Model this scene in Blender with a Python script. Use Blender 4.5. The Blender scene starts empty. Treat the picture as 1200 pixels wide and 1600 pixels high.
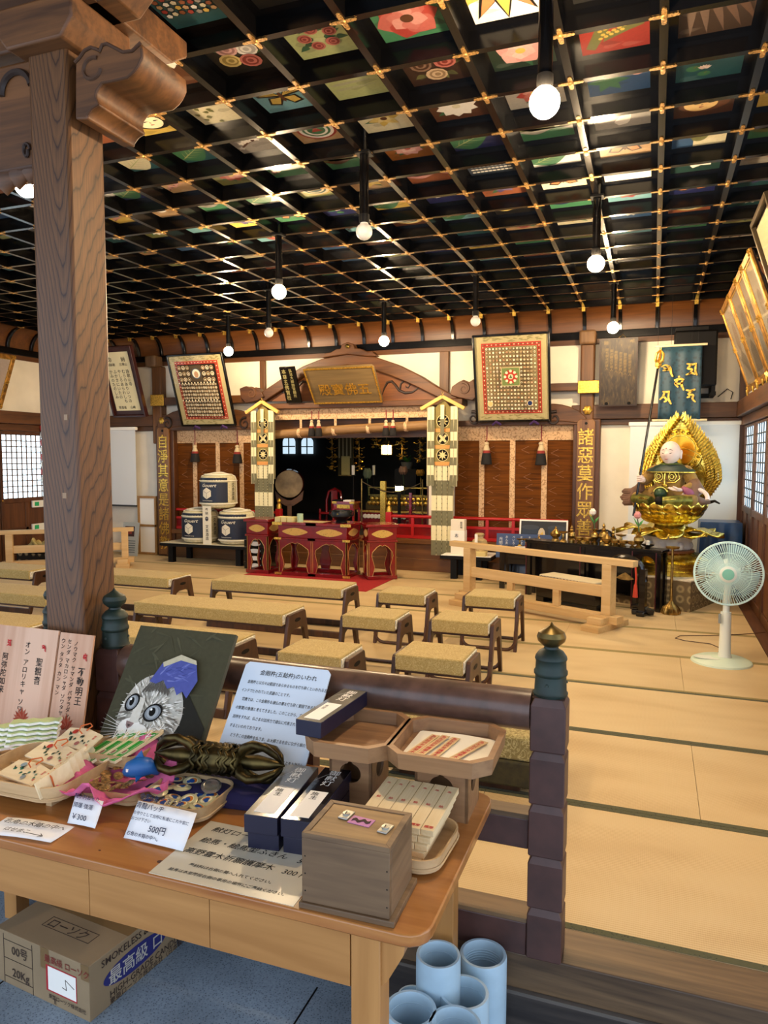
import bpy, bmesh, math, random
import numpy as np
from mathutils import Vector, Matrix
PI = math.pi
S = bpy.context.scene
COL = S.collection
random.seed(7)

# ---------------------------------------------------------------- camera, world, exposure
H = 1.52                      # eye above the tatami (z = 0)
FPX, YAW, PITCH, ROLL = 1139.34, math.radians(20.268), math.radians(4.245), math.radians(0.100)
_f = np.array([-math.sin(YAW)*math.cos(PITCH), math.cos(YAW)*math.cos(PITCH), -math.sin(PITCH)])
_r = np.array([math.cos(YAW), math.sin(YAW), 0.0]); _u = np.cross(_r, _f)
_r, _u = _r*math.cos(ROLL)+_u*math.sin(ROLL), -_r*math.sin(ROLL)+_u*math.cos(ROLL)
cd = bpy.data.cameras.new('camera'); cam = bpy.data.objects.new('camera', cd); COL.objects.link(cam)
cd.sensor_fit = 'VERTICAL'; cd.sensor_height = 36.0; cd.lens = FPX*36.0/1600.0; cd.clip_start = .02; cd.clip_end = 200
M = Matrix.Identity(4)
for i in range(3):
    M[i][0], M[i][1], M[i][2] = _r[i], _u[i], -_f[i]
M[2][3] = H
cam.matrix_world = M; S.camera = cam

def ray(x, y): return _f + _r*(x-600)/FPX + _u*(800-y)/FPX
def onz(x, y, z):
    d = ray(x, y); k = (z-H)/d[2]; return Vector((d[0]*k, d[1]*k, z))
def ony(x, y, Y):
    d = ray(x, y); k = Y/d[1]; return Vector((d[0]*k, Y, d[2]*k+H))
def onx(x, y, X):
    d = ray(x, y); k = X/d[0]; return Vector((X, d[1]*k, d[2]*k+H))

def lin(c):
    if isinstance(c, str):
        c = [int(c[i:i+2], 16) for i in (0, 2, 4)]
    o = []
    for v in c[:3]:
        v = v/255.0
        o.append(v/12.92 if v <= .04045 else ((v+.055)/1.055)**2.4)
    return (*o, 1.0)

W = bpy.data.worlds.new('sky'); S.world = W; W.use_nodes = True
bg = W.node_tree.nodes['Background']; bg.inputs[0].default_value = lin('d2e0f4'); bg.inputs[1].default_value = 2.1
S.view_settings.view_transform = 'Standard'; S.view_settings.look = 'None'
S.view_settings.exposure = 0.35; S.view_settings.gamma = 1.0; S.view_settings.use_curve_mapping = False
S.cycles.max_bounces = 8; S.cycles.diffuse_bounces = 5; S.cycles.glossy_bounces = 4; S.cycles.transparent_max_bounces = 12
S.cycles.sample_clamp_indirect = 6.0
BULB_STRENGTH = 680.0
SHOJI_STRENGTH = 2.6

# ---------------------------------------------------------------- materials
def nodes(name):
    m = bpy.data.materials.new(name); m.use_nodes = True
    nt = m.node_tree; return m, nt, nt.nodes['Principled BSDF']
def link(nt, a, b): nt.links.new(a, b)
def coords(nt, scale=(1, 1, 1), rot=(0, 0, 0)):
    tc = nt.nodes.new('ShaderNodeTexCoord'); mp = nt.nodes.new('ShaderNodeMapping')
    mp.inputs['Scale'].default_value = scale; mp.inputs['Rotation'].default_value = rot
    link(nt, tc.outputs['Object'], mp.inputs['Vector']); return mp.outputs['Vector']
def noise(nt, vec, scale, detail=3, dist=0.0, rough=.5):
    n = nt.nodes.new('ShaderNodeTexNoise'); n.inputs['Scale'].default_value = scale
    n.inputs['Detail'].default_value = detail; n.inputs['Distortion'].default_value = dist
    n.inputs['Roughness'].default_value = rough
    link(nt, vec, n.inputs['Vector']); return n.outputs['Fac']
def ramp(nt, fac, stops):
    r = nt.nodes.new('ShaderNodeValToRGB'); e = r.color_ramp.elements
    while len(e) < len(stops): e.new(.5)
    for k, (p, c) in enumerate(stops):
        e[k].position = p; e[k].color = lin(c)
    link(nt, fac, r.inputs['Fac']); return r.outputs['Color']
def bump(nt, bs, h, strength, dist=.002):
    b = nt.nodes.new('ShaderNodeBump'); b.inputs['Strength'].default_value = strength; b.inputs['Distance'].default_value = dist
    link(nt, h, b.inputs['Height']); link(nt, b.outputs['Normal'], bs.inputs['Normal'])
def plain(name, c, rough=.5, metal=0.0, var=0.0, scale=8, spec=.5, coat=0.0, emit=None):
    m, nt, bs = nodes(name)
    bs.inputs['Base Color'].default_value = lin(c); bs.inputs['Roughness'].default_value = rough
    bs.inputs['Metallic'].default_value = metal; bs.inputs['Specular IOR Level'].default_value = spec
    bs.inputs['Coat Weight'].default_value = coat
    if var:
        l = np.array([int(c[i:i+2], 16) for i in (0, 2, 4)], float)
        a = tuple(np.clip(l*(1-var), 0, 255)); b = tuple(np.clip(l*(1+var), 0, 255))
        link(nt, ramp(nt, noise(nt, coords(nt), scale, 4), [(.3, a), (.7, b)]), bs.inputs['Base Color'])
    if emit:
        bs.inputs['Emission Color'].default_value = lin(emit[0]); bs.inputs['Emission Strength'].default_value = emit[1]
    return m
def wood(name, c1, c2, axis='x', scale=10.0, rough=.45, c3=None, stretch=.07, coat=0.0, dist=.6):
    m, nt, bs = nodes(name)
    sc = [1, 1, 1]; sc['xyz'.index(axis)] = stretch
    v = coords(nt, sc)
    a = noise(nt, v, scale, 5, dist, .6)
    fine = noise(nt, v, scale*7, 2, .2)
    mx = nt.nodes.new('ShaderNodeMath'); mx.operation = 'MULTIPLY_ADD'
    link(nt, fine, mx.inputs[0]); mx.inputs[1].default_value = .35; link(nt, a, mx.inputs[2])
    st = [(.50, c1), (.82, c2)] if c3 is None else [(.48, c1), (.66, c2), (.86, c3)]
    link(nt, ramp(nt, mx.outputs[0], st), bs.inputs['Base Color'])
    bs.inputs['Roughness'].default_value = rough; bs.inputs['Coat Weight'].default_value = coat
    bump(nt, bs, mx.outputs[0], .12)
    return m
def rings(name, c1, c2, c3, A=70.0, B=10.0, x0=.01, rough=.5):
    """flat-sawn grain: nested U-shaped arches running up z, straight grain towards the edges"""
    m, nt, bs = nodes(name); v = coords(nt); sx = nt.nodes.new('ShaderNodeSeparateXYZ'); link(nt, v, sx.inputs[0])
    def mth(op, a, b=None, c=None):
        n = nt.nodes.new('ShaderNodeMath'); n.operation = op
        for i, q in enumerate((a, b, c)):
            if q is None: continue
            if isinstance(q, (int, float)): n.inputs[i].default_value = q
            else: link(nt, q, n.inputs[i])
        return n.outputs[0]
    wob = noise(nt, coords(nt, (3, 3, 1.1)), 1.6, 3); wob2 = noise(nt, coords(nt, (1, 1, .25)), 14, 3)
    x = mth('ADD', mth('SUBTRACT', sx.outputs['X'], x0), mth('MULTIPLY', sx.outputs['Y'], .35))
    x = mth('ADD', x, mth('MULTIPLY_ADD', wob, .06, -.03))
    f = mth('SQRT', mth('MULTIPLY_ADD', mth('MULTIPLY', x, x), A*A, 3.0))
    f = mth('SUBTRACT', f, mth('MULTIPLY', sx.outputs['Z'], B)); f = mth('MULTIPLY_ADD', wob2, 1.6, f)
    fine = noise(nt, coords(nt, (1, 1, .03)), 170, 3)
    col = ramp(nt, mth('FRACT', f), [(0.0, c1), (.13, c2), (.65, c3), (.92, c2), (1.0, c1)])
    mx = nt.nodes.new('ShaderNodeMixRGB'); mx.blend_type = 'MULTIPLY'; mx.inputs[0].default_value = .5
    link(nt, col, mx.inputs[1]); link(nt, ramp(nt, fine, [(.35, 'b0a090'), (.6, 'ffffff')]), mx.inputs[2])
    link(nt, mx.outputs[0], bs.inputs['Base Color']); bs.inputs['Roughness'].default_value = rough
    return m
def brocade(name, c1, c2, scale=40.0, rough=.75, kind='smooth', c3=None):
    m, nt, bs = nodes(name); v = coords(nt)
    vo = nt.nodes.new('ShaderNodeTexVoronoi'); vo.inputs['Scale'].default_value = scale
    vo.feature = 'DISTANCE_TO_EDGE' if kind == 'edge' else 'F1'
    link(nt, v, vo.inputs['Vector'])
    n = noise(nt, v, scale*1.1, 3, 1.2)
    mx = nt.nodes.new('ShaderNodeMath'); mx.operation = 'ADD'; link(nt, vo.outputs['Distance'], mx.inputs[0]); link(nt, n, mx.inputs[1])
    st = [(.62, c1), (.72, c2)] if kind != 'edge' else [(.45, c1), (.62, c2)]
    if c3: st.append((.95, c3))
    link(nt, ramp(nt, mx.outputs[0], st), bs.inputs['Base Color'])
    bs.inputs['Roughness'].default_value = rough; bs.inputs['Specular IOR Level'].default_value = .25
    bs.inputs['Sheen Weight'].default_value = .15
    bump(nt, bs, mx.outputs[0], .25)
    return m
def floral(name, c1, c2, scale=60, rough=.8):
    m, nt, bs = nodes(name); n = noise(nt, coords(nt), scale, 2, 2.5, .4)
    link(nt, ramp(nt, n, [(.44, c1), (.52, c2), (.60, c1)]), bs.inputs['Base Color']); bs.inputs['Roughness'].default_value = rough
    bs.inputs['Specular IOR Level'].default_value = .25; bs.inputs['Sheen Weight'].default_value = .1; bump(nt, bs, n, .2); return m
def roundels(name, cs, scale):
    m, nt, bs = nodes(name); vo = nt.nodes.new('ShaderNodeTexVoronoi'); vo.inputs['Scale'].default_value = scale; vo.inputs['Randomness'].default_value = .12
    v = coords(nt); link(nt, v, vo.inputs['Vector']); n = noise(nt, v, 90, 2)
    mx = nt.nodes.new('ShaderNodeMath'); mx.operation = 'MULTIPLY_ADD'; mx.inputs[1].default_value = .12; link(nt, n, mx.inputs[0]); link(nt, vo.outputs['Distance'], mx.inputs[2])
    link(nt, ramp(nt, mx.outputs[0], list(zip((.12, .24, .33, .44, .56), cs))), bs.inputs['Base Color']); bs.inputs['Roughness'].default_value = .75; return m
def painted(name='paint', rough=.55, spec=.4):
    m, nt, bs = nodes(name); a = nt.nodes.new('ShaderNodeAttribute'); a.attribute_name = 'Col'
    n = noise(nt, coords(nt), 60, 3)
    mx = nt.nodes.new('ShaderNodeMixRGB'); mx.blend_type = 'OVERLAY'; mx.inputs[0].default_value = .18
    link(nt, a.outputs['Color'], mx.inputs[1]); link(nt, n, mx.inputs[2])
    link(nt, mx.outputs[0], bs.inputs['Base Color']); bs.inputs['Roughness'].default_value = rough
    bs.inputs['Specular IOR Level'].default_value = spec
    return m

MAT = {}
MAT['lacquer'] = plain('black_lacquer', '080707', .2, 0, 0, spec=.4)
MAT['paint'] = painted('paint', .42)
MAT['paint_matt'] = painted('paint_matt', .8, .15)
MAT['gold'] = plain('gold_leaf', 'e6c25a', .26, 1.0, .18, 30)
MAT['brass'] = plain('brass', '9c8048', .35, 1.0, .25, 25)
MAT['bronze'] = plain('bronze', '6b5a2c', .38, .9, .35, 25)
MAT['plaster'] = plain('plaster', 'ece4d2', .9, 0, .03, 3)
MAT['beam'] = wood('beam_wood', '3e220c', '623b17', 'x', 9, .5)
MAT['beam_y'] = wood('beam_wood_y', '42240f', '663e1e', 'y', 9, .5)
MAT['post'] = wood('post_wood', '4c2e12', '6e461e', 'z', 9, .5)
MAT['panel_z'] = wood('door_wood', '40220f', '5e371a', 'z', 8, .45)
MAT['cove'] = wood('cove_wood', '4c2a0f', '6a3f18', 'x', 7, .45)
MAT['stage'] = wood('stage_wood', '58350f', '764a1f', 'x', 6, .4)
MAT['black'] = plain('black_paint', '0a0909', .55, spec=.2)
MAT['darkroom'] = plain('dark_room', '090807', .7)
MAT['white'] = plain('white_paper', 'f2efe6', .7)
MAT['ink'] = plain('ink', '14120f', .8)
MAT['redink'] = plain('red_ink', 'c0282a', .8)

# ---------------------------------------------------------------- mesh helpers
class MB:
    def __init__(s): s.v = []; s.f = []
    def add(s, vs, fs, mtx=None):
        b = len(s.v)
        for p in vs:
            s.v.append(tuple(mtx @ Vector(p)) if mtx is not None else tuple(p))
        s.f += [tuple(i+b for i in f) for f in fs]; return s
    def box(s, c, d, rz=0.0, mtx=None, taper=1.0):
        x, y, z = d[0]/2, d[1]/2, d[2]/2; t = taper
        vs = [(-x, -y, -z), (x, -y, -z), (x, y, -z), (-x, y, -z), (-x*t, -y*t, z), (x*t, -y*t, z), (x*t, y*t, z), (-x*t, y*t, z)]
        m = Matrix.Translation(c) @ Matrix.Rotation(rz, 4, 'Z')
        if mtx is not None: m = mtx @ m
        return s.add(vs, [(0, 3, 2, 1), (4, 5, 6, 7), (0, 1, 5, 4), (1, 2, 6, 5), (2, 3, 7, 6), (3, 0, 4, 7)], m)
    def b2(s, p, q):
        return s.box([(a+b)/2 for a, b in zip(p, q)], [abs(a-b) for a, b in zip(p, q)])
    def bar(s, p, q, w, h=None, up=(0, 0, 1)):
        p = Vector(p); q = Vector(q); d = (q-p); L = d.length; d.normalize(); h = h or w
        up = Vector(up)
        if abs(d.dot(up)) > .98: up = Vector((0, 1, 0))
        a = d.cross(up).normalized(); b = a.cross(d)
        m = Matrix((( d.x, a.x, b.x, 0), (d.y, a.y, b.y, 0), (d.z, a.z, b.z, 0), (0, 0, 0, 1)))
        m.translation = (p+q)/2
        return s.box((0, 0, 0), (L, w, h), 0, m)
    def tube(s, pts, r, n=10, cap=True, closed=False):
        pts = [Vector(p) for p in pts]; N = len(pts); R = r if isinstance(r, (list, tuple)) else [r]*N
        vs = []; prev = None
        for i, p in enumerate(pts):
            if closed: t = pts[(i+1) % N]-pts[i-1]
            else: t = pts[min(i+1, N-1)]-pts[max(i-1, 0)]
            t.normalize()
            a = prev if prev is not None else (Vector((0, 0, 1)) if abs(t.z) < .9 else Vector((1, 0, 0)))
            a = (a-t*a.dot(t))
            if a.length < 1e-6: a = t.orthogonal()
            a.normalize(); prev = a; b = t.cross(a)
            for k in range(n):
                g = 2*PI*k/n; vs.append(p+(a*math.cos(g)+b*math.sin(g))*R[i])
        fs = []
        for i in range(N if closed else N-1):
            j = (i+1) % N
            for k in range(n):
                fs.append((i*n+k, i*n+(k+1) % n, j*n+(k+1) % n, j*n+k))
        if cap and not closed:
            fs.append(tuple(range(n-1, -1, -1))); fs.append(tuple((N-1)*n+k for k in range(n)))
        return s.add(vs, fs)
    def cyl(s, p, q, r, r2=None, n=16): return s.tube([p, q], [r, r if r2 is None else r2], n)
    def lathe(s, prof, c=(0, 0, 0), n=24, axis='z', lobes=0, amp=0.0, sx=1.0, sy=1.0):
        vs = []; fs = []; c = Vector(c); m = len(prof)
        for (r, z) in prof:
            for k in range(n):
                g = 2*PI*k/n; rr = r*(1+amp*math.cos(lobes*g)) if lobes else r
                p = Vector((rr*math.cos(g)*sx, rr*math.sin(g)*sy, z))
                if axis == 'x': p = Vector((p.z, p.x, p.y))
                if axis == 'y': p = Vector((p.x, -p.z, p.y))
                vs.append(c+p)
        for i in range(m-1):
            for k in range(n):
                a, b, d, e = i*n+k, i*n+(k+1) % n, (i+1)*n+(k+1) % n, (i+1)*n+k
                fs.append((a, b, d, e))
        if prof[0][0] > 1e-4: fs.append(tuple(range(n-1, -1, -1)))
        if prof[-1][0] > 1e-4: fs.append(tuple((m-1)*n+k for k in range(n)))
        return s.add(vs, fs)
    def prism(s, poly, o, u, v, depth):
        """2D outline extruded by depth along u x v"""
        o = Vector(o); u = Vector(u); v = Vector(v); n = u.cross(v).normalized()
        a = [o+u*x+v*y for x, y in poly]; b = [p+n*depth for p in a]; k = len(poly)
        area = sum(poly[i][0]*poly[(i+1) % k][1]-poly[(i+1) % k][0]*poly[i][1] for i in range(k))
        fs = [tuple(range(k-1, -1, -1)), tuple(range(k, 2*k))]+[(i, (i+1) % k, k+(i+1) % k, k+i) for i in range(k)]
        if (area < 0) != (depth < 0): fs = [f[::-1] for f in fs]
        return s.add(a+b, fs)
    def frame(s, w, h, t, d, o=(0, 0, 0), u=(1, 0, 0), v=(0, 0, 1)):
        """four mitred bars round a w x h opening outside size, bar width t, depth d along u x v"""
        for poly in ([(0, 0), (w, 0), (w-t, t), (t, t)], [(w, 0), (w, h), (w-t, h-t), (w-t, t)], [(w, h), (0, h), (t, h-t), (w-t, h-t)], [(0, h), (0, 0), (t, t), (t, h-t)]):
            s.prism(poly, o, u, v, d)
        return s
    def build(s, name, mat, parent=None, bevel=0.0, seg=2, smooth=True, angle=35):
        me = bpy.data.meshes.new(name); me.from_pydata(s.v, [], s.f); me.update()
        if smooth:
            me.shade_smooth(); me.set_sharp_from_angle(angle=math.radians(angle))
        me.materials.append(MAT[mat] if isinstance(mat, str) else mat)
        o = bpy.data.objects.new(name, me); COL.objects.link(o)
        if parent is not None: o.parent = parent
        if bevel:
            b = o.modifiers.new('bevel', 'BEVEL'); b.width = bevel; b.segments = seg; b.limit_method = 'ANGLE'; b.angle_limit = math.radians(40)
            b.harden_normals = False
        return o
def M1(): return MB()
def circ(cx, cy, r, n=16, ry=None, a0=0.0):
    ry = r if ry is None else ry
    return [(cx+r*math.cos(a0+2*PI*k/n), cy+ry*math.sin(a0+2*PI*k/n)) for k in range(n)]
def rect(x0, y0, x1, y1): return [(x0, y0), (x1, y0), (x1, y1), (x0, y1)]
def leafp(cx, cy, L, w, a, n=7, blunt=.5):
    """petal / leaf outline starting at cx,cy pointing along a"""
    up = []
    for i in range(n+1):
        t = i/n; up.append((t*L, w*math.sin(PI*t**blunt)))
    pts = up+[(x, -y) for x, y in up[-2:0:-1]]
    ca, sa = math.cos(a), math.sin(a)
    return [(cx+x*ca-y*sa, cy+x*sa+y*ca) for x, y in pts]
class Art:
    """flat painting: coloured outlines in layers on one surface, one mesh"""
    def __init__(s): s.p = []; s.z = 0
    def add(s, poly, col, up=True):
        s.z += 1 if up else .2
        s.p.append((poly, col, s.z)); return s
    def build(s, name, o, u, v, parent=None, mat='paint', eps=.00025, fn=None):
        o = Vector(o); u = Vector(u); v = Vector(v); n = u.cross(v).normalized()
        vs = []; fs = []; cols = []
        for poly, c, z in s.p:
            b = len(vs)
            for x, y in poly:
                q = o+u*x+v*y+n*(z*eps)
                vs.append(tuple(fn(q, x, y)) if fn else tuple(q))
            area = sum(poly[i][0]*poly[(i+1) % len(poly)][1]-poly[(i+1) % len(poly)][0]*poly[i][1] for i in range(len(poly)))
            idx = list(range(b, b+len(poly)))
            fs.append(idx if area > 0 else idx[::-1]); cols += [lin(c)]*len(poly)
        me = bpy.data.meshes.new(name); me.from_pydata(vs, [], fs); me.update()
        at = me.color_attributes.new('Col', 'FLOAT_COLOR', 'CORNER')
        at.data.foreach_set('color', np.array(cols, dtype=np.float32).ravel())
        me.materials.append(MAT[mat]); ob = bpy.data.objects.new(name, me); COL.objects.link(ob)
        if parent is not None: ob.parent = parent
        return ob
_tc = {}
def glyphs(body, res=2):
    key = (body, res)
    if key not in _tc:
        c = bpy.data.curves.new('writing', 'FONT'); c.body = body; c.size = 1.0; c.resolution_u = res; c.offset = .008; c.align_x = 'LEFT'
        c.space_line = 1.0; c.fill_mode = 'FRONT'
        t = bpy.data.objects.new('writing', c); me = t.to_mesh()
        _tc[key] = ([tuple(v.co[:2]) for v in me.vertices], [tuple(p.vertices) for p in me.polygons])
        t.to_mesh_clear(); bpy.data.objects.remove(t); bpy.data.curves.remove(c)
    return _tc[key]
def writing(lines, o, u, v, parent, mat='ink', name='lettering', eps=.0012, thick=0.0, res=2):
    """lines: (text, x, y, size, vertical, squeeze) in the o,u,v frame; one mesh"""
    o = Vector(o); u = Vector(u); v = Vector(v); n = u.cross(v).normalized(); mb = MB()
    def put(tx, x, y, s, sq, slant=0.0):
        vs, fs = glyphs(tx, res)
        mb.add([o+u*(x+s*sq*(p[0]+slant*p[1]))+v*(y+s*p[1])+n*eps for p in vs], fs)
    for L in lines:
        tx, x, y, s = L[:4]; vert = L[4] if len(L) > 4 else False; sq = L[5] if len(L) > 5 else 1.0; slant = L[6] if len(L) > 6 else 0.0
        if vert:
            yy = y
            for ch in tx:
                yy -= s*(1.0 if ch != ' ' else .5)
                if ch != ' ': put(ch, x, yy+s*.12, s*.98, sq)
        else: put(tx, x, y, s, sq, slant)
    ob = mb.build(name, mat, parent, smooth=False)
    if thick:
        sd = ob.modifiers.new('thick', 'SOLIDIFY'); sd.thickness = thick; sd.offset = 1
    return ob

# ---------------------------------------------------------------- things
def tag(o, label, cat, group=None, kind=None):
    o['label'] = label; o['category'] = cat
    if group: o['group'] = group
    if kind: o['kind'] = kind
    return o
def thing(name, label, cat, loc=(0, 0, 0), rz=0.0, group=None):
    o = bpy.data.objects.new(name, None); o.empty_display_size = .05; COL.objects.link(o)
    o.location = loc; o.rotation_euler = (0, 0, rz); return tag(o, label, cat, group)
def struct(o, label=None, cat=None):
    o['kind'] = 'structure'
    if label: o['label'] = label
    if cat: o['category'] = cat
    return o
def dup(root, loc, rz=None, label=None, scale=None):
    r = root.copy(); COL.objects.link(r); r.location = loc
    if rz is not None: r.rotation_euler = (0, 0, rz)
    if label: r['label'] = label
    if scale: r.scale = scale
    for ch in list(root.children):
        c = ch.copy(); COL.objects.link(c); c.parent = r
        for g in list(ch.children):
            d = g.copy(); COL.objects.link(d); d.parent = c
    return r
def ordinal(n):
    w = ['zeroth', 'first', 'second', 'third', 'fourth', 'fifth', 'sixth', 'seventh', 'eighth', 'ninth', 'tenth', 'eleventh', 'twelfth', 'thirteenth', 'fourteenth', 'fifteenth', 'sixteenth', 'seventeenth', 'eighteenth', 'nineteenth', 'twentieth']
    return w[n] if n < len(w) else {21: 'twenty-first', 22: 'twenty-second', 23: 'twenty-third', 24: 'twenty-fourth', 25: 'twenty-fifth', 26: 'twenty-sixth', 27: 'twenty-seventh'}[n]
def frame_of(loc, rz=0, tilt=0):
    return Matrix.Translation(loc) @ Matrix.Rotation(rz, 4, 'Z') @ Matrix.Rotation(tilt, 4, 'X')
# ================================================================ THE HALL
XL, XR, YB, CZ = -8.69, 1.0, 9.5, 3.34
OX0, OX1, SZ, OZ = -5.36, -2.86, .425, 1.96      # altar opening, stage height
MAT['tatami'] = None
def tatami_mat():
    m, nt, bs = nodes('tatami_rush'); v = coords(nt)
    w = nt.nodes.new('ShaderNodeTexWave'); w.bands_direction = 'Y'; w.inputs['Scale'].default_value = 28; w.inputs['Distortion'].default_value = .6
    w2 = nt.nodes.new('ShaderNodeTexWave'); w2.bands_direction = 'X'; w2.inputs['Scale'].default_value = 45; w2.inputs['Distortion'].default_value = .4
    link(nt, v, w.inputs['Vector']); link(nt, v, w2.inputs['Vector'])
    n = noise(nt, coords(nt, (.35, 1, 1)), 5, 3, .2, .35)
    a = nt.nodes.new('ShaderNodeMath'); a.operation = 'MULTIPLY_ADD'; a.inputs[1].default_value = .42; link(nt, w.outputs['Fac'], a.inputs[0]); link(nt, n, a.inputs[2])
    b = nt.nodes.new('ShaderNodeMath'); b.operation = 'MULTIPLY_ADD'; b.inputs[1].default_value = .14; link(nt, w2.outputs['Fac'], b.inputs[0]); link(nt, a.outputs[0], b.inputs[2])
    link(nt, ramp(nt, b.outputs[0], [(.2, 'ac9068'), (.62, 'c4a87a'), (.9, 'd0b88c')]), bs.inputs['Base Color'])
    bs.inputs['Roughness'].default_value = .55; bs.inputs['Specular IOR Level'].default_value = .35
    bump(nt, bs, b.outputs[0], .25, .001); return m
MAT['tatami'] = tatami_mat()
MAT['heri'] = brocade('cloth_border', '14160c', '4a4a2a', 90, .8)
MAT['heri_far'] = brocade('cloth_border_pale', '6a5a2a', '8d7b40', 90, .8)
MAT['sill'] = wood('sill_wood', '3a2a1c', '735a3e', 'x', 9, .5)
MAT['dark_wood'] = wood('dark_brown_wood', '2c1d18', '40291f', 'x', 8, .4)
MAT['rail_paint'] = plain('rail_paint', '4a302a', .45, 0, .14, 12)
MAT['terrazzo'] = None
def terrazzo():
    m, nt, bs = nodes('terrazzo'); v = coords(nt)
    vo = nt.nodes.new('ShaderNodeTexVoronoi'); vo.inputs['Scale'].default_value = 130; link(nt, v, vo.inputs['Vector'])
    n = noise(nt, v, 3, 4)
    mx = nt.nodes.new('ShaderNodeMixRGB'); mx.blend_type = 'MULTIPLY'; mx.inputs[0].default_value = .8
    link(nt, ramp(nt, vo.outputs['Distance'], [(.12, '3a4650'), (.3, '8a9cac'), (.8, '9aabba')]), mx.inputs[1])
    link(nt, ramp(nt, n, [(.3, 'b8b8b8'), (.7, 'ffffff')]), mx.inputs[2])
    link(nt, mx.outputs[0], bs.inputs['Base Color']); bs.inputs['Roughness'].default_value = .45; return m
MAT['terrazzo'] = terrazzo()

# ---- ground outside the hall and the step up
g = M1().b2((-7, -3, -.25), (3.5, 2.30, -.33)).build('ground', 'terrazzo'); struct(g)
j = M1()
for x in (-4.02, -3.02, -2.02, -1.01, 0.0, 1.0): j.b2((x-.003, -3, -.25), (x+.003, 2.1, -.2492))
for y in (-1, .0, 1.0): j.b2((-7, y-.003, -.25), (3.5, y+.003, -.2492))
j.build('joint', 'black', g)
struct(M1().b2((-8.8, 2.142, -.13), (2.2, 2.33, -.25)).build('trim_1', wood('step_wood', '2b2522', '4a413a', 'x', 8, .5)))
k = struct(M1().b2((-8.8, 2.136, -.126), (2.2, 2.20, -.1145)).build('trim_2', wood('step_edge_wood', '4c4540', '6f675e', 'x', 8, .5)))
struct(M1().b2((-8.8, 2.15, 0), (2.2, 2.325, -.114)).build('trim_3', 'sill', bevel=.004))

# ---- unseen roof added over the forecourt to hold off skylight from above
struct(M1().b2((-9.2, -1.6, 3.52), (3.5, 2.02, 3.6)).build('ceiling_sky_block', wood('sky_block_boards', '5a3d24', '7a5634', 'x', 8, .6)))
# ---- floor: base slab, mats laid edge to edge
fl = struct(M1().b2((XL, 2.325, -.03), (1.9, 13.2, -.2)).build('floor', 'black'))
joints_y = [2.325, 3.22, 4.13, 5.04, 5.95, 6.86, 7.77, 8.68, 9.5]
xj = onz(888, 980, 0).x
for r in range(8):
    y0, y1 = joints_y[r], joints_y[r+1]
    x0 = xj - 1.82*5 + (0 if r % 2 == 0 else -.91)
    x = x0
    while x < .85:
        a, b = max(x, XL), min(x+1.82, .86)
        if b-a > .05:
            t = M1().b2((a+.001, y0+.001, -.03), (b-.001, y1-.001, 0)).build('tatami_mat', 'tatami', fl)
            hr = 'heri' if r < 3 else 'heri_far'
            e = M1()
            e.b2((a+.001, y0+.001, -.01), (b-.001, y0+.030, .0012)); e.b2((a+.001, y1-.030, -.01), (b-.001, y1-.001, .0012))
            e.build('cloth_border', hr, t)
        x += 1.82
struct(M1().b2((.862, 2.325, -.03), (XR, 9.5, .004)).build('baseboard_right', 'beam_y'))

# ---- walls
wb = M1()
wb.b2((XL-.1, YB, -.2), (OX0, YB+.1, 3.5)); wb.b2((OX1, YB, -.2), (XR+.1, YB+.1, 3.5))
wb.b2((OX0, YB, OZ), (OX1, YB+.1, 3.5)); wb.b2((OX0, YB, -.2), (OX1, YB+.1, SZ-.02))
struct(wb.build('wall_back', 'plaster'))
struct(M1().b2((XL-.1, .6, -.33), (XL, YB+.1, 3.5)).build('wall_left', 'plaster'))
struct(M1().b2((XR, 2.2, -.33), (XR+.1, YB+.1, 3.5)).build('wall_right', 'plaster'))

# ---- black lacquered coffered ceiling
CX = [-.0104+.4197*i for i in range(-20, 3)]; CY = [3.3545+.4225*q for q in range(-3, 15)]
PH = .085
c = M1()
for x in CX: c.b2((x-.018, CY[0]-.1, CZ), (x+.018, CY[-1]+.02, CZ+.10))
for y in CY: c.b2((CX[0]-.02, y-.018, CZ+.001), (CX[-1]+.02, y+.018, CZ+.10))
c.b2((CX[0]-.3, CY[0]-.12, CZ+PH), (CX[-1]+.2, CY[-1]+.25, CZ+PH+.06))
ceil = struct(c.build('ceiling', 'lacquer'))
def proj(P):
    P = np.array(P, float)-[0, 0, H]; z = P @ _f
    if z < .05: return (-9e3, -9e3)
    return 600+FPX*(P @ _r)/z, 800-FPX*(P @ _u)/z
# gilt cross fittings under the crossings
def cross_fitting(mb, x, y, z):
    for a in range(4):
        ca, sa = math.cos(a*PI/2), math.sin(a*PI/2)
        pts = [(.0, -.011), (.042, -.011), (.048, -.007), (.055, -.010), (.062, 0), (.055, .010), (.048, .007), (.042, .011), (0, .011)]
        mb.prism([(px*ca-py*sa, px*sa+py*ca) for px, py in pts], (x, y, z), (1, 0, 0), (0, -1, 0), .003)
    mb.lathe([(.015, 0), (.012, -.006), (.0001, -.009)], (x, y, z-.003), 10)
MAT['gilt'] = plain('gilt_metal', 'd4a648', .35, .8, .25, 60); MAT['fitting'] = plain('dull_gilt_fitting', 'a07c46', .5, .75, .4, 120)
pts = []
for x in CX:
    for y in CY:
        px, py = proj((x, y, CZ))
        if -40 < px < 1240 and -40 < py < 560: pts.append(((x*x+y*y), x, y))
pts.sort()
rest = M1()
for q, (d, x, y) in enumerate(pts):
    if q < 100:
        m = M1(); cross_fitting(m, x, y, CZ-.001); m.build('cross_fitting', 'fitting', ceil)
    else: cross_fitting(rest, x, y, CZ-.001)
o = rest.build('small_cross_fitting', 'fitting', ceil); o['kind'] = 'stuff'

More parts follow.
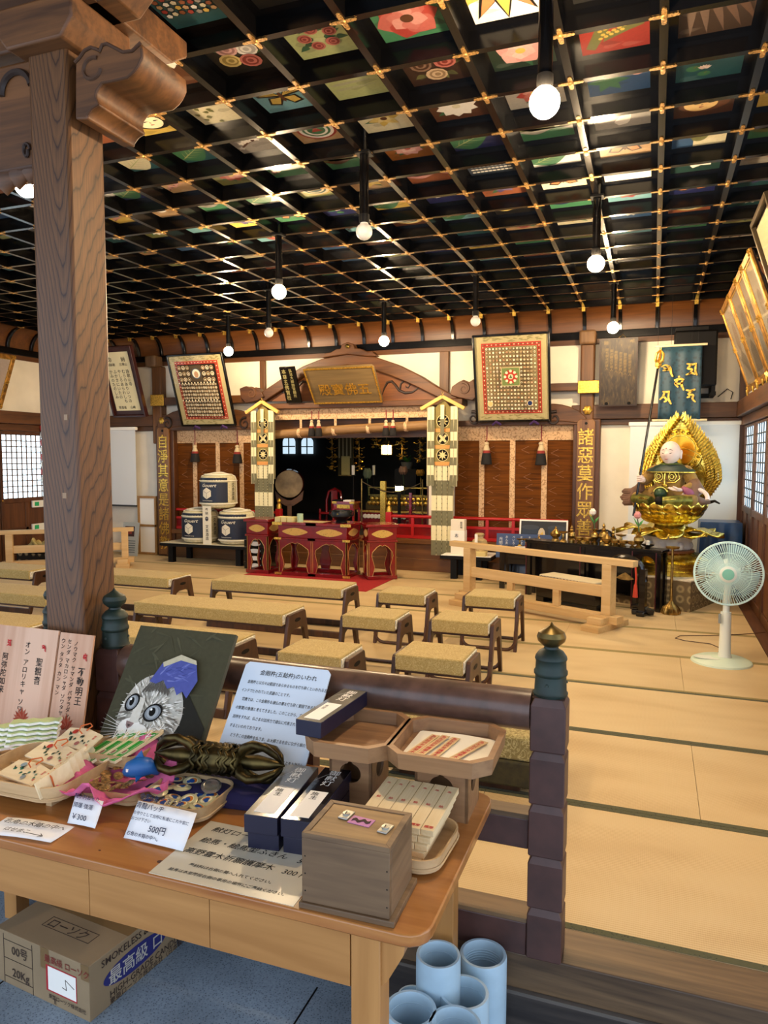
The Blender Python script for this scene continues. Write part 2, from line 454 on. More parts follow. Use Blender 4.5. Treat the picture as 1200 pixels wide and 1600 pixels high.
# ---- the painted coffer panels
PAL = {'black': '12100f', 'brown': '5a2c14', 'rust': '9a4a24', 'olive': '6d7034', 'green': '2f7a4c', 'teal': '14525c', 'blue': '23508a', 'navy': '121a5e', 'cream': 'd8cfa4', 'grey': '9c968c', 'white': 'ece6da', 'red': 'b02c22', 'pink': 'd98a86', 'yellow': 'd9b23a', 'orange': 'd9783a', 'sky': '5fa3b4', 'sage': 'a9b36a', 'tan': 'b98c58', 'purple': '4a3a80'}
for _k, _v in list(PAL.items()):
    _c = [int(_v[i:i+2], 16) for i in (0, 2, 4)]; _m = sum(_c)/3; PAL[_k] = '%02x%02x%02x' % tuple(int((x*.72+_m*.28)*.9) for x in _c)
def pc(n): return PAL.get(n, n)
def mixc(a, b, t):
    A = [int(pc(a)[i:i+2], 16) for i in (0, 2, 4)]; B = [int(pc(b)[i:i+2], 16) for i in (0, 2, 4)]
    return tuple(A[i]*(1-t)+B[i]*t for i in range(3))
RN = random.Random(11)
def m_flower(A, col, cen='yellow', n=8, cx=0, cy=0, R=.1, leaves=4, lc='green', wide=.35):
    for q in range(leaves):
        a = RN.uniform(0, 2*PI); A.add(leafp(cx, cy, R*RN.uniform(1.1, 1.5), R*.28, a), mixc(lc, 'black', RN.uniform(0, .4)))
    for ring, s in ((0, 1.0), (1, .62)):
        for q in range(n):
            a = 2*PI*(q+.5*ring)/n+.2
            A.add(leafp(cx, cy, R*s, R*s*wide, a, blunt=.9), mixc(col, 'white', .25*ring+.18*(q % 2)), up=(q == 0))
    A.add(circ(cx, cy, R*.2, 12), pc(cen))
def m_roses(A, cols, lc='green', R=.055):
    for q in range(12):
        a = RN.uniform(0, 2*PI); r = RN.uniform(.02, .1); A.add(leafp(r*math.cos(a), r*math.sin(a), .06, .018, a), mixc(lc, 'black', RN.uniform(0, .5)), up=(q == 0))
    for q, cl in enumerate(cols):
        a = 2*PI*q/len(cols)+.5; x, y = (.07*math.cos(a), .065*math.sin(a)) if len(cols) > 1 else (0, 0)
        for s in (1, .75, .5, .28): A.add(circ(x+RN.uniform(-.004, .004), y, R*s, 11, a0=s*7), mixc(cl, 'black' if s in (.75, .28) else 'white', .25))
def m_butterfly(A, col='yellow', edge='black'):
    for sx in (-1, 1):
        A.add([(0, .0), (sx*.05, .09), (sx*.14, .085), (sx*.13, .02), (0, -.01)], pc(edge)); A.add([(0, -.005), (sx*.08, .0), (sx*.1, -.07), (sx*.04, -.09), (0, -.03)], pc(edge))
        A.add([(sx*.01, .01), (sx*.055, .075), (sx*.12, .072), (sx*.112, .03)], pc(col)); A.add([(sx*.01, -.01), (sx*.07, -.01), (sx*.085, -.06), (sx*.04, -.075)], pc(col))
        for q in range(3): A.add([(sx*.02, .015), (sx*(.06+.03*q), .07-.012*q), (sx*(.066+.03*q), .066-.012*q)], pc(edge), up=False)
    A.add(circ(0, 0, .012, 8, .06), pc('brown'))
def m_hills(A, sky, far, near, sun=None):
    A.add(rect(-.15, -.02, .15, .15), pc(sky))
    if sun: A.add(circ(.04, .06, .055, 18), pc(sun))
    A.add([(-.15, -.02)]+[(x/100, .02+.035*math.sin(x*.35+2)+.02*math.sin(x*.9)) for x in range(-15, 16, 3)]+[(.15, -.02)], pc(far))
    A.add([(-.15, -.15)]+[(x/100, -.05+.03*math.sin(x*.25)) for x in range(-15, 16, 3)]+[(.15, -.15)], pc(near))
def m_branch(A, col, bark='brown'):
    A.add([(-.14, -.1), (-.05, -.03), (.05, .01), (.14, .09), (.14, .1), (.04, .03), (-.05, -.01), (-.14, -.085)], pc(bark))
    for q in range(9):
        x = -.12+.03*q; y = -.06+.017*q+RN.uniform(-.02, .03)
        for r in range(5): A.add(leafp(x, y, .026, .009, 2*PI*r/5+q, 5), mixc(col, 'white', .2*(r % 2)), up=(r == 0))
def m_face(A, skin='d8c090', hair='black'):
    A.add(circ(.0, .0, .13, 20, .1), pc(hair)); A.add(circ(-.015, -.01, .085, 20, .075), pc(skin))
    for q in range(7): A.add(circ(-.09+.03*q, .075+.012*math.sin(q*2), .02, 8), mixc(hair, 'brown', .4), up=(q == 0))
    for x in (-.05, .02): A.add(leafp(x, .0, .04, .006, 0), pc('black'))
    A.add(leafp(-.025, -.04, .03, .006, 0), pc('red')); A.add([(-.01, .0), (.0, -.022), (-.016, -.024)], mixc(skin, 'brown', .4))
def m_emblem(A, a='red', b='green', cc='white'):
    A.add(circ(0, 0, .12, 26), pc(a)); A.add(circ(0, 0, .105, 26), pc(cc)); A.add(circ(0, 0, .085, 24), pc(b)); A.add(circ(0, 0, .07, 24), pc(cc))
    A.add(circ(0, 0, .055, 20), pc(b)); A.add([(-.035, -.02), (.035, -.02), (0, .04)], pc(a))
def m_glass(A):
    A.add([(-.02, -.15), (.07, -.15), (.11, -.03), (.05, .03), (-.02, .01)], pc('teal'))
    cs = ['white', 'yellow', 'red', 'cream', 'tan', 'grey', 'rust']
    for i in range(7):
        for k2 in range(6):
            x = -.12+.036*i+RN.uniform(-.004, .004); y = -.06+.034*k2+.01*math.sin(i); A.add(circ(x, y, .0185, 5, a0=i+k2), pc('black'), up=(i == 0)); A.add(circ(x, y, .0145, 5, a0=i+k2), pc(cs[(i*3+k2*2) % 7]), up=(i == 0 and k2 == 0))
def m_fish(A, col='orange'):
    for x, y, s in ((-.03, .03, 1), (.04, -.05, -1)):
        A.add(leafp(x-.05*s, y, .1, .024, 0 if s > 0 else PI), pc(col)); A.add([(x-.05*s, y), (x-.085*s, y+.03), (x-.075*s, y), (x-.085*s, y-.03)], mixc(col, 'white', .4))
def m_bird(A, col='white', wing='black'):
    A.add(leafp(-.1, -.02, .16, .035, .25), pc(col)); A.add(circ(.06, .045, .024, 10), pc(col)); A.add([(.08, .045), (.105, .04), (.08, .036)], pc('yellow'))
    A.add(leafp(-.06, 0, .12, .03, 2.2), pc(wing)); A.add(leafp(-.04, .01, .1, .022, 1.2), mixc(wing, col, .4))
def m_pads(A):
    for x, y, r in ((-.1, .05, .04), (-.07, -.03, .035), (.09, .07, .035), (-.02, -.09, .03)): A.add(circ(x, y, r, 14, r*.8), pc('green')); A.add(leafp(x, y, r*.9, .004, 1), pc('olive'))
    for x, y, r in ((.0, .05, .045), (-.02, -.02, .03)):
        for q in range(6): A.add(leafp(x, y-.02, r*1.3, r*.35, PI/2+(q-2.5)*.4), mixc('white', 'pink', .2+.12*(q % 3)), up=(q == 0))
def m_scales(A, col='olive', line='yellow'):
    A.add([(-.13, -.1), (-.09, -.12), (-.05, -.03), (.0, .08), (.05, .13), (-.02, .13), (-.08, .05)], pc(col)); A.add([(-.05, -.06), (.06, .0), (.13, .03), (.12, .06), (.03, .04), (-.04, .0)], pc(col))
    for i in range(5):
        for k2 in range(4): A.add(circ(-.06+.024*i+.012*(k2 % 2), -.03+.03*k2+.012*i, .011, 6), pc(line), up=(i+k2 == 0))
def m_leaf(A, col, vein): 
    A.add(leafp(-.15, -.1, .32, .11, .6), pc(col)); A.add(leafp(-.15, -.1, .3, .004, .6), pc(vein))
    for q in range(6):
        x, y = -.15+.045*(q+1)*.825, -.1+.045*(q+1)*.565
        A.add(leafp(x, y, .08, .002, 1.3), pc(vein), up=(q == 0)); A.add(leafp(x, y, .08, .002, -.2), pc(vein), up=False)
def m_words(A, col):
    for i in range(3):
        for k2 in range(5):
            x, y = .08-.08*i, .1-.05*k2
            for s in range(3): A.add(leafp(x+RN.uniform(-.015, .015), y+RN.uniform(-.015, .015), .03, .004, RN.choice([0, PI/2, .8, -.8])), pc(col), up=(i+k2+s == 0))
def m_star(A):
    for q in range(7):
        a = -PI/2+(q-3)*.5; A.add(leafp(0, .12, .27, .045, a), pc('black')); A.add(leafp(0, .11, .24, .035, a), pc(['red', 'yellow', 'orange', 'yellow', 'orange', 'yellow', 'red'][q]))
MOT = {
 'vase': ('a leaded glass vase', 'teal', m_glass), 'shell': ('a yellow shell', 'black', lambda A: m_flower(A, 'tan', 'yellow', 5, R=.13, leaves=0, wide=.5)),
 'roses': ('roses', 'black', lambda A: m_roses(A, ['white', 'pink', 'yellow', 'red'])), 'camellia': ('small red camellias', 'sage', lambda A: m_roses(A, ['red', 'red', 'red', 'red', 'red'], R=.034)),
 'bigred': ('one great red and white flower', 'green', lambda A: m_flower(A, 'red', 'brown', 6, R=.15, wide=.5)), 'star': ('bold yellow and red leaves', 'white', m_star),
 'pinkcam': ('a pink camellia', '1c2a20', lambda A: m_flower(A, 'pink', 'yellow', 5, R=.12, wide=.55)), 'scaly': ('a scaly yellow animal', 'red', m_scales),
 'drape': ('grey drapery', '3a2c22', lambda A: [A.add(leafp(-.1+.04*q, .15, .3, .02, -PI/2+.1*q), mixc('grey', 'brown', .5+.06*q)) for q in range(6)]),
 'pads': ('lotus flowers and lily pads', 'teal', m_pads), 'maple': ('a green maple leaf', 'blue', lambda A: [A.add(rect(-.15, .06, .15, .15), pc('white'))]+[A.add(leafp(-.05, -.01, .11, .03, a), pc('green')) for a in (0, .9, 1.8, 3.1, -1, -2)]+[A.add(circ(.09, .04, .03, 9), pc('pink'))]),
 'lily': ('pink lilies', 'brown', lambda A: [m_flower(A, 'pink', 'white', 6, -.04, .03, .09, 3, 'sage', .28), m_flower(A, 'white', 'pink', 6, .08, .07, .07, 1, 'sage', .28)]),
 'ivy': ('trailing ivy', 'cream', lambda A: [A.add(leafp(-.05+.03*RN.uniform(-2, 3), .1-.02*q, .035, .014, RN.uniform(0, 6)), pc('olive')) for q in range(12)]),
 'butterfly': ('a yellow butterfly', 'sky', m_butterfly), 'mist': ('a misty sky', 'sage', lambda A: [A.add(leafp(-.14, .1-.05*q, .27, .012, .05), mixc('grey', 'sage', .2*q)) for q in range(4)]),
 'woman': ('a black haired woman', 'yellow', lambda A: m_face(A, 'e4d4b4', 'black')), 'lotusleaf': ('broad lotus leaves', 'teal', lambda A: m_leaf(A, 'green', 'sage')),
 'magnolia': ('white magnolia on a branch', 'grey', lambda A: m_branch(A, 'white', 'brown')), 'emblem': ('a round temple emblem', 'tan', m_emblem),
 'whiteleaf': ('a pale lily leaf', 'teal', lambda A: m_leaf(A, 'cream', 'sage')), 'buddha': ('a golden sleeping face', '3a2010', lambda A: m_face(A, 'd8b87c', '5a3418')),
 'ghost': ('a white figure', 'grey', lambda A: [A.add(rect(-.15, .04, .15, .15), pc('white')), A.add(leafp(-.02, -.12, .2, .04, 1.2), pc('white'))]), 'owl': ('an owl on a post', 'cream', lambda A: [A.add(rect(-.15, -.15, -.03, .15), pc('blue')), A.add(circ(.0, .0, .05, 14, .08), pc('olive')), A.add(circ(-.02, .03, .015, 10), pc('white')), A.add(circ(.02, .03, .015, 10), pc('white'))]),
 'tulip': ('a striped red tulip', '16302c', lambda A: m_flower(A, 'white', 'red', 6, .02, .02, .11, 3, 'green', .33)), 'duck': ('a crimson robed figure', '2a1a14', lambda A: m_roses(A, ['red', 'brown', 'tan'], 'olive')),
 'peony': ('a pink peony', '7a4a1c', lambda A: m_flower(A, 'pink', 'red', 9, R=.1, wide=.4)), 'hibiscus': ('a white peony', 'brown', lambda A: m_flower(A, 'white', 'cream', 10, R=.12, wide=.35)),
 'bluebird': ('a white bird', 'navy', lambda A: m_bird(A, 'white', 'grey')), 'sunset': ('a yellow sun over red hills', 'pink', lambda A: m_hills(A, 'pink', 'red', 'rust', 'yellow')), 'stones': ('white pebbles', '2a3440', lambda A: [A.add(circ(-.12+.027*(q % 10), -.1+.045*(q//10), .013, 6, .011, q), pc('white'), up=(q == 0)) for q in range(50)]),
}
FILL = [('pink blossom', lambda A: m_branch(A, 'pink')), ('white blossom', lambda A: m_branch(A, 'white')), ('a white chrysanthemum', lambda A: m_flower(A, 'white', 'yellow', 12, wide=.2)), ('a red peony', lambda A: m_flower(A, 'red', 'yellow', 8)), ('a purple iris', lambda A: m_flower(A, 'purple', 'yellow', 6, wide=.28)), ('a yellow lily', lambda A: m_flower(A, 'yellow', 'brown', 6, wide=.25)), ('pink roses', lambda A: m_roses(A, ['pink', 'pink', 'red'])), ('a crane', lambda A: m_bird(A)), ('goldfish', m_fish), ('red fish', lambda A: m_fish(A, 'red')), ('hills and a sun', lambda A: m_hills(A, 'cream', 'olive', 'green', 'orange')), ('a night mountain', lambda A: m_hills(A, 'navy', 'blue', 'black', 'cream')), ('a butterfly', lambda A: m_butterfly(A, 'orange')), ('a broad leaf', lambda A: m_leaf(A, 'green', 'sage')), ('brush writing', lambda A: m_words(A, 'black')), ('a dark bird', lambda A: m_bird(A, 'brown', 'black')), ('a round crest', lambda A: m_emblem(A, 'yellow', 'teal', 'cream')), ('water lilies', m_pads)]
GROUNDS = ['black', 'brown', 'rust', 'olive', 'green', 'teal', 'blue', 'navy', 'cream', 'grey', 'tan', 'sage', 'white', 'yellow', 'sky']
NEAR = [((330, 30), 'vase'), ((445, 3), 'shell'), ((375, 110), 'roses'), ((500, 75), 'camellia'), ((635, 45), 'bigred'), ((780, 20), 'star'), ((660, 115), 'duck'), ((800, 85), 'pinkcam'), ((960, 82), 'scaly'), ((1110, 45), 'drape'), ((1110, 110), 'pads'), ((965, 135), 'maple'), ((285, 118), 'lily'), ((330, 182), 'ivy'), ((440, 162), 'butterfly'), ((555, 135), 'mist'), ((235, 200), 'woman'), ((300, 245), 'lotusleaf'), ((395, 228), 'magnolia'), ((495, 210), 'emblem'), ((215, 260), 'whiteleaf'), ((1105, 165), 'buddha'), ((970, 185), 'ghost'), ((1100, 213), 'owl'), ((1105, 260), 'tulip'), ((650, 235), 'peony'), ((710, 175), 'hibiscus'), ((690, 313), 'bluebird'), ((660, 280), 'sunset'), ((765, 260), 'stones')]
cells = []
for i in range(len(CX)-1):
    for q in range(len(CY)-1):
        cx, cy = (CX[i]+CX[i+1])/2, (CY[q]+CY[q+1])/2
        px, py = proj((cx, cy, CZ+PH))
        if -60 < px < 1260 and -60 < py < 560: cells.append((cx, cy, px, py, i, q))
special = {}
for (sx, sy), key in NEAR:
    best = min((cc for cc in cells if (cc[4], cc[5]) not in special), key=lambda cc: (cc[2]-sx)**2+(cc[3]-sy)**2); special[(best[4], best[5])] = key
for (cx, cy, px, py, i, q) in cells:
    if (i, q) in special: d, ground, fn = MOT[special[(i, q)]]; gname = {'1c2a20': 'dark green', '3a2c22': 'dark brown', '3a2010': 'brown', '16302c': 'dark green', '2a1a14': 'dark brown', '7a4a1c': 'ochre', '2a3440': 'slate'}.get(ground, ground)
    else: d, fn = RN.choice(FILL); ground = RN.choice(GROUNDS); gname = ground
    A = Art(); A.add(rect(-.15, -.15, .15, .15), pc(ground))
    for b in range(5):
        A.add(leafp(RN.uniform(-.15, .05), RN.uniform(-.13, .13), .1, .02, RN.uniform(-.3, .3)), mixc(ground, 'white' if b % 2 else 'black', .14), up=(b == 0))
    fn(A)
    # clip to the board
    A.p = [([(max(-.15, min(.15, x)), max(-.15, min(.15, y))) for x, y in P], cc2, z) for P, cc2, z in A.p]
    o = A.build('ceiling_painting', (0, 0, 0), (1, 0, 0), (0, -1, 0), None, 'paint', eps=.00016)
    o.location = (cx, cy, CZ+PH-.0004)
    spc = (i, q) in special
    tag(o, f'ceiling painting of {d} on a {gname} ground' if spc else f'painting of {d} on {gname}, {ordinal(len(CX)-1-i)} coffer from frame-hung wall, {ordinal(len(CY)-1-q)} from altar', 'ceiling painting', 'painted ceiling panels')

# ---- cove between ceiling and wall: curved boards, black ribs, black rail
def cove_profile(n=6):
    out = []
    for t in range(n+1):
        a = t/n*PI/2; out.append((1-math.cos(a), math.sin(a)))
    return out
y0, y1, z0, z1 = CY[-1]+.02, YB-.005, CZ+.01, 3.07
prof = [(y0+(y1-y0)*s, z0-(z0-z1)*c2) for c2, s in cove_profile()]
cv = M1(); cvp = [(a, b) for a, b in prof]+[(a+.03, b+.03) for a, b in prof[::-1]]
cv.prism(cvp, (XL, 0, 0), (0, 1, 0), (0, 0, 1), XR-XL)
cove = struct(cv.build('trim_4', 'cove'))
for x in CX:
    r = M1(); rp = [(a-.045, b-.01) for a, b in prof]+[(a, b) for a, b in prof[::-1]]
    r.prism(rp, (x-.022, 0, 0), (0, 1, 0), (0, 0, 1), .044)
    rr = r.build('cove_rib', 'lacquer', cove, bevel=.006)
    M1().b2((x-.02, prof[0][0]-.05, prof[0][1]-.06), (x+.02, prof[0][0]-.02, prof[0][1]-.012)).build('gilt_tip', 'gilt', rr)
for nm, sx, xw in (('trim_5', -1, XL), ('trim_6', 1, XR)):
    xa = CX[0]-.02 if sx < 0 else CX[-1]+.02
    pr = [(xa+(xw-xa)*s, z0-(z0-z1)*c2) for c2, s in cove_profile()]
    q = M1(); q.prism([(a, b) for a, b in pr]+[(a+.03*sx, b+.03) for a, b in pr[::-1]], (0, YB, 0), (1, 0, 0), (0, 0, 1), YB-2.1)
    cs = struct(q.build(nm, 'cove'))
    for y in CY:
        r = M1(); r.prism([(a-.045*sx, b-.01) for a, b in pr]+[(a, b) for a, b in pr[::-1]], (0, y+.022, 0), (1, 0, 0), (0, 0, 1), .044)
        r.build('cove_rib', 'lacquer', cs, bevel=.006)
bl = M1(); bl.b2((XL, YB-.06, 2.985), (XR, YB, 3.08)); bl.b2((XL, 2.2, 2.985), (XL+.06, YB, 3.08)); bl.b2((XR-.06, 2.3, 2.985), (XR, YB, 3.08))
struct(bl.build('trim_7', 'lacquer', bevel=.006))
struct(M1().b2((XL, YB-.04, 2.925), (XR, YB, 2.985)).build('trim_8', 'beam'))
qb = M1(); qb.b2((XL, 2.3, 2.925), (XL+.04, YB, 2.985)); qb.b2((XR-.04, 2.3, 2.925), (XR, YB, 2.985)); struct(qb.build('trim_9', 'beam_y'))
# nageshi beams
nb = M1(); nb.b2((XL, YB-.12, 2.0), (-6.75, YB, 2.175)); nb.b2((-.98, YB-.12, 2.0), (XR, YB, 2.175)); nb.b2((XL, YB-.06, 1.93), (-6.9, YB, 2.0)); nb.b2((-.9, YB-.06, 1.93), (XR, YB, 2.0))
struct(nb.build('trim_10', 'beam', bevel=.008))
for nm, x0, x1 in (('trim_11', XL, XL+.12), ('trim_12', XR-.12, XR)):
    q = M1(); q.b2((x0, 2.3, 2.0), (x1, YB, 2.175)); q.b2((x0, 2.3, 1.9), ((x0+x1)/2, YB, 2.0)) if x0 < -3 else q.b2(((x0+x1)/2, 2.3, 1.9), (x1, YB, 2.0))
    struct(q.build(nm, 'beam_y', bevel=.008))
# corner posts
struct(M1().b2((XR-.09, YB-.09, 0), (XR, YB, 2.95)).build('trim_13', 'panel_z')); struct(M1().b2((XL, YB-.1, 0), (XL+.1, YB, 2.95)).build('trim_14', 'panel_z'))
# short studs on the plaster of the back wall
for n, (px, w) in enumerate(((411, .09), (695, .13))):
    p = ony(px, 560, YB-.02); struct(M1().b2((p.x-w/2, YB-.05, 2.2), (p.x+w/2, YB, 2.93)).build('trim_%d' % (15+n), 'post', bevel=.01))

# ---- sliding doors with paper lattice in the side walls
MAT['shoji'] = plain('shoji_paper', 'd6e8ee', .9, emit=('cfe9f7', SHOJI_STRENGTH))
def sliding_door(nm, x, y, sx, w, zb, zt, nx, nz):
    f = M1(); t = .05
    f.b2((x, y, 0.01), (x+sx*.035, y+t, 1.895)); f.b2((x, y+w-t, .01), (x+sx*.035, y+w, 1.895))
    f.b2((x, y+t, zt), (x+sx*.035, y+w-t, 1.895)); f.b2((x, y+t, zb-.07), (x+sx*.035, y+w-t, zb)); f.b2((x, y+t, .01), (x+sx*.035, y+w-t, .1)); f.b2((x, y+w/2-.025, .1), (x+sx*.033, y+w/2+.025, zb-.07)); f.b2((x, y+t, .45), (x+sx*.033, y+w-t, .5))
    d = struct(f.build(nm, 'panel_z', bevel=.004))
    M1().b2((x+sx*.002, y+t, .1), (x+sx*.02, y+w-t, zb-.07)).build('panel', wood(nm+'_panel', '4a2a16', '6a4022', 'z', 7, .45), d)
    M1().b2((x+sx*.004, y+t, zb), (x+sx*.008, y+w-t, zt)).build('pane', 'shoji', d)
    la = M1()
    for k2 in range(1, nx): yy = y+t+(w-2*t)*k2/nx; la.b2((x+sx*.008, yy-.007, zb), (x+sx*.02, yy+.007, zt))
    for k2 in range(1, nz): zz = zb+(zt-zb)*k2/nz; la.b2((x+sx*.008, y+t, zz-.007), (x+sx*.019, y+w-t, zz+.007))
    la.build('lattice', plain(nm+'_lattice', '5c4636' if sx > 0 else '3a4654', .6), d)
    M1().lathe([(.014, 0), (.014, .012), (.003, .016)], (x+sx*.036, y+t/2, .9), 12, 'x').build('pull', 'brass', d)
for n in range(7): sliding_door('door_%d' % (n+1), XL, 8.70-.92*(n+1)+.01, 1, .90, .93, 1.84, 9, 11)
for n in range(6): sliding_door('door_%d' % (n+8), XR, 9.36-.92*(n+1)+.01, -1, .90, .99, 1.87, 5, 9)
struct(M1().b2((XL, 8.72, 0), (XL+.04, 9.4, 1.93)).build('trim_17', 'panel_z'))

# ---- pendant bulbs on black rods
MAT['bulb_lit'] = plain('lit_bulb', 'fff4da', .4, emit=('ffdeb0', BULB_STRENGTH)); MAT['bulb_off'] = plain('opal_bulb', 'e8e4da', .35)
def lamp(px, py, lit, label):
    b = onz(px, py, 2.88); t = thing('pendant_lamp', label, 'lamp', (b.x, b.y, 2.88), 0, 'bulbs hanging from the ceiling')
    M1().cyl((0, 0, .075), (0, 0, CZ-2.88+.09), .028, n=16).build('rod', 'lacquer', t)
    M1().lathe([(.03, .05), (.032, .075), (.031, .1)], n=16).build('socket', 'black', t)
    r = .058 if lit else .05
    M1().lathe([(.0005, -r)]+[(r*math.cos(a), r*math.sin(a)) for a in [(-80+20*q)*PI/180 for q in range(8)]]+[(.024, .052), (.024, .06)], n=20).build('bulb', 'bulb_lit' if lit else 'bulb_off', t)
    M1().b2((-.045, -.045, CZ-2.88-.012), (.045, .045, CZ-2.88)).build('rose', 'black', t)
lamp(851, 160, 1, 'glowing bulb on a long black rod, largest lamp overhead')
lamp(569, 362, 0, 'unlit white bulb on a black rod under the middle of the ceiling')
lamp(436, 456, 1, 'glowing bulb above the benches, straight above the green striped banner')
lamp(420, 520, 0, 'small unlit bulb just behind and below the glowing one')
lamp(357, 549, 1, 'glowing bulb at the top corner of the leaning nine-square mandala')
lamp(931, 412, 1, 'glowing bulb above the natural wood barrier, before the mottled board')
lamp(743, 502, 0, 'unlit bulb at the top corner of the upright mandala')
lamp(958, 512, 1, 'glowing bulb right over the old mottled wooden board')
lamp(600, 533, 1, 'glowing bulb over the arched altar beam')
lamp(42, 290, 1, 'glowing bulb half hidden behind the great pillar')
lamp(162, 541, 0, 'tiny unlit bulb peeping past the pillar edge beside the calligraphy frame')
# ================================================================ BACK WALL WOODWORK
MAT['brocade'] = brocade('gold_brocade', 'a8805a', 'd8b48a', 26, .7, 'edge')
MAT['sudare'] = None
def sudare():
    m, nt, bs = nodes('bamboo_blind'); v = coords(nt)
    w = nt.nodes.new('ShaderNodeTexWave'); w.bands_direction = 'Z'; w.inputs['Scale'].default_value = 45; w.inputs['Distortion'].default_value = .2
    link(nt, v, w.inputs['Vector']); n = noise(nt, coords(nt, (.3, 1, 6)), 10, 3)
    mx = nt.nodes.new('ShaderNodeMath'); mx.operation = 'MULTIPLY_ADD'; mx.inputs[1].default_value = .3; link(nt, w.outputs['Fac'], mx.inputs[0]); link(nt, n, mx.inputs[2])
    link(nt, ramp(nt, mx.outputs[0], [(.3, '321602'), (.8, '6e3c08')]), bs.inputs['Base Color']); bs.inputs['Roughness'].default_value = .7; bs.inputs['Specular IOR Level'].default_value = .15; return m
MAT['sudare'] = sudare(); MAT['chevron'] = plain('blind_stitching', '8a5a34', .5)
MAT['redlac'] = plain('red_lacquer', '780c10', .25, 0, .1, 10, coat=.4)
MAT['brightred'] = plain('vermilion', 'b01618', .35); MAT['carve_dark'] = plain('dark_scroll', '2a1a10', .5)

def poly_px(pts, Y): return [(ony(x, y, Y).x, ony(x, y, Y).z) for x, y in pts]
def xz(mb, poly, y, depth):     # outline in the x-z plane, extruded towards +y
    return mb.prism(poly, (0, y+depth, 0), (1, 0, 0), (0, 0, 1), depth)
# big arched altar beam (curved gable) with pediment board, lintel, side beams
Y1 = 9.26
c5 = lambda pts: [(400+x/3.43, 530+y/3.43) for x, y in pts]
outer = c5([(-70, 330), (40, 275), (130, 215), (250, 145), (350, 105), (490, 80), (640, 95), (760, 135), (880, 195), (980, 260), (1090, 318)])
inner = c5([(1000, 325), (930, 290), (850, 250), (720, 195), (640, 168), (490, 138), (350, 160), (250, 200), (140, 270), (50, 330)])
m = M1(); xz(m, poly_px(outer+inner, Y1), Y1, .2)
arch = tag(m.build('arched_beam', 'beam', bevel=.012), 'great curved wooden gable beam arching over the altar opening', 'beam')
m = M1(); xz(m, poly_px(inner+c5([(100, 332), (950, 332)]), Y1+.08), Y1+.08, .05); m.build('pediment_board', wood('pediment_wood', '5a3014', '7c4a20', 'x', 7, .5), arch)
def scroll(mb, cx, cz, s, fl, y):
    pts = []
    for q in range(22): a = q/21*2.6*PI; r = .035*s*(1+a*.55); pts.append((cx+fl*r*math.cos(a), y, cz+r*math.sin(a)))
    mb.tube(pts, [.008+.012*q/21 for q in range(22)], 6)
sc = M1()
for mir in (False, True):
    mp = (lambda x: 2*490-x) if mir else (lambda x: x)
    cr = lambda pts: [Vector((ony(400+mp(x)/3.43, 530+y/3.43, Y1+.075).x, Y1+.072, ony(400+mp(x)/3.43, 530+y/3.43, Y1+.075).z)) for x, y in pts]
    P = cr([(676, 300), (688, 262), (704, 232), (728, 226), (748, 246), (768, 274), (800, 288), (838, 284), (868, 264), (890, 262)]); sc.tube(P, [.004, .012, .018, .018, .017, .018, .018, .014, .010, .003], 6)
    P = cr([(772, 268), (776, 240), (794, 224), (816, 226), (826, 244), (816, 260), (802, 256), (804, 246)]); sc.tube(P, [.016, .015, .014, .013, .011, .009, .007, .004], 6)
    P = cr([(868, 264), (880, 250), (892, 254)]); sc.tube(P, [.01, .008, .003], 6)
sc.build('carved_scroll', 'carve_dark', arch)
m = M1(); xz(m, poly_px(c5([(350, 100), (372, 75), (400, 70), (430, 52), (452, 50), (458, 28), (490, 15), (520, 25), (530, 48), (560, 50), (600, 68), (620, 62), (648, 90), (600, 92), (490, 80), (400, 92)]), Y1-.05), Y1-.05, .12)
crest = m.build('carved_crest', 'beam', arch, bevel=.01)
q = ony(543, 541, Y1-.06); M1().lathe([(.03, 0), (.03, .015), (.012, .03)], (q.x, Y1-.055, q.z), 12, 'y').build('boss', 'bronze', crest)
for pts in ([(703, 617), (706, 604), (716, 597), (724, 593), (733, 597), (740, 592), (744, 620), (738, 626), (715, 621)], [(412, 620), (408, 612), (400, 605), (391, 607), (384, 603), (374, 607), (376, 622), (384, 630), (402, 626)]):
    m = M1(); xz(m, poly_px(pts, Y1-.04), Y1-.04, .16); nose = m.build('cloud_bracket', 'beam', arch, bevel=.01)
    q = ony(sum(p[0] for p in pts)/len(pts), sum(p[1] for p in pts)/len(pts), Y1-.05); s2 = M1(); scroll(s2, q.x, q.z, .42, 1, Y1-.038); s2.build('scroll', plain('carved_brown', '5a3a1e', .5), nose)
def beam_px(x0, x1, yt, yb, Y, d, mat='beam', nm='beam', label='', parent=None, bevel=.008):
    a = ony(x0, yt, Y); b = ony(x1, yt, Y); zt = ony((x0+x1)/2, yt, Y).z; zb = ony((x0+x1)/2, yb, Y).z
    o = M1().b2((a.x, Y, zb), (b.x, Y+d, zt)).build(nm, mat, parent, bevel=bevel)
    return tag(o, label, 'beam') if label else o
beam_px(402, 722, 627, 636, 9.18, .3, nm='lintel_beam', label='straight wooden lintel directly under the signboard and arch')
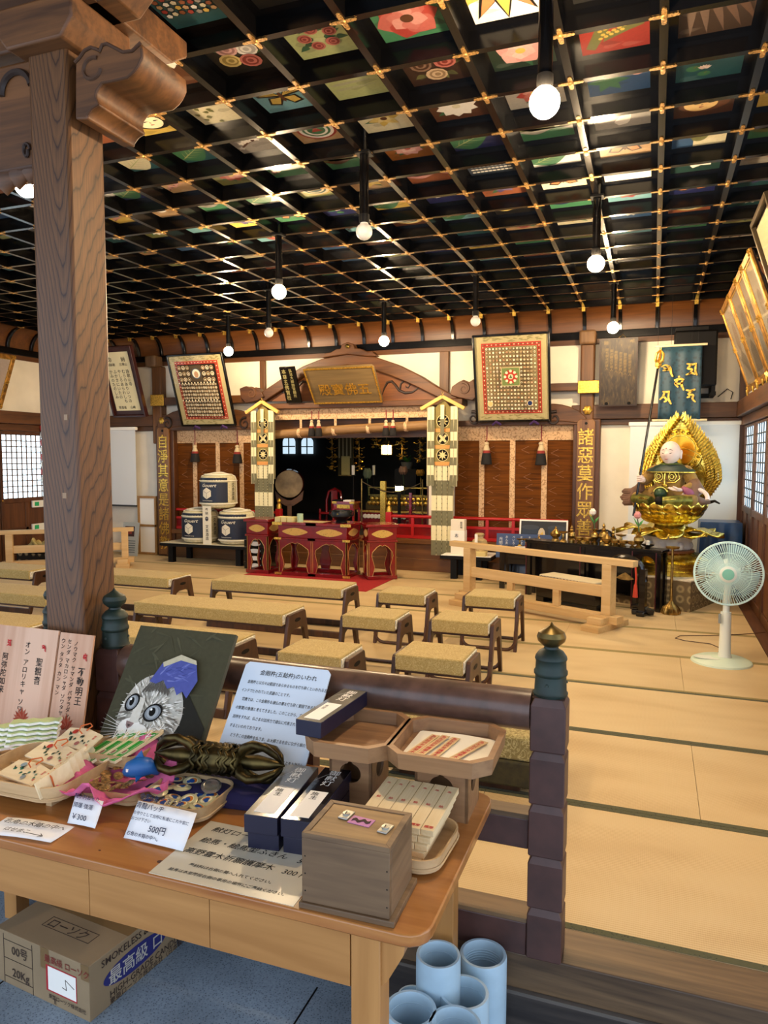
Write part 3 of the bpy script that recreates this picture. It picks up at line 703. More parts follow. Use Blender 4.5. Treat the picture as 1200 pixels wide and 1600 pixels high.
for n, (xa, xb, tip) in enumerate(((236, 404, 'a'), (735, 936, 'b'))):
    side = 'beside the calligraphy frame' if n == 0 else 'between upright mandala and mottled board'
    o = beam_px(xa, xb, 619 if n == 0 else 600, 631 if n == 0 else 612, 9.30, .18, nm='tie_beam', label=f'wooden tie beam with a gilt end plate, {side}')
    e0, e1 = (235, 256) if n == 0 else (903, 937)
    a, b = ony(e0, 617 if n == 0 else 595, 9.29), ony(e1, 634 if n == 0 else 614, 9.29)
    M1().prism([(a.x, b.z), (b.x-.0, b.z) if n == 0 else (b.x, b.z), (b.x+.05, (a.z+b.z)/2), (b.x, a.z), (a.x, a.z)] if n == 0 else [(a.x-.05, (a.z+b.z)/2), (a.x, b.z), (b.x, b.z+.02), (b.x, a.z+.02), (a.x, a.z)], (0, 9.29, 0), (1, 0, 0), (0, 0, 1), -.012).build('gilt_end_plate', 'gilt', o) if False else M1().b2((a.x, 9.282, b.z), (b.x, 9.30, a.z)).build('gilt_end_plate', 'gilt', o, bevel=.006)
    # humped rainbow beam below
    xs = np.linspace(xa+10, xb-(0 if n == 0 else 20), 15); base = 640 if n == 0 else 632
    top = [(x, base+4+22*((2*t-1)**4)-6) for x, t in zip(xs, np.linspace(0, 1, 15))]
    bot = [(x, base+26+10*((2*t-1)**4)*.6) for x, t in zip(xs, np.linspace(0, 1, 15))]
    m = M1(); xz(m, poly_px(top+bot[::-1], 9.33), 9.33, .15)
    rb = tag(m.build('rainbow_beam', 'beam', bevel=.01), f'humped wooden rainbow beam behind the {"nine-square" if n == 0 else "upright"} mandala', 'beam')
    s2 = M1()
    for xq in ((xa+25, xb-22) if n == 0 else (xa+5, xb-70)):
        q = ony(xq, base+22, 9.32); scroll(s2, q.x, q.z, .48, 1 if xq < (xa+xb)/2 else -1, 9.325)
    s2.build('carved_scroll', 'carve_dark', rb)
    beam_px(256 if n == 0 else 712, 404 if n == 0 else 905, 664 if n == 0 else 656, 672 if n == 0 else 665, 9.34, .16, nm='bay_lintel', label=f'thin wooden lintel over the blinds {"behind the sake barrels" if n == 0 else "beside the statue"}')
# rough posts with bracket caps
for n, (px, yt, yb) in enumerate(((243, 562, 668), (919, 524, 655))):
    a = ony(px, yt, 9.36); b = ony(px, yb, 9.36)
    t = tag(M1().b2((a.x-.085, 9.36, b.z-.25), (a.x+.085, 9.5, a.z-.1)).build('wall_post', 'post', bevel=.02), ['weathered wall post beside the calligraphy frame', 'weathered wall post beside the old mottled board'][n], 'post')
    m = M1(); m.box((a.x+(-.04 if n == 0 else 0), 9.37, a.z-.03), (.2, .2, .17)); m.build('bracket_cap', wood('bracket_wood%d' % n, '5c4128', '7f5f3e', 'z', 9, .6), t, bevel=.03, seg=3)
    q = ony(px+4 if n == 0 else px-2, 657 if n == 0 else 640, 9.25); fl2 = M1(); fl2.lathe([(.055, 0), (.05, .012), (.02, .03), (.0005, .032)], (q.x, 9.345, q.z), 24, 'y', 6, .12)
    tag(fl2.build('gilt_rosette', 'gilt'), ['gilt flower boss above the scripted board beside the barrels', 'gilt flower boss above the scripted board by the statue'][n], 'ornament')
# scripted pillar boards
MAT['board'] = wood('script_board', '5e3a1a', '855a2c', 'z', 9, .4)
def script_board(xc, w, yt, yb, Y, chars, label, zbot):
    a = ony(xc, yt, Y); t = thing('scripted_board', label, 'plaque', (a.x, Y+.045, zbot), 0, 'gold-lettered pillar boards'); h = a.z-zbot
    m = M1(); cc = .03; m.prism([(-w/2, 0), (w/2, 0), (w/2, h-cc), (w/2-cc, h), (-w/2+cc, h), (-w/2, h-cc)], (0, 0, 0), (1, 0, 0), (0, 0, 1), .035); m.build('board', 'board', t, bevel=.005)
    n = len(chars); st = (h-.14)/8
    writing([(chars, -st*.43, h-.1, st*.98, True, .9)], (0, -.0355, 0), (1, 0, 0), (0, 0, 1), t, 'gilt', thick=.004)
    M1().lathe([(.018, 0), (.018, .006)], (0, -.036, h-.05), 8, 'y').build('hanging_hook', 'black', t)
    pb = tag(M1().b2((a.x-w/2-.05, Y+.05, 0), (a.x+w/2+.06, 9.5, 2.0)).build('altar_pillar', 'panel_z', bevel=.012), label.replace('gold-lettered board', 'square wooden pillar carrying the gold-lettered board'), 'pillar')
script_board(253, .215, 668, 868, 9.3, '自淨其意是諸佛教', 'gold-lettered board hung beside the sake barrels', .03)
script_board(916, .215, 655, 855, 9.3, '諸惡莫作眾善奉行', 'gold-lettered board hung beside the golden statue', .03)

# white hanging screen left of the altar, screen rolled down behind the statue
def roller(x0, x1, yt, yb, Y, label, zb=None):
    a = ony(x0, yt, Y); b = ony(x1, yt, Y); z0 = ony((x0+x1)/2, yb, Y).z if zb is None else zb
    t = thing('projection_screen', label, 'screen', (0, 0, 0))
    M1().b2((a.x, Y, z0), (b.x, Y+.004, a.z)).build('sheet', plain('screen_sheet', 'dcdfdf', .8), t)
    M1().b2((a.x-.02, Y-.02, a.z), (b.x+.02, Y+.04, a.z+.05)).build('case', 'white', t, bevel=.01)
    M1().b2((a.x, Y-.008, z0-.02), (b.x, Y+.01, z0+.008)).build('weight_bar', plain('weight_bar', '3a3c3e', .5), t)
roller(150, 211, 673, 789, 9.36, 'white roll-down screen between the great pillar and the scripted board')
roller(985, 1156, 666, 860, 9.40, 'pale roll-down screen hanging behind the golden statue', .35)
# folding panel with paper squares, newspaper bundle, lower left
a = ony(215, 775, 9.38); b = ony(244, 775, 9.38)
t = tag(M1().frame(b.x-a.x, a.z, .035, .03, (a.x, 9.40, .003)).b2((a.x, 9.37, a.z*.48), (b.x, 9.40, a.z*.48+.035)).build('paper_screen', wood('panel_frame', '8a6436', 'a87e48', 'z', 8)), 'low wooden framed paper panel beside the scripted board', 'panel')
M1().b2((a.x+.02, 9.385, .03), (b.x-.02, 9.395, a.z-.02)).build('paper', 'white', t)

# ---- mandalas, signboards, framed calligraphy that lean out from the wall
def lean(TL, TR, BR, BL, Yb, Yt=None):
    bl, br = ony(*BL, Yb), ony(*BR, Yb)
    if Yt is None:
        Yt = .5*(bl.x/ray(*TL)[0]*ray(*TL)[1]+br.x/ray(*TR)[0]*ray(*TR)[1])
    tl, tr = ony(*TL, Yt), ony(*TR, Yt)
    zb = (bl.z+br.z)/2; zt = (tl.z+tr.z)/2; x0 = (bl.x+tl.x)/2; x1 = (br.x+tr.x)/2
    o = Vector((x0, Yb, zb)); v = Vector((0, Yt-Yb, zt-zb)); hgt = v.length; v.normalize()
    return o, v, x1-x0, hgt
def leaning_thing(name, label, cat, L, group=None):
    o, v, w, h = L
    t = thing(name, label, cat, o, 0, group); t.rotation_euler = (math.atan2(-v.y, v.z)*-1 if False else math.atan2(v.z, v.y)-PI/2, 0, 0)
    return t, w, h     # local: x along width, z up the board, -y towards the viewer
def mandala(L, label, seed, nine):
    t, w, h = leaning_thing('mandala', label, 'painting', L); R = random.Random(seed)
    M1().frame(w, h, .028, .045, (0, .02, 0)).build('frame', 'lacquer', t, bevel=.008)
    A = Art(); A.add(rect(.02, .02, w-.02, h-.02), 'aea276')
    for q in range(60): A.add(leafp(R.uniform(.03, w-.1), R.choice([R.uniform(.03, .1), R.uniform(h-.1, h-.03)]), .06, .008, R.uniform(-.3, .3)), '8a8256', up=(q == 0))
    mg = .12*w/1.0; A.add(rect(mg*.95, mg*.95, w-mg*.95, h-mg*.95), 'a8382c')
    n = 26
    for q in range(n):
        for z in (mg*1.15, h-mg*1.15): A.add(circ(mg+(w-2*mg)*(q+.5)/n, z, .008, 6), ['e0c8a0', '4a5a3a'][q % 2], up=(q == 0 and z < .3))
    for q in range(int(n*h/w)):
        for x in (mg*1.15, w-mg*1.15): A.add(circ(x, mg+(h-2*mg)*(q+.5)/int(n*h/w), .008, 6), ['e0c8a0', '4a5a3a'][q % 2], up=False)
    m2 = mg*1.35; A.add(rect(m2, m2, w-m2, h-m2), '241c14' if nine else '8e7c58'); iw, ih = w-2*m2, h-2*m2
    if nine:
        for i in range(3):
            for k in range(3):
                x0, y0 = m2+iw*i/3, m2+ih*k/3; cw, ch = iw/3, ih/3
                A.add(rect(x0+.008, y0+.008, x0+cw-.008, y0+ch-.008), ['4e4232', '3c3024', '463a2a'][(i+k) % 3], up=(i+k == 0))
                if (i, k) == (1, 2):
                    A.add(circ(x0+cw/2, y0+ch/2, cw*.36, 24), '4a5a6a'); A.add(circ(x0+cw/2, y0+ch/2, cw*.3, 24), 'e4dcc8'); A.add(circ(x0+cw/2, y0+ch*.45, cw*.17, 16, cw*.22), 'b08a6a')
                    continue
                g = 3 if k == 2 else 5
                for a in range(g):
                    for b in range(g):
                        cx, cy = x0+cw*(a+.5)/g, y0+ch*(b+.5)/g; r = min(cw, ch)/g*.42
                        A.add(circ(cx, cy, r, 10), 'e4d8b8' if (a+b) % 2 else 'b8a078', up=(a+b == 0)); A.add(circ(cx, cy, r*.7, 10), ['4a3c2a', '2e261c', '6a4a38'][(a*2+b) % 3], up=(a+b == 0)); A.add(circ(cx, cy-r*.1, r*.35, 8), 'e8dec4', up=(a+b == 0))
        for k in range(1, 3): 
            for q in range(24): A.add(circ(m2+iw*(q+.5)/24, m2+ih*k/3, .013, 6), ['ded2b0', '20180f'][q % 2], up=(q == 0))
    else:
        rows, cols = 17, 15
        for a in range(cols):
            for b in range(rows):
                cx, cy = m2+iw*(a+.5)/cols, m2+ih*(b+.5)/rows
                if abs(cx-w/2) < iw*.19 and abs(cy-h*.53) < iw*.19: continue
                edge = a in (0, cols-1) or b in (0, rows-1); r = iw/cols*.45
                A.add(circ(cx, cy, r, 8), '3c4a40' if edge else '5e4a34', up=(a+b == 0)); A.add(circ(cx, cy, r*.72, 8), R.choice(['d8cca4', 'c8b88c', 'e0d6b8', 'b89a74']), up=(a+b == 0)); A.add(circ(cx, cy-r*.1, r*.36, 6), R.choice(['e8dec4', '8a4a38', '4a5a3a', 'd8a88a']), up=(a+b == 0))
        c0, d = (w/2, h*.53), iw*.18
        A.add(rect(c0[0]-d, c0[1]-d, c0[0]+d, c0[1]+d), 'b8ac80'); A.add(rect(c0[0]-d*.93, c0[1]-d*.93, c0[0]+d*.93, c0[1]+d*.93), '6a7a48')
        for q in range(8): A.add(leafp(c0[0], c0[1], d*.85, d*.2, q*PI/4+PI/8), 'a8382c', up=(q == 0))
        for q in range(8): A.add(circ(c0[0]+d*.6*math.cos(q*PI/4), c0[1]+d*.6*math.sin(q*PI/4), d*.15, 10), 'd8ccaa', up=(q == 0))
        A.add(circ(*c0, d*.34, 18), 'a8382c'); A.add(circ(*c0, d*.28, 18), 'c8c09a'); A.add([(c0[0]-d*.18, c0[1]-d*.16), (c0[0]+d*.18, c0[1]-d*.16), (c0[0], c0[1]+d*.22)], '4a6a4a')
        for x, cl in ((.22, 'd0b878'), (.74, '24305a')): A.add(circ(w*x, m2+.12*ih, iw*.055, 16), 'd8ccaa'); A.add(circ(w*x, m2+.12*ih, iw*.045, 16), cl)
    A.build('picture', (0, .0, 0), (1, 0, 0), (0, 0, 1), t, 'paint_matt', eps=.0004)
    gl = M1().b2((.02, -.014, .02), (w-.02, -.012, h-.02)).build('glass', MAT['glass'], t)
    for x in (.28*w, .78*w): M1().tube([(x-.05, -.02, -.03), (x, -.05, .015), (x+.05, -.02, -.03), (x+.02, -.03, .0)], .016, 8).build('purple_bow', plain('purple_cloth', '3a1d55', .8), t)
def clear_glass(name='picture_glass', tint='ffffff'):
    m = bpy.data.materials.new(name); m.use_nodes = True; nt = m.node_tree; nt.nodes.remove(nt.nodes['Principled BSDF'])
    tr = nt.nodes.new('ShaderNodeBsdfTransparent'); gs = nt.nodes.new('ShaderNodeBsdfGlossy'); gs.inputs['Roughness'].default_value = .06
    fr = nt.nodes.new('ShaderNodeFresnel'); fr.inputs['IOR'].default_value = 1.45; mx = nt.nodes.new('ShaderNodeMixShader'); tr.inputs[0].default_value = lin(tint)
    ge = nt.nodes.new('ShaderNodeNewGeometry'); sb = nt.nodes.new('ShaderNodeMath'); sb.operation = 'SUBTRACT'; sb.inputs[0].default_value = 1.0; link(nt, ge.outputs['Backfacing'], sb.inputs[1]); ml = nt.nodes.new('ShaderNodeMath'); ml.operation = 'MULTIPLY'; link(nt, fr.outputs[0], ml.inputs[0]); link(nt, sb.outputs[0], ml.inputs[1]); link(nt, ml.outputs[0], mx.inputs[0]); link(nt, tr.outputs[0], mx.inputs[1]); link(nt, gs.outputs[0], mx.inputs[2]); link(nt, mx.outputs[0], nt.nodes['Material Output'].inputs['Surface']); return m
MAT['glass'] = clear_glass()
mandala(lean((260, 554), (347, 550), (370, 663), (285, 668), 9.22), 'leaning black-framed mandala divided into nine squares', 3, True)
mandala(lean((738, 525), (859, 516), (862, 657), (744, 661), 9.22), 'upright black-framed mandala with a red eight-petal lotus at its centre', 5, False)

# 1: name board of the hall
L = lean((475.8, 573.7), (584, 568), (599.7, 624.8), (493.3, 627.7), 9.17)
t, w, h = leaning_thing('name_board', 'broad wooden name board with four gilt characters under the arch', 'signboard', L)
m = M1(); m.prism([(.0, 0), (w, 0), (w, h-.03), (w-.03, h), (.03, h), (0, h-.03)], (0, 0, 0), (1, 0, 0), (0, 0, 1), .05)
m.build('board', wood('old_board', '54452c', '7a6440', 'x', 6, .55), t, bevel=.006)
M1().frame(w, h, .018, .012, (0, -.05, 0)).build('gilt_edge', 'gilt', t)
writing([('殿寶佛五', w*.13, h*.27, w*.19, False, 1.0)], (0, -.051, 0), (1, 0, 0), (0, 0, 1), t, 'gilt', thick=.006)
# 2: slim black board
L = lean((437, 573), (461, 572), (473, 628), (449, 629), 9.17); t, w, h = leaning_thing('black_board', 'slim black lacquered board with faint gold writing beside the name board', 'plaque', L)
M1().prism(rect(0, 0, w, h), (0, 0, 0), (1, 0, 0), (0, 0, 1), .03).build('board', 'lacquer', t, bevel=.004)
writing([('本尊五佛寶殿', w*.12, h*.95, h*.145, True, .9), ('弘法大師御誓願所', w*.58, h*.95, h*.1, True)], (0, -.0305, 0), (1, 0, 0), (0, 0, 1), t, plain('dull_gold', '8a8050', .5))
# 3: framed poem
L = lean((154, 541), (203, 541), (232, 648), (178, 654), 9.25); t, w, h = leaning_thing('calligraphy_frame', 'maroon framed calligraphy poem on cream paper by the great pillar', 'picture', L)
M1().b2((0, .005, 0), (w, .03, h)).build('back_board', plain('maroon_mount', '3a1512', .5), t); M1().frame(w, h, .03, .05, (0, .01, 0)).build('frame', plain('maroon_frame', '34100e', .4), t, bevel=.005)
M1().b2((.11*w, .0, .09*h), (.84*w, .005, .92*h)).build('paper', plain('cream_paper', 'e8dcb0', .8), t)
cols = ['命', '御詠歌', '', 'かみのたのしみ', 'ふかきにいたの', 'やしろあらわし', 'むろのありそ', '納', '五佛山', 'いつの']
writing([('命', w*.2, h*.79, w*.13), ('納', w*.6, h*.79, w*.13), ('御詠歌', w*.16, h*.73, w*.08), ('五佛山', w*.52, h*.73, w*.08)]+[(tx, w*(.17+.125*q), h*(.68-.0*q), w*.105, True) for q, tx in enumerate(['かみのたのしみ', 'ふかきにいたの', 'やしろあらわしも', 'むらのありいつの', '詠歌山寺'])]+[('寄進者', w*.2, h*.12, w*.08), ('山崎', w*.55, h*.12, w*.08)], (0, -.0005, 0), (1, 0, 0), (0, 0, 1), t)
# 4: mottled old board by the statue
L = lean((936, 530), (995, 526), (997, 633), (937, 635), 9.22, 9.10); t, w, h = leaning_thing('old_board', 'dark mottled wooden board with worn gilt writing by the blue banner', 'plaque', L)
m_, nt, bs = nodes('mottled_board'); v = coords(nt, (1, 1, .3)); link(nt, ramp(nt, noise(nt, v, 30, 6, 1), [(.4, '221a10'), (.6, '3f311d'), (.85, '7a6430')]), bs.inputs['Base Color']); bs.inputs['Roughness'].default_value = .5
M1().prism(rect(0, 0, w, h), (0, 0, 0), (1, 0, 0), (0, 0, 1), .03).build('board', m_, t, bevel=.006); M1().frame(w, h, .018, .02, (0, -.025, 0)).build('frame', 'carve_dark', t)
writing([('奉', w*.78, h*.97, w*.12, True), ('納', w*.12, h*.97, w*.12, True)]+[('御祈願成就諸人', w*(.16+.12*q), h*(.86-.02*q), w*.085, True) for q in range(6)], (0, -.031, 0), (1, 0, 0), (0, 0, 1), t, plain('worn_gilt', '6e5a2a', .5))
M1().tube([(w*.5, 0, h), (w*.6, .01, h+.04), (w*.68, 0, h)], .004, 6).build('hanger', 'brass', t)
for x in (.2, .8): M1().lathe([(.02, 0), (.012, .02)], (w*x, -.035, .03), 10, 'y').build('iron_foot', 'black', t)

# ================================================================ BAYS WITH BLINDS, ALTAR FRONT
def bay(x0, x1, yt, label, strips, side, yv):
    a = ony(x0, yt, 9.47); b = ony(x1, yt, 9.47); zt = a.z; t = thing('bamboo_blind', label, 'blind', (0, 0, 0), 0, 'blinds either side of the altar')
    M1().b2((a.x, 9.46, .44), (b.x, 9.475, zt)).build('slats', 'sudare', t)
    zv = ony((x0+x1)/2, yv, 9.46).z; M1().b2((a.x, 9.445, zv), (b.x, 9.458, zt+.02)).build('valance', 'brocade', t)
    for s in strips:
        p = ony(s, 700, 9.45); M1().b2((p.x-.035, 9.45, .46), (p.x+.035, 9.458, zv)).build('brocade_strip', 'brocade', t)
    ch = M1(); R = random.Random(x0)
    xs = [ony(s, 700, 9.45).x for s in [x0]+strips+[x1]]
    for i in range(len(xs)-1):
        for q in range(7):
            x = xs[i]+(xs[i+1]-xs[i])*R.uniform(.35, .7); z = .6+q*.16+R.uniform(-.03, .03)
            ch.bar((x, 9.458, z), (x-.1, 9.458, z+.045), .006, .004); ch.bar((x-.1, 9.458, z+.045), (x-.01, 9.458, z+.09), .006, .004)
    ch.build('stitching', 'chevron', t)
bay(266, 398, 672, 'bamboo blind bound in brocade behind the sake barrels', [304, 340, 377], 0, 692)
bay(712, 902, 664, 'bamboo blind bound in brocade between striped banner and golden statue', [753, 801, 851], 1, 688)
MAT['tassel_red'] = plain('tassel_red', '8a2a22', .8); MAT['tassel_black'] = plain('tassel_black', '14100f', .8); MAT['cord'] = plain('red_cord', '7a1c24', .7); MAT['tassel_cream'] = plain('tassel_cream', 'cbb893', .8)
def tassel(px, yt, ym, yb, Y, label, k=1.0):
    a, m0, b = ony(px, yt, Y), ony(px, ym, Y), ony(px, yb, Y); t = thing('tassel', label, 'tassel', (b.x, Y, b.z), 0, 'silk tassels hanging at the altar front'); L = m0.z-b.z
    M1().tube([(0, 0, a.z-b.z), (.004, 0, (a.z+m0.z)/2-b.z), (0, 0, L)], .007, 6).build('cord', 'cord', t)
    M1().lathe([(.008, L), (.028*k, L*.96), (.032*k, L*.9), (.024*k, L*.85), (.045*k, L*.62)], n=14).build('knot', 'tassel_cream', t)
    M1().lathe([(.045*k, L*.62), (.052*k, L*.5)], n=14).build('band', 'tassel_red', t)
    M1().lathe([(.052*k, L*.5), (.07*k, L*.04), (.064*k, 0)], n=14, lobes=14, amp=.06).build('skirt', 'tassel_black', t)
tassel(305, 672, 695, 722, 9.37, 'black and red tassel behind the topmost sake barrel')
tassel(371, 672, 695, 724, 9.37, 'black and red tassel beside the green striped banner over the barrels')
tassel(760, 664, 690, 726, 9.37, 'black and red tassel under the upright mandala, nearer the striped banner')
tassel(845, 664, 690, 727, 9.37, 'black and red tassel under the upright mandala, nearer the scripted board')
tassel(487, 642, 656, 682, 9.16, 'dark tassel on the rolled blind, of the pair nearer the drum', .7); tassel(498, 642, 656, 682, 9.16, 'dark tassel on the rolled blind, second of the pair above the drum', .7)
tassel(603, 640, 656, 681, 9.16, 'dark tassel on the rolled blind, of the pair over the lantern', .7); tassel(614, 640, 656, 681, 9.16, 'dark tassel on the rolled blind, outer one over the lantern', .7)
a = ony(428, 650, 9.3); b = ony(676, 650, 9.3)
t = thing('rolled_blind', 'rolled-up bamboo blind with brocade band across the altar opening', 'blind', (0, 0, 0))
M1().b2((a.x, 9.30, ony(550, 654, 9.3).z), (b.x, 9.315, ony(550, 637, 9.3).z)).build('brocade_band', 'brocade', t)
M1().b2((a.x, 9.33, 1.7), (a.x+.001, 9.332, 1.75)) 
p0, p1 = ony(430, 679, 9.27), ony(674, 664, 9.27); pm = (p0+p1)/2+Vector((0, 0, .012)); M1().tube([p0, (p0+pm)/2, pm, (pm+p1)/2, p1], .062, 14).build('roll', wood('rolled_bamboo', '7a5a38', '9a7648', 'x', 20, .6), t)
for f_ in (.17, .4, .62, .85):
    p = p0.lerp(p1, f_); M1().cyl((p.x-.022, p.y, p.z), (p.x+.022, p.y, p.z), .066, n=14).b2((p.x-.018, 9.295, p.z), (p.x+.018, 9.30, p.z+.2)).build('brocade_tie', 'brocade', t)

struct(M1().b2((OX0, 9.44, 1.80), (OX1, 9.485, 2.27)).build('trim_23', 'beam'))
# ---- long banners flanking the altar
def banner(xc, ya, yr, Y, wb, wl, rows, yb, label):
    c0 = ony(xc, ya, Y); t = thing('temple_banner', label, 'banner', (c0.x, Y, 0), 0, 'striped temple banners'); Z = lambda y: ony(xc, y, Y).z
    cream, grey, gold, orange = 'e8dfb4', '77745a', '8a7c4a', 'd99a5a'
    za = c0.z; zr = Z(yr)
    r = M1(); r.bar((0, -.03, za), (-wb*.72, -.03, zr), .05, .045); r.bar((0, -.03, za), (wb*.72, -.03, zr), .05, .045); r.build('gable_roof', plain('pale_gold_wood', 'd9ad5c', .5), t, bevel=.004)
    M1().tube([(0, -.03, za+.02), (.012, -.03, za+.05), (0, -.03, za+.07), (-.012, -.03, za+.05), (0, -.03, za+.02)], .005, 6).build('ring', 'brass', t)
    A = Art(); zs = [Z(y) for y in rows]      # tier boundaries of the four emblem fields
    A.add([(-wb*.3, zs[0]), (wb*.3, zs[0]), (wb*.3, zr), (0, za-.03), (-wb*.3, zr)], gold)
    for k in range(len(zs)-1):
        z1 = zs[k]; z0 = zs[k+1]; hw = wb*.3
        A.add(rect(-hw, z0, hw, z1), gold); A.add(rect(-hw*1.05, z0-.005, hw*1.05, z0+.045), orange)
        cy = (z0+.045+z1)/2; R = min(hw*.72, (z1-z0)*.38)
        A.add(circ(0, cy, R, 20), 'd8c890'); A.add(circ(0, cy, R*.9, 20), '15120c')
        if k % 2 == 0:
            for q in range(8): A.add(leafp(0, cy, R*.8, R*.14, q*PI/4), 'd8c890', up=(q == 0))
            A.add(circ(0, cy, R*.3, 12), 'd8c890')
        else:
            for q in range(4): A.add(leafp(0, cy, R*.85, R*.22, q*PI/2+PI/4), 'd8c890', up=(q == 0)); A.add(circ(R*.6*math.cos(q*PI/2+PI/4), R*.6*math.sin(q*PI/2+PI/4)+cy, R*.22, 8), 'd8c890', up=False)
    A.build('emblem_panel', (0, .0, 0), (1, 0, 0), (0, 0, 1), t, 'paint_matt', eps=.0008)
    zl = [zr+.03]+zs[1:]+[zs[-1]-.28]
    for sx in (-1, 1):
        A = Art()
        for k in range(len(zs)):
            top = zl[k]; bot = zs[k+1]-.03 if k+1 < len(zs) else zs[-1]-.27; mid = (top+bot)/2+.01
            for s in range(2):
                xa = sx*(wb*.27+s*wb*.12); xb = xa+sx*wb*.115; sl = -sx*.012
                A.add([(xa, mid), (xb, mid), (xb, top), (xa, top)], cream, up=(s == 0)); A.add([(xa+sl, bot+.015), (xa+sl+sx*.02, bot), (xb+sl, bot), (xb, mid), (xa, mid)], grey, up=False)
                A.add([(xb-sx*.008, bot), (xb, bot), (xb, top), (xb-sx*.008, top)], 'c8bf98')
        A.build('side_streamer', (0, -.03, 0), (1, 0, 0), (0, 0, 1), t, 'paint_matt', eps=.0008)
    A = Art(); A.add(rect(-.025, zs[1]-.0, .025, zr+.05), cream); A.add([(-.025, zs[1]-.02), (0, zs[1]-.06), (.025, zs[1]-.02), (.025, zr-.13), (-.025, zr-.13)], grey); A.build('centre_streamer', (0, -.035, 0), (1, 0, 0), (0, 0, 1), t, 'paint_matt')
    A = Art(); ztop = zs[-1]; zb = Z(yb); n = max(3, round((ztop-zb)/.2)); hw = wl/2
    for k in range(n):
        z1 = ztop-(ztop-zb)*k/n; z0 = ztop-(ztop-zb)*(k+1)/n
        for s in range(4):
            xa = -hw+wl*s/4; A.add(rect(xa, z0, xa+wl/4-.006, z1), cream if k % 2 == 0 else grey, up=(s == 0))
    for s in range(1, 4):
        for k in range(40): z = zb+(ztop-zb)*k/40; A.add(rect(-hw+wl*s/4-.007, z, -hw+wl*s/4+.001, z+.012), '57543e' if k % 2 else 'd8cfa4', up=(s+k == 1))
    A.build('tail', (0, -.005, 0), (1, 0, 0), (0, 0, 1), t, 'paint_matt', eps=.0006)
    M1().b2((-hw, .003, zb), (hw, .012, ztop)).build('lining', plain('banner_lining', 'b8ae88', .8), t)
    M1().b2((-wb*.5, .003, zs[-1]-.2), (wb*.5, .012, zr)).build('backing', plain('banner_backing', '98906a', .8), t)
banner(411, 628, 645, 9.1, .36, .29, [653, 676, 699, 726], 812, 'green-grey striped banner between the drum and the sake barrels')
banner(692.5, 620, 639, 9.08, .40, .29, [647, 675, 701, 727], 868, 'green-grey striped banner between altar and white box stand')

# ---- stage edge and red railings
st = M1(); st.b2((-7.0, 9.37, 0), (-.95, 9.50, .36)); st.b2((-7.0, 9.33, .36), (-.95, 9.50, .425)); st.b2((OX0, 9.5, .3), (OX1, 9.6, .425)); st.b2((-7.0, 9.30, 0), (-.95, 9.37, .17))
struct(st.build('trim_20', 'stage', bevel=.006))
def red_rail(x0, x1, label, posts):
    t = thing('red_railing', label, 'railing', (0, 0, 0), 0, 'red altar railings'); y = 9.40
    M1().cyl((x0, y, .725), (x1, y, .725), .022, n=12).build('top_rail', 'brightred', t); M1().b2((x0, y-.015, .585), (x1, y+.015, .62)).build('middle_rail', 'brightred', t); M1().b2((x0, y-.02, .43), (x1, y+.02, .47)).build('bottom_rail', 'brightred', t)
    M1().b2((x0, y-.004, .47), (x1, y+.004, .585)).build('panel', 'redlac', t)
    n = int(abs(x1-x0)/.32)
    for k in range(1, n): x = x0+(x1-x0)*k/n; M1().b2((x-.02, y-.018, .47), (x+.02, y+.018, .71)).build('baluster', 'brightred', t)
    for x in posts:
        p = M1().b2((x-.04, y-.04, .425), (x+.04, y+.04, .78)).build('post', 'brightred', t, bevel=.004)
        M1().lathe([(.036, .78), (.036, .83), (.028, .85), (.016, .86), (.03, .885), (.026, .91), (.006, .935), (.0005, .94)], (x, y, 0), 14).build('finial', 'gilt', p)
xr = ony(608, 800, 9.4).x
red_rail(xr, -1.0, 'red railing along the stage between altar and golden statue', [xr])
red_rail(-6.9, ony(436, 800, 9.4).x, 'red railing along the stage behind the sake barrels', [ony(436, 800, 9.4).x])

# ---- inside the altar
X0, X1, Yd = OX0-2.6, OX1+1.4, 13.2
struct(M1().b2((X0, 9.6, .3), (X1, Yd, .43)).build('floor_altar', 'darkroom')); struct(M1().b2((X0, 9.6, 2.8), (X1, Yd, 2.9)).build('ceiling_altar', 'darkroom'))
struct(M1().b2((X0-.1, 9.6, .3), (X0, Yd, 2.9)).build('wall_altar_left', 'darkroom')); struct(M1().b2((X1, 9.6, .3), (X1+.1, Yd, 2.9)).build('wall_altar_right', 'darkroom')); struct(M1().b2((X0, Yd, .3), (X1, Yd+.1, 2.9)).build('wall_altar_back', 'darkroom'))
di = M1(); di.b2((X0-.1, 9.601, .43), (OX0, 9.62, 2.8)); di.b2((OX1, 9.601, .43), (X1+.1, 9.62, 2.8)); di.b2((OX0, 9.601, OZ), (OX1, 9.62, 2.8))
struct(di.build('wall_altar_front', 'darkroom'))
struct(M1().b2((OX0-.001, 9.49, SZ), (OX0+.02, 9.62, OZ)).b2((OX1-.02, 9.49, SZ), (OX1+.001, 9.62, OZ)).b2((OX0, 9.49, OZ-.02), (OX1, 9.62, OZ+.001)).build('trim_21', 'panel_z'))
MAT['winlight'] = plain('window_light', 'c6d8e2', .9, emit=('bcd4e4', 1.0))
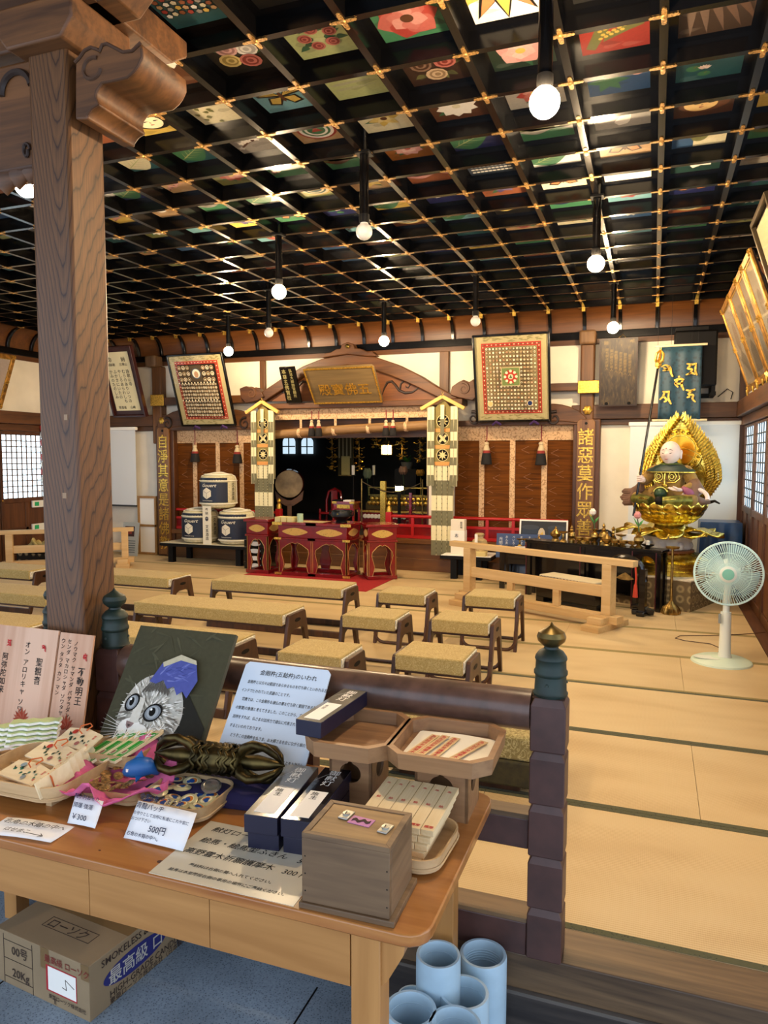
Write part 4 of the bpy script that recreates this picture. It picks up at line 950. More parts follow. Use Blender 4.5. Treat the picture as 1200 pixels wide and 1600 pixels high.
for n, (xa, xb, yt, yb) in enumerate(((442, 461, 682, 709), (471, 489, 683, 709))):
    a, b = ony(xa, yb, 13.15), ony(xb, yt, 13.15); w = b.x-a.x; h = b.z-a.z
    oc = [(0, 0), (w, 0), (w, h*.7)]+[(w/2+w/2*math.cos(q*PI/8), h*.7+h*.3*math.sin(q*PI/8)) for q in range(1, 8)]+[(0, h*.7)]
    o = struct(M1().prism(oc, (a.x, 13.16, a.z), (1, 0, 0), (0, 0, 1), .01).build('window_%d' % (n+1), 'winlight'))
    M1().b2((a.x+w*.47, 13.13, a.z), (a.x+w*.53, 13.15, b.z)).b2((a.x, 13.13, a.z+h*.4), (b.x, 13.15, a.z+h*.46)).build('glazing_bars', 'black', o)
# drum on its stand
p = ony(452, 756, 10.0); R_ = .21
t = thing('drum', 'large round skin drum on a carved wooden stand', 'drum', (p.x, 10.0, SZ+.006), .45); zc = p.z-SZ-.005
mskin, nt, bs = nodes('drum_skin'); link(nt, ramp(nt, noise(nt, coords(nt), 6, 4), [(.3, '5d4a30'), (.7, 'a08a62')]), bs.inputs['Base Color']); bs.inputs['Roughness'].default_value = .5
M1().lathe([(R_, 0), (R_*.98, .012), (.0005, .013)], (0, -.1, zc), 32, 'y').build('skin', mskin, t)
b_ = M1(); b_.lathe([(R_, 0), (R_*1.08, .13), (R_, .275)], (0, .18, zc), 32, 'y'); b_.build('body', 'redlac', t)
m = M1(); xz(m, [(-.22, zc-.1), (-.12, zc-.2), (-.03, zc-.25), (.03, zc-.25), (.12, zc-.2), (.22, zc-.1), (.2, zc-.25), (.06, zc-.34), (-.06, zc-.34), (-.2, zc-.25)], -.02, .05); m.b2((-.035, -.02, 0), (.035, .03, zc-.3)); m.b2((-.18, -.1, 0), (.18, .12, .04)); m.build('stand', 'beam', t, bevel=.005)
# ================================================================ ALTAR CONTENTS (deep in the dark room)
def at(x, y, Y): return ony(x, y, Y)
MAT['candle'] = plain('candle_wax', 'e6e0d0', .5); MAT['leafgreen'] = plain('leaf_green', '3f5a34', .6); MAT['petal_white'] = plain('petal_white', 'e9e2d6', .6)
MAT['glow'] = plain('lantern_glow', 'f5e6a0', .5, emit=('ffe49a', 14.0))
p = at(604, 703, 11.2); t = thing('hanging_lantern', 'glowing gilt lantern hanging in the dark altar', 'lantern', (p.x, 11.2, p.z))
M1().lathe([(.07, -.085), (.085, -.07), (.085, .06), (.06, .085)], n=8).build('glow_panes', 'glow', t)
r = M1(); r.lathe([(.17, .075), (.1, .1), (.05, .15), (.01, .17)], n=6); r.lathe([(.09, -.09), (.1, -.075), (.085, -.07)], n=8)
for q in range(6): a = q*PI/3; r.tube([(.15*math.cos(a), .15*math.sin(a), .085), (.2*math.cos(a), .2*math.sin(a), .09), (.21*math.cos(a), .21*math.sin(a), .13)], .009, 6); r.cyl((.088*math.cos(a), .088*math.sin(a), -.08), (.088*math.cos(a), .088*math.sin(a), .08), .007, n=6)
r.build('gilt_roof', 'gilt', t); M1().cyl((0, 0, .16), (0, 0, 2.8-p.z), .006, n=6).build('chain', 'brass', t)
# gilt canopy ornaments hanging as strings of beads
for n, (px, yt, yb, Y, lab) in enumerate(((519, 672, 735, 11.0, 'gilt bead hanging nearest the drum, left of the striped gold cloth'), (561, 672, 735, 11.0, 'gilt bead hanging between striped gold cloth and lantern'), (588, 672, 700, 11.8, 'short gilt bead hanging just beside the lantern roof'), (628, 672, 718, 11.6, 'gilt bead hanging just past the lantern'), (656, 672, 722, 11.3, 'gilt bead hanging close to the striped banner'))):
    a, b = at(px, yt, Y), at(px, yb, Y); t = thing('bead_ornament', lab, 'ornament', (b.x, Y, b.z), 0, 'gilt hangings in the altar'); R = random.Random(n)
    zt = 2.8-b.z; M1().cyl((0, 0, 0), (0, 0, zt), .004, n=6).build('cord', 'brass', t)
    m = M1(); k = 0; L = a.z-b.z+.1
    while k < 26:
        z = L*k/26; s = .022+.014*math.sin(k*1.7)
        m.lathe([(.001, z-s*.6), (s, z-s*.2), (s*.7, z+s*.3), (.001, z+s*.6)], (R.uniform(-.06, .06), R.uniform(-.03, .03), 0), 7); k += 1
    for q in range(5): z = L*q/5+.05; m.tube([(-.1, 0, z+.02), (-.05, -.01, z), (0, 0, z+.03), (.05, -.01, z), (.1, 0, z+.02)], .006, 5)
    m.build('beads', 'gilt', t)
a, b = at(528, 670, 11.2), at(552, 744, 11.2)
t = thing('striped_cloth', 'hanging gold striped cloth tube in the dark altar', 'banner', ((a.x+b.x)/2, 11.2, b.z)); hw = (b.x-a.x)/2; hh = 2.8-b.z
A = Art(); A.add(rect(-hw, .02, hw, hh), '3a3420')
for q in range(4): A.add(rect(-hw+hw*.5*q+.01, .3, -hw+hw*.5*q+.035, hh), '8d8564', up=(q == 0))
A.add(rect(-hw*.55, .02, hw*.55, .33), 'b7a768'); A.build('cloth', (0, 0, 0), (1, 0, 0), (0, 0, 1), t, 'paint_matt'); M1().b2((-hw, .004, 0), (hw, .02, hh)).build('lining', 'brass', t)
# stepped gilt dais
p0, p1 = at(560, 812, 10.6), at(672, 812, 10.6); z0 = SZ+.005
t = thing('altar_dais', 'stepped gilt altar dais with rows of golden lotus petals', 'altar', ((p0.x+p1.x)/2, 10.9, z0)); w = p1.x-p0.x
dz = [at(600, y, 10.7).z-z0 for y in (806, 797, 786, 778)]
M1().b2((-w/2, -.3, 0), (w/2, .6, dz[1])).build('base', 'redlac', t); M1().b2((-w/2-.02, -.32, dz[1]-.03), (w/2+.02, -.29, dz[1])).build('gilt_edge', 'gilt', t)
M1().b2((-w*.46, -.1, dz[1]), (w*.46, .55, dz[2])).build('middle_step', plain('olive_cloth', '4a3f1c', .8), t)
M1().b2((-w*.43, .0, dz[2]), (w*.43, .5, dz[3]+.02)).build('top_step', 'bronze', t)
for row, (z, y, nn, s) in enumerate(((dz[3]-.02, -.015, 13, .05), (dz[2]+.0, -.12, 15, .045))):
    m = M1()
    for q in range(nn): x = -w*.43+w*.86*(q+.5)/nn; m.lathe([(.001, -s), (s*.7, -s*.5), (s*.9, 0), (s*.5, s*.5), (.001, s*.6)], (x, y, z), 8, 'z', sy=.5)
    m.build('petal_row', 'gilt', t)
m = M1()
for q in range(12): x = -w*.42+w*.6*(q+.5)/12; m.lathe([(.034, 0), (.034, .02), (.01, .025)], (x, -.315, dz[0]), 12, 'y')
m.build('white_roundels', 'petal_white', t)
M1().frame(w*.96, .14, .02, .03, (-w*.48, .1, dz[3]+.02)).build('rim_rail', 'bronze', t)
# ropes and poles round the dais
t = thing('rope_barrier', 'four thin brass poles joined by a rope round the dais', 'barrier', (p0.x, 10.4, z0))
poles = [at(565, 812, 10.4), at(660, 812, 10.4), at(657, 812, 11.2)]
for q, P in enumerate(poles): M1().cyl((P.x-p0.x, P.y-10.4, 0), (P.x-p0.x, P.y-10.4, at(565, 748, 10.4).z-z0), .012, n=8).build('pole', 'brass', t)
xa, xb = poles[0].x-p0.x, poles[1].x-p0.x; zt = at(565, 752, 10.4).z-z0
M1().tube([(xa+(xb-xa)*k/8, 0, zt-.16*math.sin(PI*k/8)) for k in range(9)], .008, 6).build('rope', plain('hemp_rope', '6e5a3c', .8), t)
def candle(px, yt, ym, Y, lab):
    a, m0 = at(px, yt, Y), at(px, ym, Y); t = thing('altar_candle', lab, 'candle', (a.x, Y, z0), 0, 'candles in the altar')
    M1().lathe([(.07, 0), (.06, .02), (.012, .05), (.01, m0.z-z0-.02), (.04, m0.z-z0-.01), (.035, m0.z-z0)], n=12).build('stand', 'black', t)
    M1().lathe([(.024, m0.z-z0), (.026, a.z-z0)], n=12).build('wax', 'candle', t)
candle(552, 727, 742, 10.3, 'tall white candle standing before the striped gold cloth'); candle(584, 727, 742, 11.7, 'tall white candle standing left of the glowing lantern, by the green flower')
def altar_flower(px, yt, ym, Y, c, lab):
    a, m0 = at(px, yt, Y), at(px, ym, Y); t = thing('altar_flower', lab, 'flower', (a.x, Y, z0), 0, 'metal lotus flowers in the altar'); h = m0.z-z0; H2 = a.z-z0
    M1().lathe([(.05, 0), (.03, .05), (.045, .12), (.02, .16)], n=12).build('vase', 'bronze', t)
    M1().tube([(0, 0, .15), (.02, 0, h*.6), (0, 0, h)], .006, 6).build('stem', 'leafgreen', t)
    m = M1()
    for q in range(9):
        an = q*2*PI/9; m.lathe([(.001, 0), (.035, (H2-h)*.35), (.03, (H2-h)*.7), (.001, H2-h)], (.045*math.cos(an), .045*math.sin(an), h), 8)
    m.build('bloom', c, t)
altar_flower(574, 731, 748, 11.7, plain('grey_green_bloom', '6f7f68', .6), 'grey-green metal lotus on a thin stem behind the rope'); altar_flower(657, 733, 744, 11.7, plain('amber_bloom', 'a8761e', .5), 'amber lotus bloom near the striped banner'); altar_flower(630, 728, 742, 11.75, plain('dusty_bloom', '8a6a58', .6), 'dusty pink lotus bloom before the green leaves')
a, b = at(594, 774, 10.45), at(602, 752, 10.45)
tag(M1().b2((a.x, 10.45, z0), (b.x, 10.5, b.z)).build('gilt_tablet', 'gilt'), 'upright gilt tablet standing in the middle of the dais rope', 'tablet')
a, b = at(623, 766, 10.6), at(635, 759, 10.6); t = thing('altar_lamp', 'small square lit lamp on a black stand by the dais', 'lamp', ((a.x+b.x)/2, 10.45, z0)); M1().b2((-.05, -.04, a.z-z0), (.05, .04, b.z-z0)).build('lit_panel', 'glow', t); M1().b2((-.07, -.05, b.z-z0), (.07, .05, b.z-z0+.02)).b2((-.02, -.02, 0), (.02, .02, a.z-z0)).b2((-.08, -.06, 0), (.08, .06, .03)).build('stand', 'black', t)
p = at(636, 722, 12.3); t = thing('potted_leaves', 'green leafy plant in a grey pot at the back of the altar', 'plant', (p.x, 12.3, z0)); hz = p.z-z0
M1().b2((-.2, -.1, 0), (.2, .1, hz-.12)).build('stand', 'darkroom', t); M1().lathe([(.08, hz-.12), (.11, hz)], n=14).build('pot', plain('grey_pot', '6a6a62', .7), t)
m = M1(); R = random.Random(4)
for q in range(26):
    an = R.uniform(0, 2*PI); L = R.uniform(.08, .17); o_ = Vector((0, 0, hz)); d_ = Vector((math.cos(an)*.8, math.sin(an)*.8, R.uniform(.3, 1.2))).normalized(); s_ = d_.cross(Vector((0, 0, 1))).normalized()*.03
    m.add([o_, o_+d_*L*.5+s_, o_+d_*L, o_+d_*L*.5-s_, o_+d_*L*.5+Vector((0, 0, .012))], [(0, 1, 4), (1, 2, 4), (2, 3, 4), (3, 0, 4)])
m.build('leaves', plain('plant_green', '2f6a2c', .6), t)
# red lacquer chair and desk
a = at(518, 812, 10.35); t = thing('lacquer_chair', 'curved red lacquer priest chair behind the incense burner', 'chair', (a.x, 10.35, z0)); h = at(518, 764, 10.35).z-z0
for sx in (-1, 1): M1().tube([(sx*.13, .1, 0), (sx*.13, .1, h*.7), (sx*.1, .12, h*.92), (0, .13, h)], .02, 8).build('back_post', 'redlac', t); M1().cyl((sx*.14, -.12, 0), (sx*.14, -.12, h*.5), .02, n=8).build('leg', 'redlac', t)
M1().b2((-.15, -.14, h*.36), (.15, .12, h*.42)).build('seat', 'redlac', t, bevel=.01); M1().b2((-.05, .1, h*.42), (.05, .13, h*.95)).build('splat', 'redlac', t)
a, b = at(523, 783, 9.95), at(556, 783, 9.95); t = thing('lacquer_desk', 'small red lacquer desk with gilt mounts beside the priest chair', 'desk', ((a.x+b.x)/2, 10.0, z0)); w = (b.x-a.x); h = a.z-z0
M1().b2((-w/2, -.13, h-.03), (w/2, .13, h)).build('top', 'redlac', t); M1().b2((-w*.46, -.12, h-.12), (w*.46, .12, h-.03)).build('apron', 'redlac', t); M1().b2((-w*.3, -.125, h-.1), (w*.3, -.12, h-.045)).build('gilt_plate', 'gilt', t)
for sx in (-1, 1):
    for sy in (-1, 1): M1().b2((sx*w*.46-.015, sy*.11-.015, 0), (sx*w*.46+.015, sy*.11+.015, h-.1)).build('leg', 'redlac', t)
M1().b2((-w*.52, -.135, h-.03), (-w*.3, -.128, h+.002)).b2((w*.3, -.135, h-.03), (w*.52, -.128, h+.002)).build('corner_mount', 'gilt', t)
for px, nm, lab in ((528, 'book', 'black covered sutra book on the red lacquer desk'), (545, 'book', 'white covered sutra book on the red lacquer desk')):
    q = at(px, 783, 10.0); o = M1().b2((q.x-.06, 9.93, z0+h), (q.x+.06, 10.07, z0+h+.02)).build('sutra_book', 'black' if px == 528 else 'white'); tag(o, lab, 'book')
p = at(640, 800, 10.0); t = thing('carved_post', 'dark red carved openwork stand right of the dais', 'stand', (p.x, 10.05, z0)); h = at(644, 770, 10.05).z-z0
M1().b2((-.12, -.05, 0), (.12, .05, .04)).b2((-.02, -.02, 0), (.02, .02, h)).build('stem', 'redlac', t)
m = M1()
for q in range(4):
    for sx in (-1, 1): m.tube([(0, 0, .08+h*.2*q), (sx*.07, 0, .12+h*.2*q), (sx*.06, 0, .17+h*.2*q), (0, 0, .17+h*.2*q)], .012, 6)
m.build('openwork', plain('dark_red_wood', '4a1614', .4), t)

# ================================================================ RED OFFERING TABLES
MAT['redgold'] = plain('gilt_line', 'd8a860', .4, .6)
MAT['cartouche'] = brocade('gilt_openwork', '8a6c2c', 'd0aa58', 60, .4)
def offering_table(name, label, cx, cy, w, d, h, bays, rz=0.0):
    t = thing(name, label, 'table', (cx, cy, .0065), rz, 'red lacquer offering tables')
    M1().b2((-w/2-.03, -d/2-.03, h-.035), (w/2+.03, d/2+.03, h)).build('tabletop', 'redlac', t, bevel=.006)
    ap = M1(); ap.b2((-w/2, -d/2, h-.20), (w/2, d/2, h-.035)); ap.b2((-w/2-.015, -d/2-.015, h-.225), (w/2+.015, d/2+.015, h-.20)); apo = ap.build('apron', 'redlac', t, bevel=.004)
    bs_ = M1(); bs_.frame(w+.02, d+.02, .06, .045, (-w/2-.01, -d/2-.01, 0), (1, 0, 0), (0, 1, 0)); bs_.build('base_frame', 'redlac', t, bevel=.004)
    sides = [((0, -d/2), (1, 0, 0), w, bays), ((w/2, 0), (0, 1, 0), d, 1), ((0, d/2), (-1, 0, 0), w, bays), ((-w/2, 0), (0, -1, 0), d, 1)]
    for si, ((ox, oy), u, L, nb) in enumerate(sides):
        u = Vector(u); n = u.cross(Vector((0, 0, 1))); bw = L/nb
        for b in range(nb):
            o = Vector((ox, oy, 0))+u*(-L/2+bw*b); zt = h-.225; z0_ = .045; e = min(.055, bw*.2)
            inner = [(e, z0_), (e*1.5, z0_+(zt-z0_)*.25), (e*.8, z0_+(zt-z0_)*.6), (e*1.0, zt-.12), (bw*.3, zt-.06), (bw*.42, zt-.035), (bw/2, zt-.05)]
            inner = inner+[(bw-x, z) for x, z in inner[-2::-1]]
            outer_ = [(bw, z0_), (bw, zt), (0, zt), (0, z0_)]
            m = M1(); m.prism(inner+outer_, o, u, (0, 0, 1), -.022); m.build('arched_side', 'redlac', t)
            M1().tube([o+u*x+Vector((0, 0, z))+n*.002 for x, z in inner], .0035, 5).build('gilt_line', 'redgold', t)
            for xq in (.012, bw-.012): M1().tube([o+u*xq+Vector((0, 0, z0_))+n*.002, o+u*xq+Vector((0, 0, zt))+n*.002], .003, 5).build('gilt_line', 'redgold', t)
            cw, chh = bw*.36, .045; c0 = o+u*(bw/2)+Vector((0, 0, h-.12))
            M1().prism([(cw*math.cos(a)*(1+.06*math.cos(6*a)), chh*math.sin(a)*(1+.1*math.cos(4*a))) for a in [2*PI*q/28 for q in range(28)]], c0, u, (0, 0, 1), .004).build('cartouche', 'cartouche', apo)
            for xq in ((0, bw) if nb > 1 else (bw/2,)) if si == 0 and bays > 1 else ():
                M1().prism(rect(-.05, -.014, .05, .014), o+u*xq+Vector((0, 0, h-.212))+n*.016, u, (0, 0, 1), .004).build('gilt_clip', 'gilt', apo)
                M1().prism(rect(-.05, -.014, .05, .014), o+u*xq+Vector((0, 0, .022))+n*.012, u, (0, 0, 1), .004).build('gilt_clip', 'gilt', apo)
                M1().prism(rect(-.07, -.018, .07, .019), o+u*xq+Vector((0, 0, h-.018))+n*.031, u, (0, 0, 1), .004).build('gilt_clip', 'gilt', apo)
    return t
a, b = onz(434, 899, 0), onz(543, 905, 0); ym = (a.y+b.y)/2; wm = b.x-a.x; hm = ony(488, 818, ym).z
TM = offering_table('offering_table', 'wide red lacquer offering table with two arches and the black burner', (a.x+b.x)/2, ym+.21, wm, .42, hm, 2)
a2, b2_ = onz(385, 896, 0), onz(417, 896, 0); hl = ony(400, 812, ym).z
cxl = (ony(384, 850, ym).x+ony(417, 850, ym).x)/2; wl_ = ony(417, 850, ym).x-ony(384, 850, ym).x
offering_table('offering_table', 'narrow red lacquer table with a white sheet, next to the sake barrels', cxl, ym+.2, wl_, .36, hl, 1)
q = onz(568, 908, 0); hr_ = ony(590, 822, q.y).z
offering_table('offering_table', 'narrow red lacquer table turned at an angle, beside the vermilion railing', q.x+.10, q.y+.30, .36, .32, hr_, 1, math.radians(33))
tag(M1().b2((cxl-.155, ym+.06, hl), (cxl+.15, ym+.3, hl+.003)).build('paper_sheet', 'white'), 'white sheet lying on the narrow red table by the barrels', 'paper')
# carpet
ca = onz(620, 902.5, 0); cb = onz(575, 925, 0)
tag(M1().b2((onz(386, 897, 0).x, cb.y, .0005), (ca.x, ca.y, .006)).build('red_carpet', plain('red_carpet', '9a1014', .95, 0, .08, 60)), 'red carpet spread under the three lacquer tables', 'carpet')
# things on the wide table
MAT['pale'] = plain('pale_yellow_paper', 'd8cf92', .8)
pile = ['pile farthest from the green cup', 'middle pile', 'pile touching the green cup']
for k, px in enumerate((438, 447.5, 457)):
    q = ony(px, 812, ym+.12)
    for s in range(3):
        tag(M1().b2((q.x-.037, ym+.04, hm+.0005+s*.022), (q.x+.037, ym+.2, hm+.0215+s*.022)).build('paper_packet', 'pale'), f'pale yellow packet, {["lowest", "middle", "topmost"][s]} of the {pile[k]}', 'packet', 'yellow packets on the wide red table')
q = ony(468, 811, ym+.1); t = thing('green_cup', 'pale green ceramic cup beside the yellow packets', 'cup', (q.x, ym+.12, hm)); M1().lathe([(.036, 0), (.04, .005), (.04, .11), (.036, .11), (.034, .02), (.001, .018)], n=18).build('body', plain('celadon', 'a8c4a4', .3), t)
q = ony(531, 812, ym+.12); t = thing('incense_burner', 'black bronze incense burner with handles on the wide red table', 'burner', (q.x, ym+.17, hm))
M1().lathe([(.07, 0), (.075, .02), (.06, .035), (.13, .09), (.135, .13), (.12, .165), (.11, .165), (.1, .12), (.001, .11)], n=24).build('bowl', plain('dark_bronze', '17181a', .35, .4), t)
for sx in (-1, 1): M1().tube([(sx*.12, 0, .14), (sx*.16, 0, .16), (sx*.165, 0, .11), (sx*.13, 0, .09)], .01, 8).build('handle', 'black', t)
for k in range(5): q2 = k*1.26; M1().lathe([(.012, .0), (.012, .008), (.001, .009)], (.1*math.cos(q2-PI/2-1.2), .1*math.sin(q2-PI/2-1.2)-.03, .125), 8, 'y').build('boss', 'bronze', t)
a, b = ony(470, 812, ym+.2), ony(512, 812, ym+.2); tag(M1().b2((a.x, ym+.05, hm), (b.x, ym+.3, hm+.008)).build('offering_mat', plain('straw_mat', 'b8a878', .8)), 'pale woven mat on the wide red table before the burner', 'mat')
# ================================================================ SAKE BARRELS ON A BLACK STAND
f1, f2 = onz(265, 877.5, 0), onz(354, 884, 0); yt_ = (f1.y+f2.y)/2-.05; zt_ = ony(300, 850, yt_).z
xa, xb = ony(249, 849, yt_).x, ony(385, 852, yt_).x
t = thing('display_stand', 'low black stand with a pale top carrying the sake barrels', 'stand', ((xa+xb)/2, yt_+.3, 0)); w = xb-xa
M1().b2((-w/2, -.3, zt_-.05), (w/2, .3, zt_-.006)).build('slab', 'black', t, bevel=.004); M1().b2((-w/2+.01, -.29, zt_-.006), (w/2-.01, .29, zt_)).build('cloth', plain('pale_cloth', 'c8bfa4', .9), t)
for sx in (-1, 1):
    for sy in (-1, 1): M1().b2((sx*(w/2-.16)-.04, sy*.22-.04, 0), (sx*(w/2-.16)+.04, sy*.22+.04, zt_-.05)).build('leg', 'black', t)
MAT['straw'] = wood('barrel_straw', 'b8ae86', 'd8d0b0', 'x', 60, .85, stretch=.3); MAT['navy'] = plain('navy_label', '101a30', .45, 0, .1, 40); MAT['labelwhite'] = plain('label_white', 'e8e2cc', .6)
def barrel(cx, cy, z, label):
    t = thing('sake_barrel', label, 'barrel', (cx, cy, z), 0, 'straw-wrapped sake barrels'); R, h = .262, .47
    M1().lathe([(.20, 0), (.235, .02), (R*.97, .07), (R, .2), (R, .34), (R*.98, .42), (R*.9, .455), (.15, .47), (.001, .475)], n=40).build('straw_wrap', 'straw', t)
    rp = M1(); rp.tube([(.19*math.cos(a), .19*math.sin(a), .475) for a in [2*PI*q/24 for q in range(24)]], .012, 6, closed=True); rp.tube([(R*1.005*math.cos(a), R*1.005*math.sin(a), .065) for a in [2*PI*q/30 for q in range(30)]], .011, 6, closed=True)
    rp.tube([(R*1.01*math.cos(a), R*1.01*math.sin(a), .39) for a in [2*PI*q/30 for q in range(30)]], .008, 6, closed=True)
    for q in range(6): a = q*PI/3+.3; rp.tube([(.19*math.cos(a), .19*math.sin(a), .478), (R*.93*math.cos(a), R*.93*math.sin(a), .455), (R*1.01*math.cos(a), R*1.01*math.sin(a), .39), (R*1.01*math.cos(a+.1), R*1.01*math.sin(a+.1), .07)], .006, 5) if abs(a-4.7) > 1.1 else None
    rp.tube([(-.17, -.02, .478), (-.05, .01, .5), (.06, -.01, .505), (.17, .02, .478)], .012, 6); rp.build('rope', 'labelwhite', t)
    def patch(z0, z1, a0, a1, rr, n=16):
        m = M1(); vs = []
        for q in range(n+1):
            a = -PI/2+a0+(a1-a0)*q/n; vs += [(rr*math.cos(a), rr*math.sin(a), z0), (rr*math.cos(a), rr*math.sin(a), z1)]
        return m.add(vs, [(2*q, 2*q+2, 2*q+3, 2*q+1) for q in range(n)])
    la = patch(.085, .372, -1.08, 1.08, R+.006).build('label', 'navy', t); patch(.4, .435, -1.08, 1.08, R*.985).build('top_label', 'navy', t)
    wr = lambda q, x, y: Vector(((R+.0085)*math.sin(x/R), -(R+.0085)*math.cos(x/R), y))
    A = Art(); hx, hy, s = -.02, .215, .078
    def hexy(x): u_ = abs(x)/(s*.866); return s*1.06*(1-.5*u_)
    xs_ = [s*.866*(-1+k/6) for k in range(13)]
    for k in range(12): A.add([(hx+xs_[k], hy-hexy(xs_[k])), (hx+xs_[k+1], hy-hexy(xs_[k+1])), (hx+xs_[k+1], hy+hexy(xs_[k+1])), (hx+xs_[k], hy+hexy(xs_[k]))], 'e8e2cc', up=(k == 0))
    for ex, ey in ((-.866, .53), (.866, .53), (0, -1.06)):
        for k in range(6):
            f0_, f1_ = k/6, (k+1)/6; nx_, ny_ = -ey, ex; L_ = math.hypot(nx_, ny_); nx_, ny_ = nx_/L_*.0016, ny_/L_*.0016
            A.add([(hx+ex*s*f0_-nx_, hy+ey*s*f0_-ny_), (hx+ex*s*f1_-nx_, hy+ey*s*f1_-ny_), (hx+ex*s*f1_+nx_, hy+ey*s*f1_+ny_), (hx+ex*s*f0_+nx_, hy+ey*s*f0_+ny_)], '101a30', up=(k == 0 and ex < 0))
    wr2 = lambda q, x, y: Vector(((R+.0085+(q.y*-1))*math.sin(x/R), -(R+.0085+(q.y*-1))*math.cos(x/R), y))
    A.build('cube_emblem', (0, 0, 0), (1, 0, 0), (0, 0, 1), la, 'paint_matt', fn=wr2, eps=.0008)
    vs, fs = glyphs('Gouert', 2); lm = M1(); lm.add([wr(None, -.11+.075*(p[0]+.35*p[1]), .305+.075*p[1]*.9) for p in vs], fs); vs, fs = glyphs('Fumimoto Brewery', 2); lm.add([wr(None, -.1+.021*p[0], .105+.021*p[1]) for p in vs], fs); lm.build('lettering', 'labelwhite', la, smooth=False)
    vs, fs = glyphs('清酒', 2); lm = M1()
    for k2, ch in enumerate('文本酒造'):
        vs, fs = glyphs(ch, 2); lm.add([Vector(((R+.006)*math.cos((p[0]*.06-.03)/R-.12), (R+.006)*math.sin((p[0]*.06-.03)/R-.12), .31-.062*k2+.06*p[1])) for p in vs], fs)
    lm.build('side_lettering', 'ink', t, smooth=False)
    return t
zb_ = zt_+.001; yb_ = yt_+.29
xl_, xr_, xt_ = ony(313, 800, yb_).x, ony(371, 800, yb_).x-.01, ony(339, 800, yb_).x
barrel(xl_, yb_, zb_, 'sake barrel in the lower pair, standing by the scripted board'); barrel(xl_+.545 if xr_-xl_ < .545 else xr_, yb_, zb_, 'sake barrel in the lower pair, standing by the red tables'); barrel((xl_+max(xr_, xl_+.545))/2, yb_+.01, zb_+.511, 'sake barrel balanced on top of the two others')
# donor's tablet between the barrels
a, b = ony(318, 850, yt_+.05), ony(331, 850, yt_+.05); h = ony(324, 791, yt_+.05).z-zt_
t = thing('donor_tablet', 'white upright tablet with black characters between the lower barrels', 'plaque', ((a.x+b.x)/2, yt_+.045, zt_)); w = b.x-a.x
M1().b2((-w/2, -.006, 0), (w/2, .006, h)).build('board', 'labelwhite', t); writing([('奉納', -.024, h*.96, .05, True), ('文本酒造', -.026, h*.52, .056, True)], (0, -.0065, 0), (1, 0, 0), (0, 0, 1), t)
A = Art(); A.add([(.03*math.cos(PI/6+q*PI/3), h*.67+.035*math.sin(PI/6+q*PI/3)) for q in range(6)], '4a4a50'); A.add([(0, h*.67), (.026, h*.685), (0, h*.705), (-.026, h*.685)], '8a8a92'); A.build('emblem', (0, -.0075, 0), (1, 0, 0), (0, 0, 1), t, 'paint_matt')

# black boxes behind the narrow table
q = onz(408, 885, 0)
for s in range(4):
    o = M1().b2((xb+.03, 8.66, .002+s*.1), (xb+.36, 8.98, .095+s*.1)).build('lacquer_box', 'lacquer', bevel=.004); tag(o, f'black lacquer box behind narrow red table, {["bottom", "second", "third", "top"][s]} of the stack', 'box', 'black boxes stacked by the barrels')
    M1().prism(circ(0, 0, .09, 16, .03), (xb+.2, 8.659, .05+s*.1), (1, 0, 0), (0, 0, 1), .003).build('white_crest', 'white', o)

# ================================================================ SEATING
MAT['seat_fabric'] = floral('mustard_brocade', 'a68e52', 'c6b078', 48)
MAT['seat_white'] = plain('white_piping', 'cfc8b4', .8, 0, .2, 60)
MAT['ply'] = wood('bent_ply', '2e1a10', '4f301c', 'z', 12, .4)
SH = .42
def seat_end(t, x, sx, d, y0):
    """A-shaped side frame with hand hole"""
    m = M1(); zt = SH-.022
    yb = d*.62
    pl = [(-yb, 0), (-yb+.034, 0), (-d*.27, zt-.13), (-d*.16, zt-.112), (d*.16, zt-.112), (d*.27, zt-.13), (yb-.034, 0), (yb, 0), (d*.37, zt-.008), (d*.33, zt+.004), (-d*.33, zt+.004), (-d*.37, zt-.008)]
    m.prism(pl, (x, y0, 0), (0, 1, 0), (0, 0, 1), .026 if sx > 0 else -.026)
    f = m.build('side_frame', 'ply', t, bevel=.004)
    M1().prism([(.045*math.cos(a), zt-.05+.014*math.sin(a)) for a in [2*PI*q/16 for q in range(16)]], (x+sx*.0265, y0, 0), (0, 1, 0), (0, 0, 1), .001*sx).build('hand_hole', 'black', f)
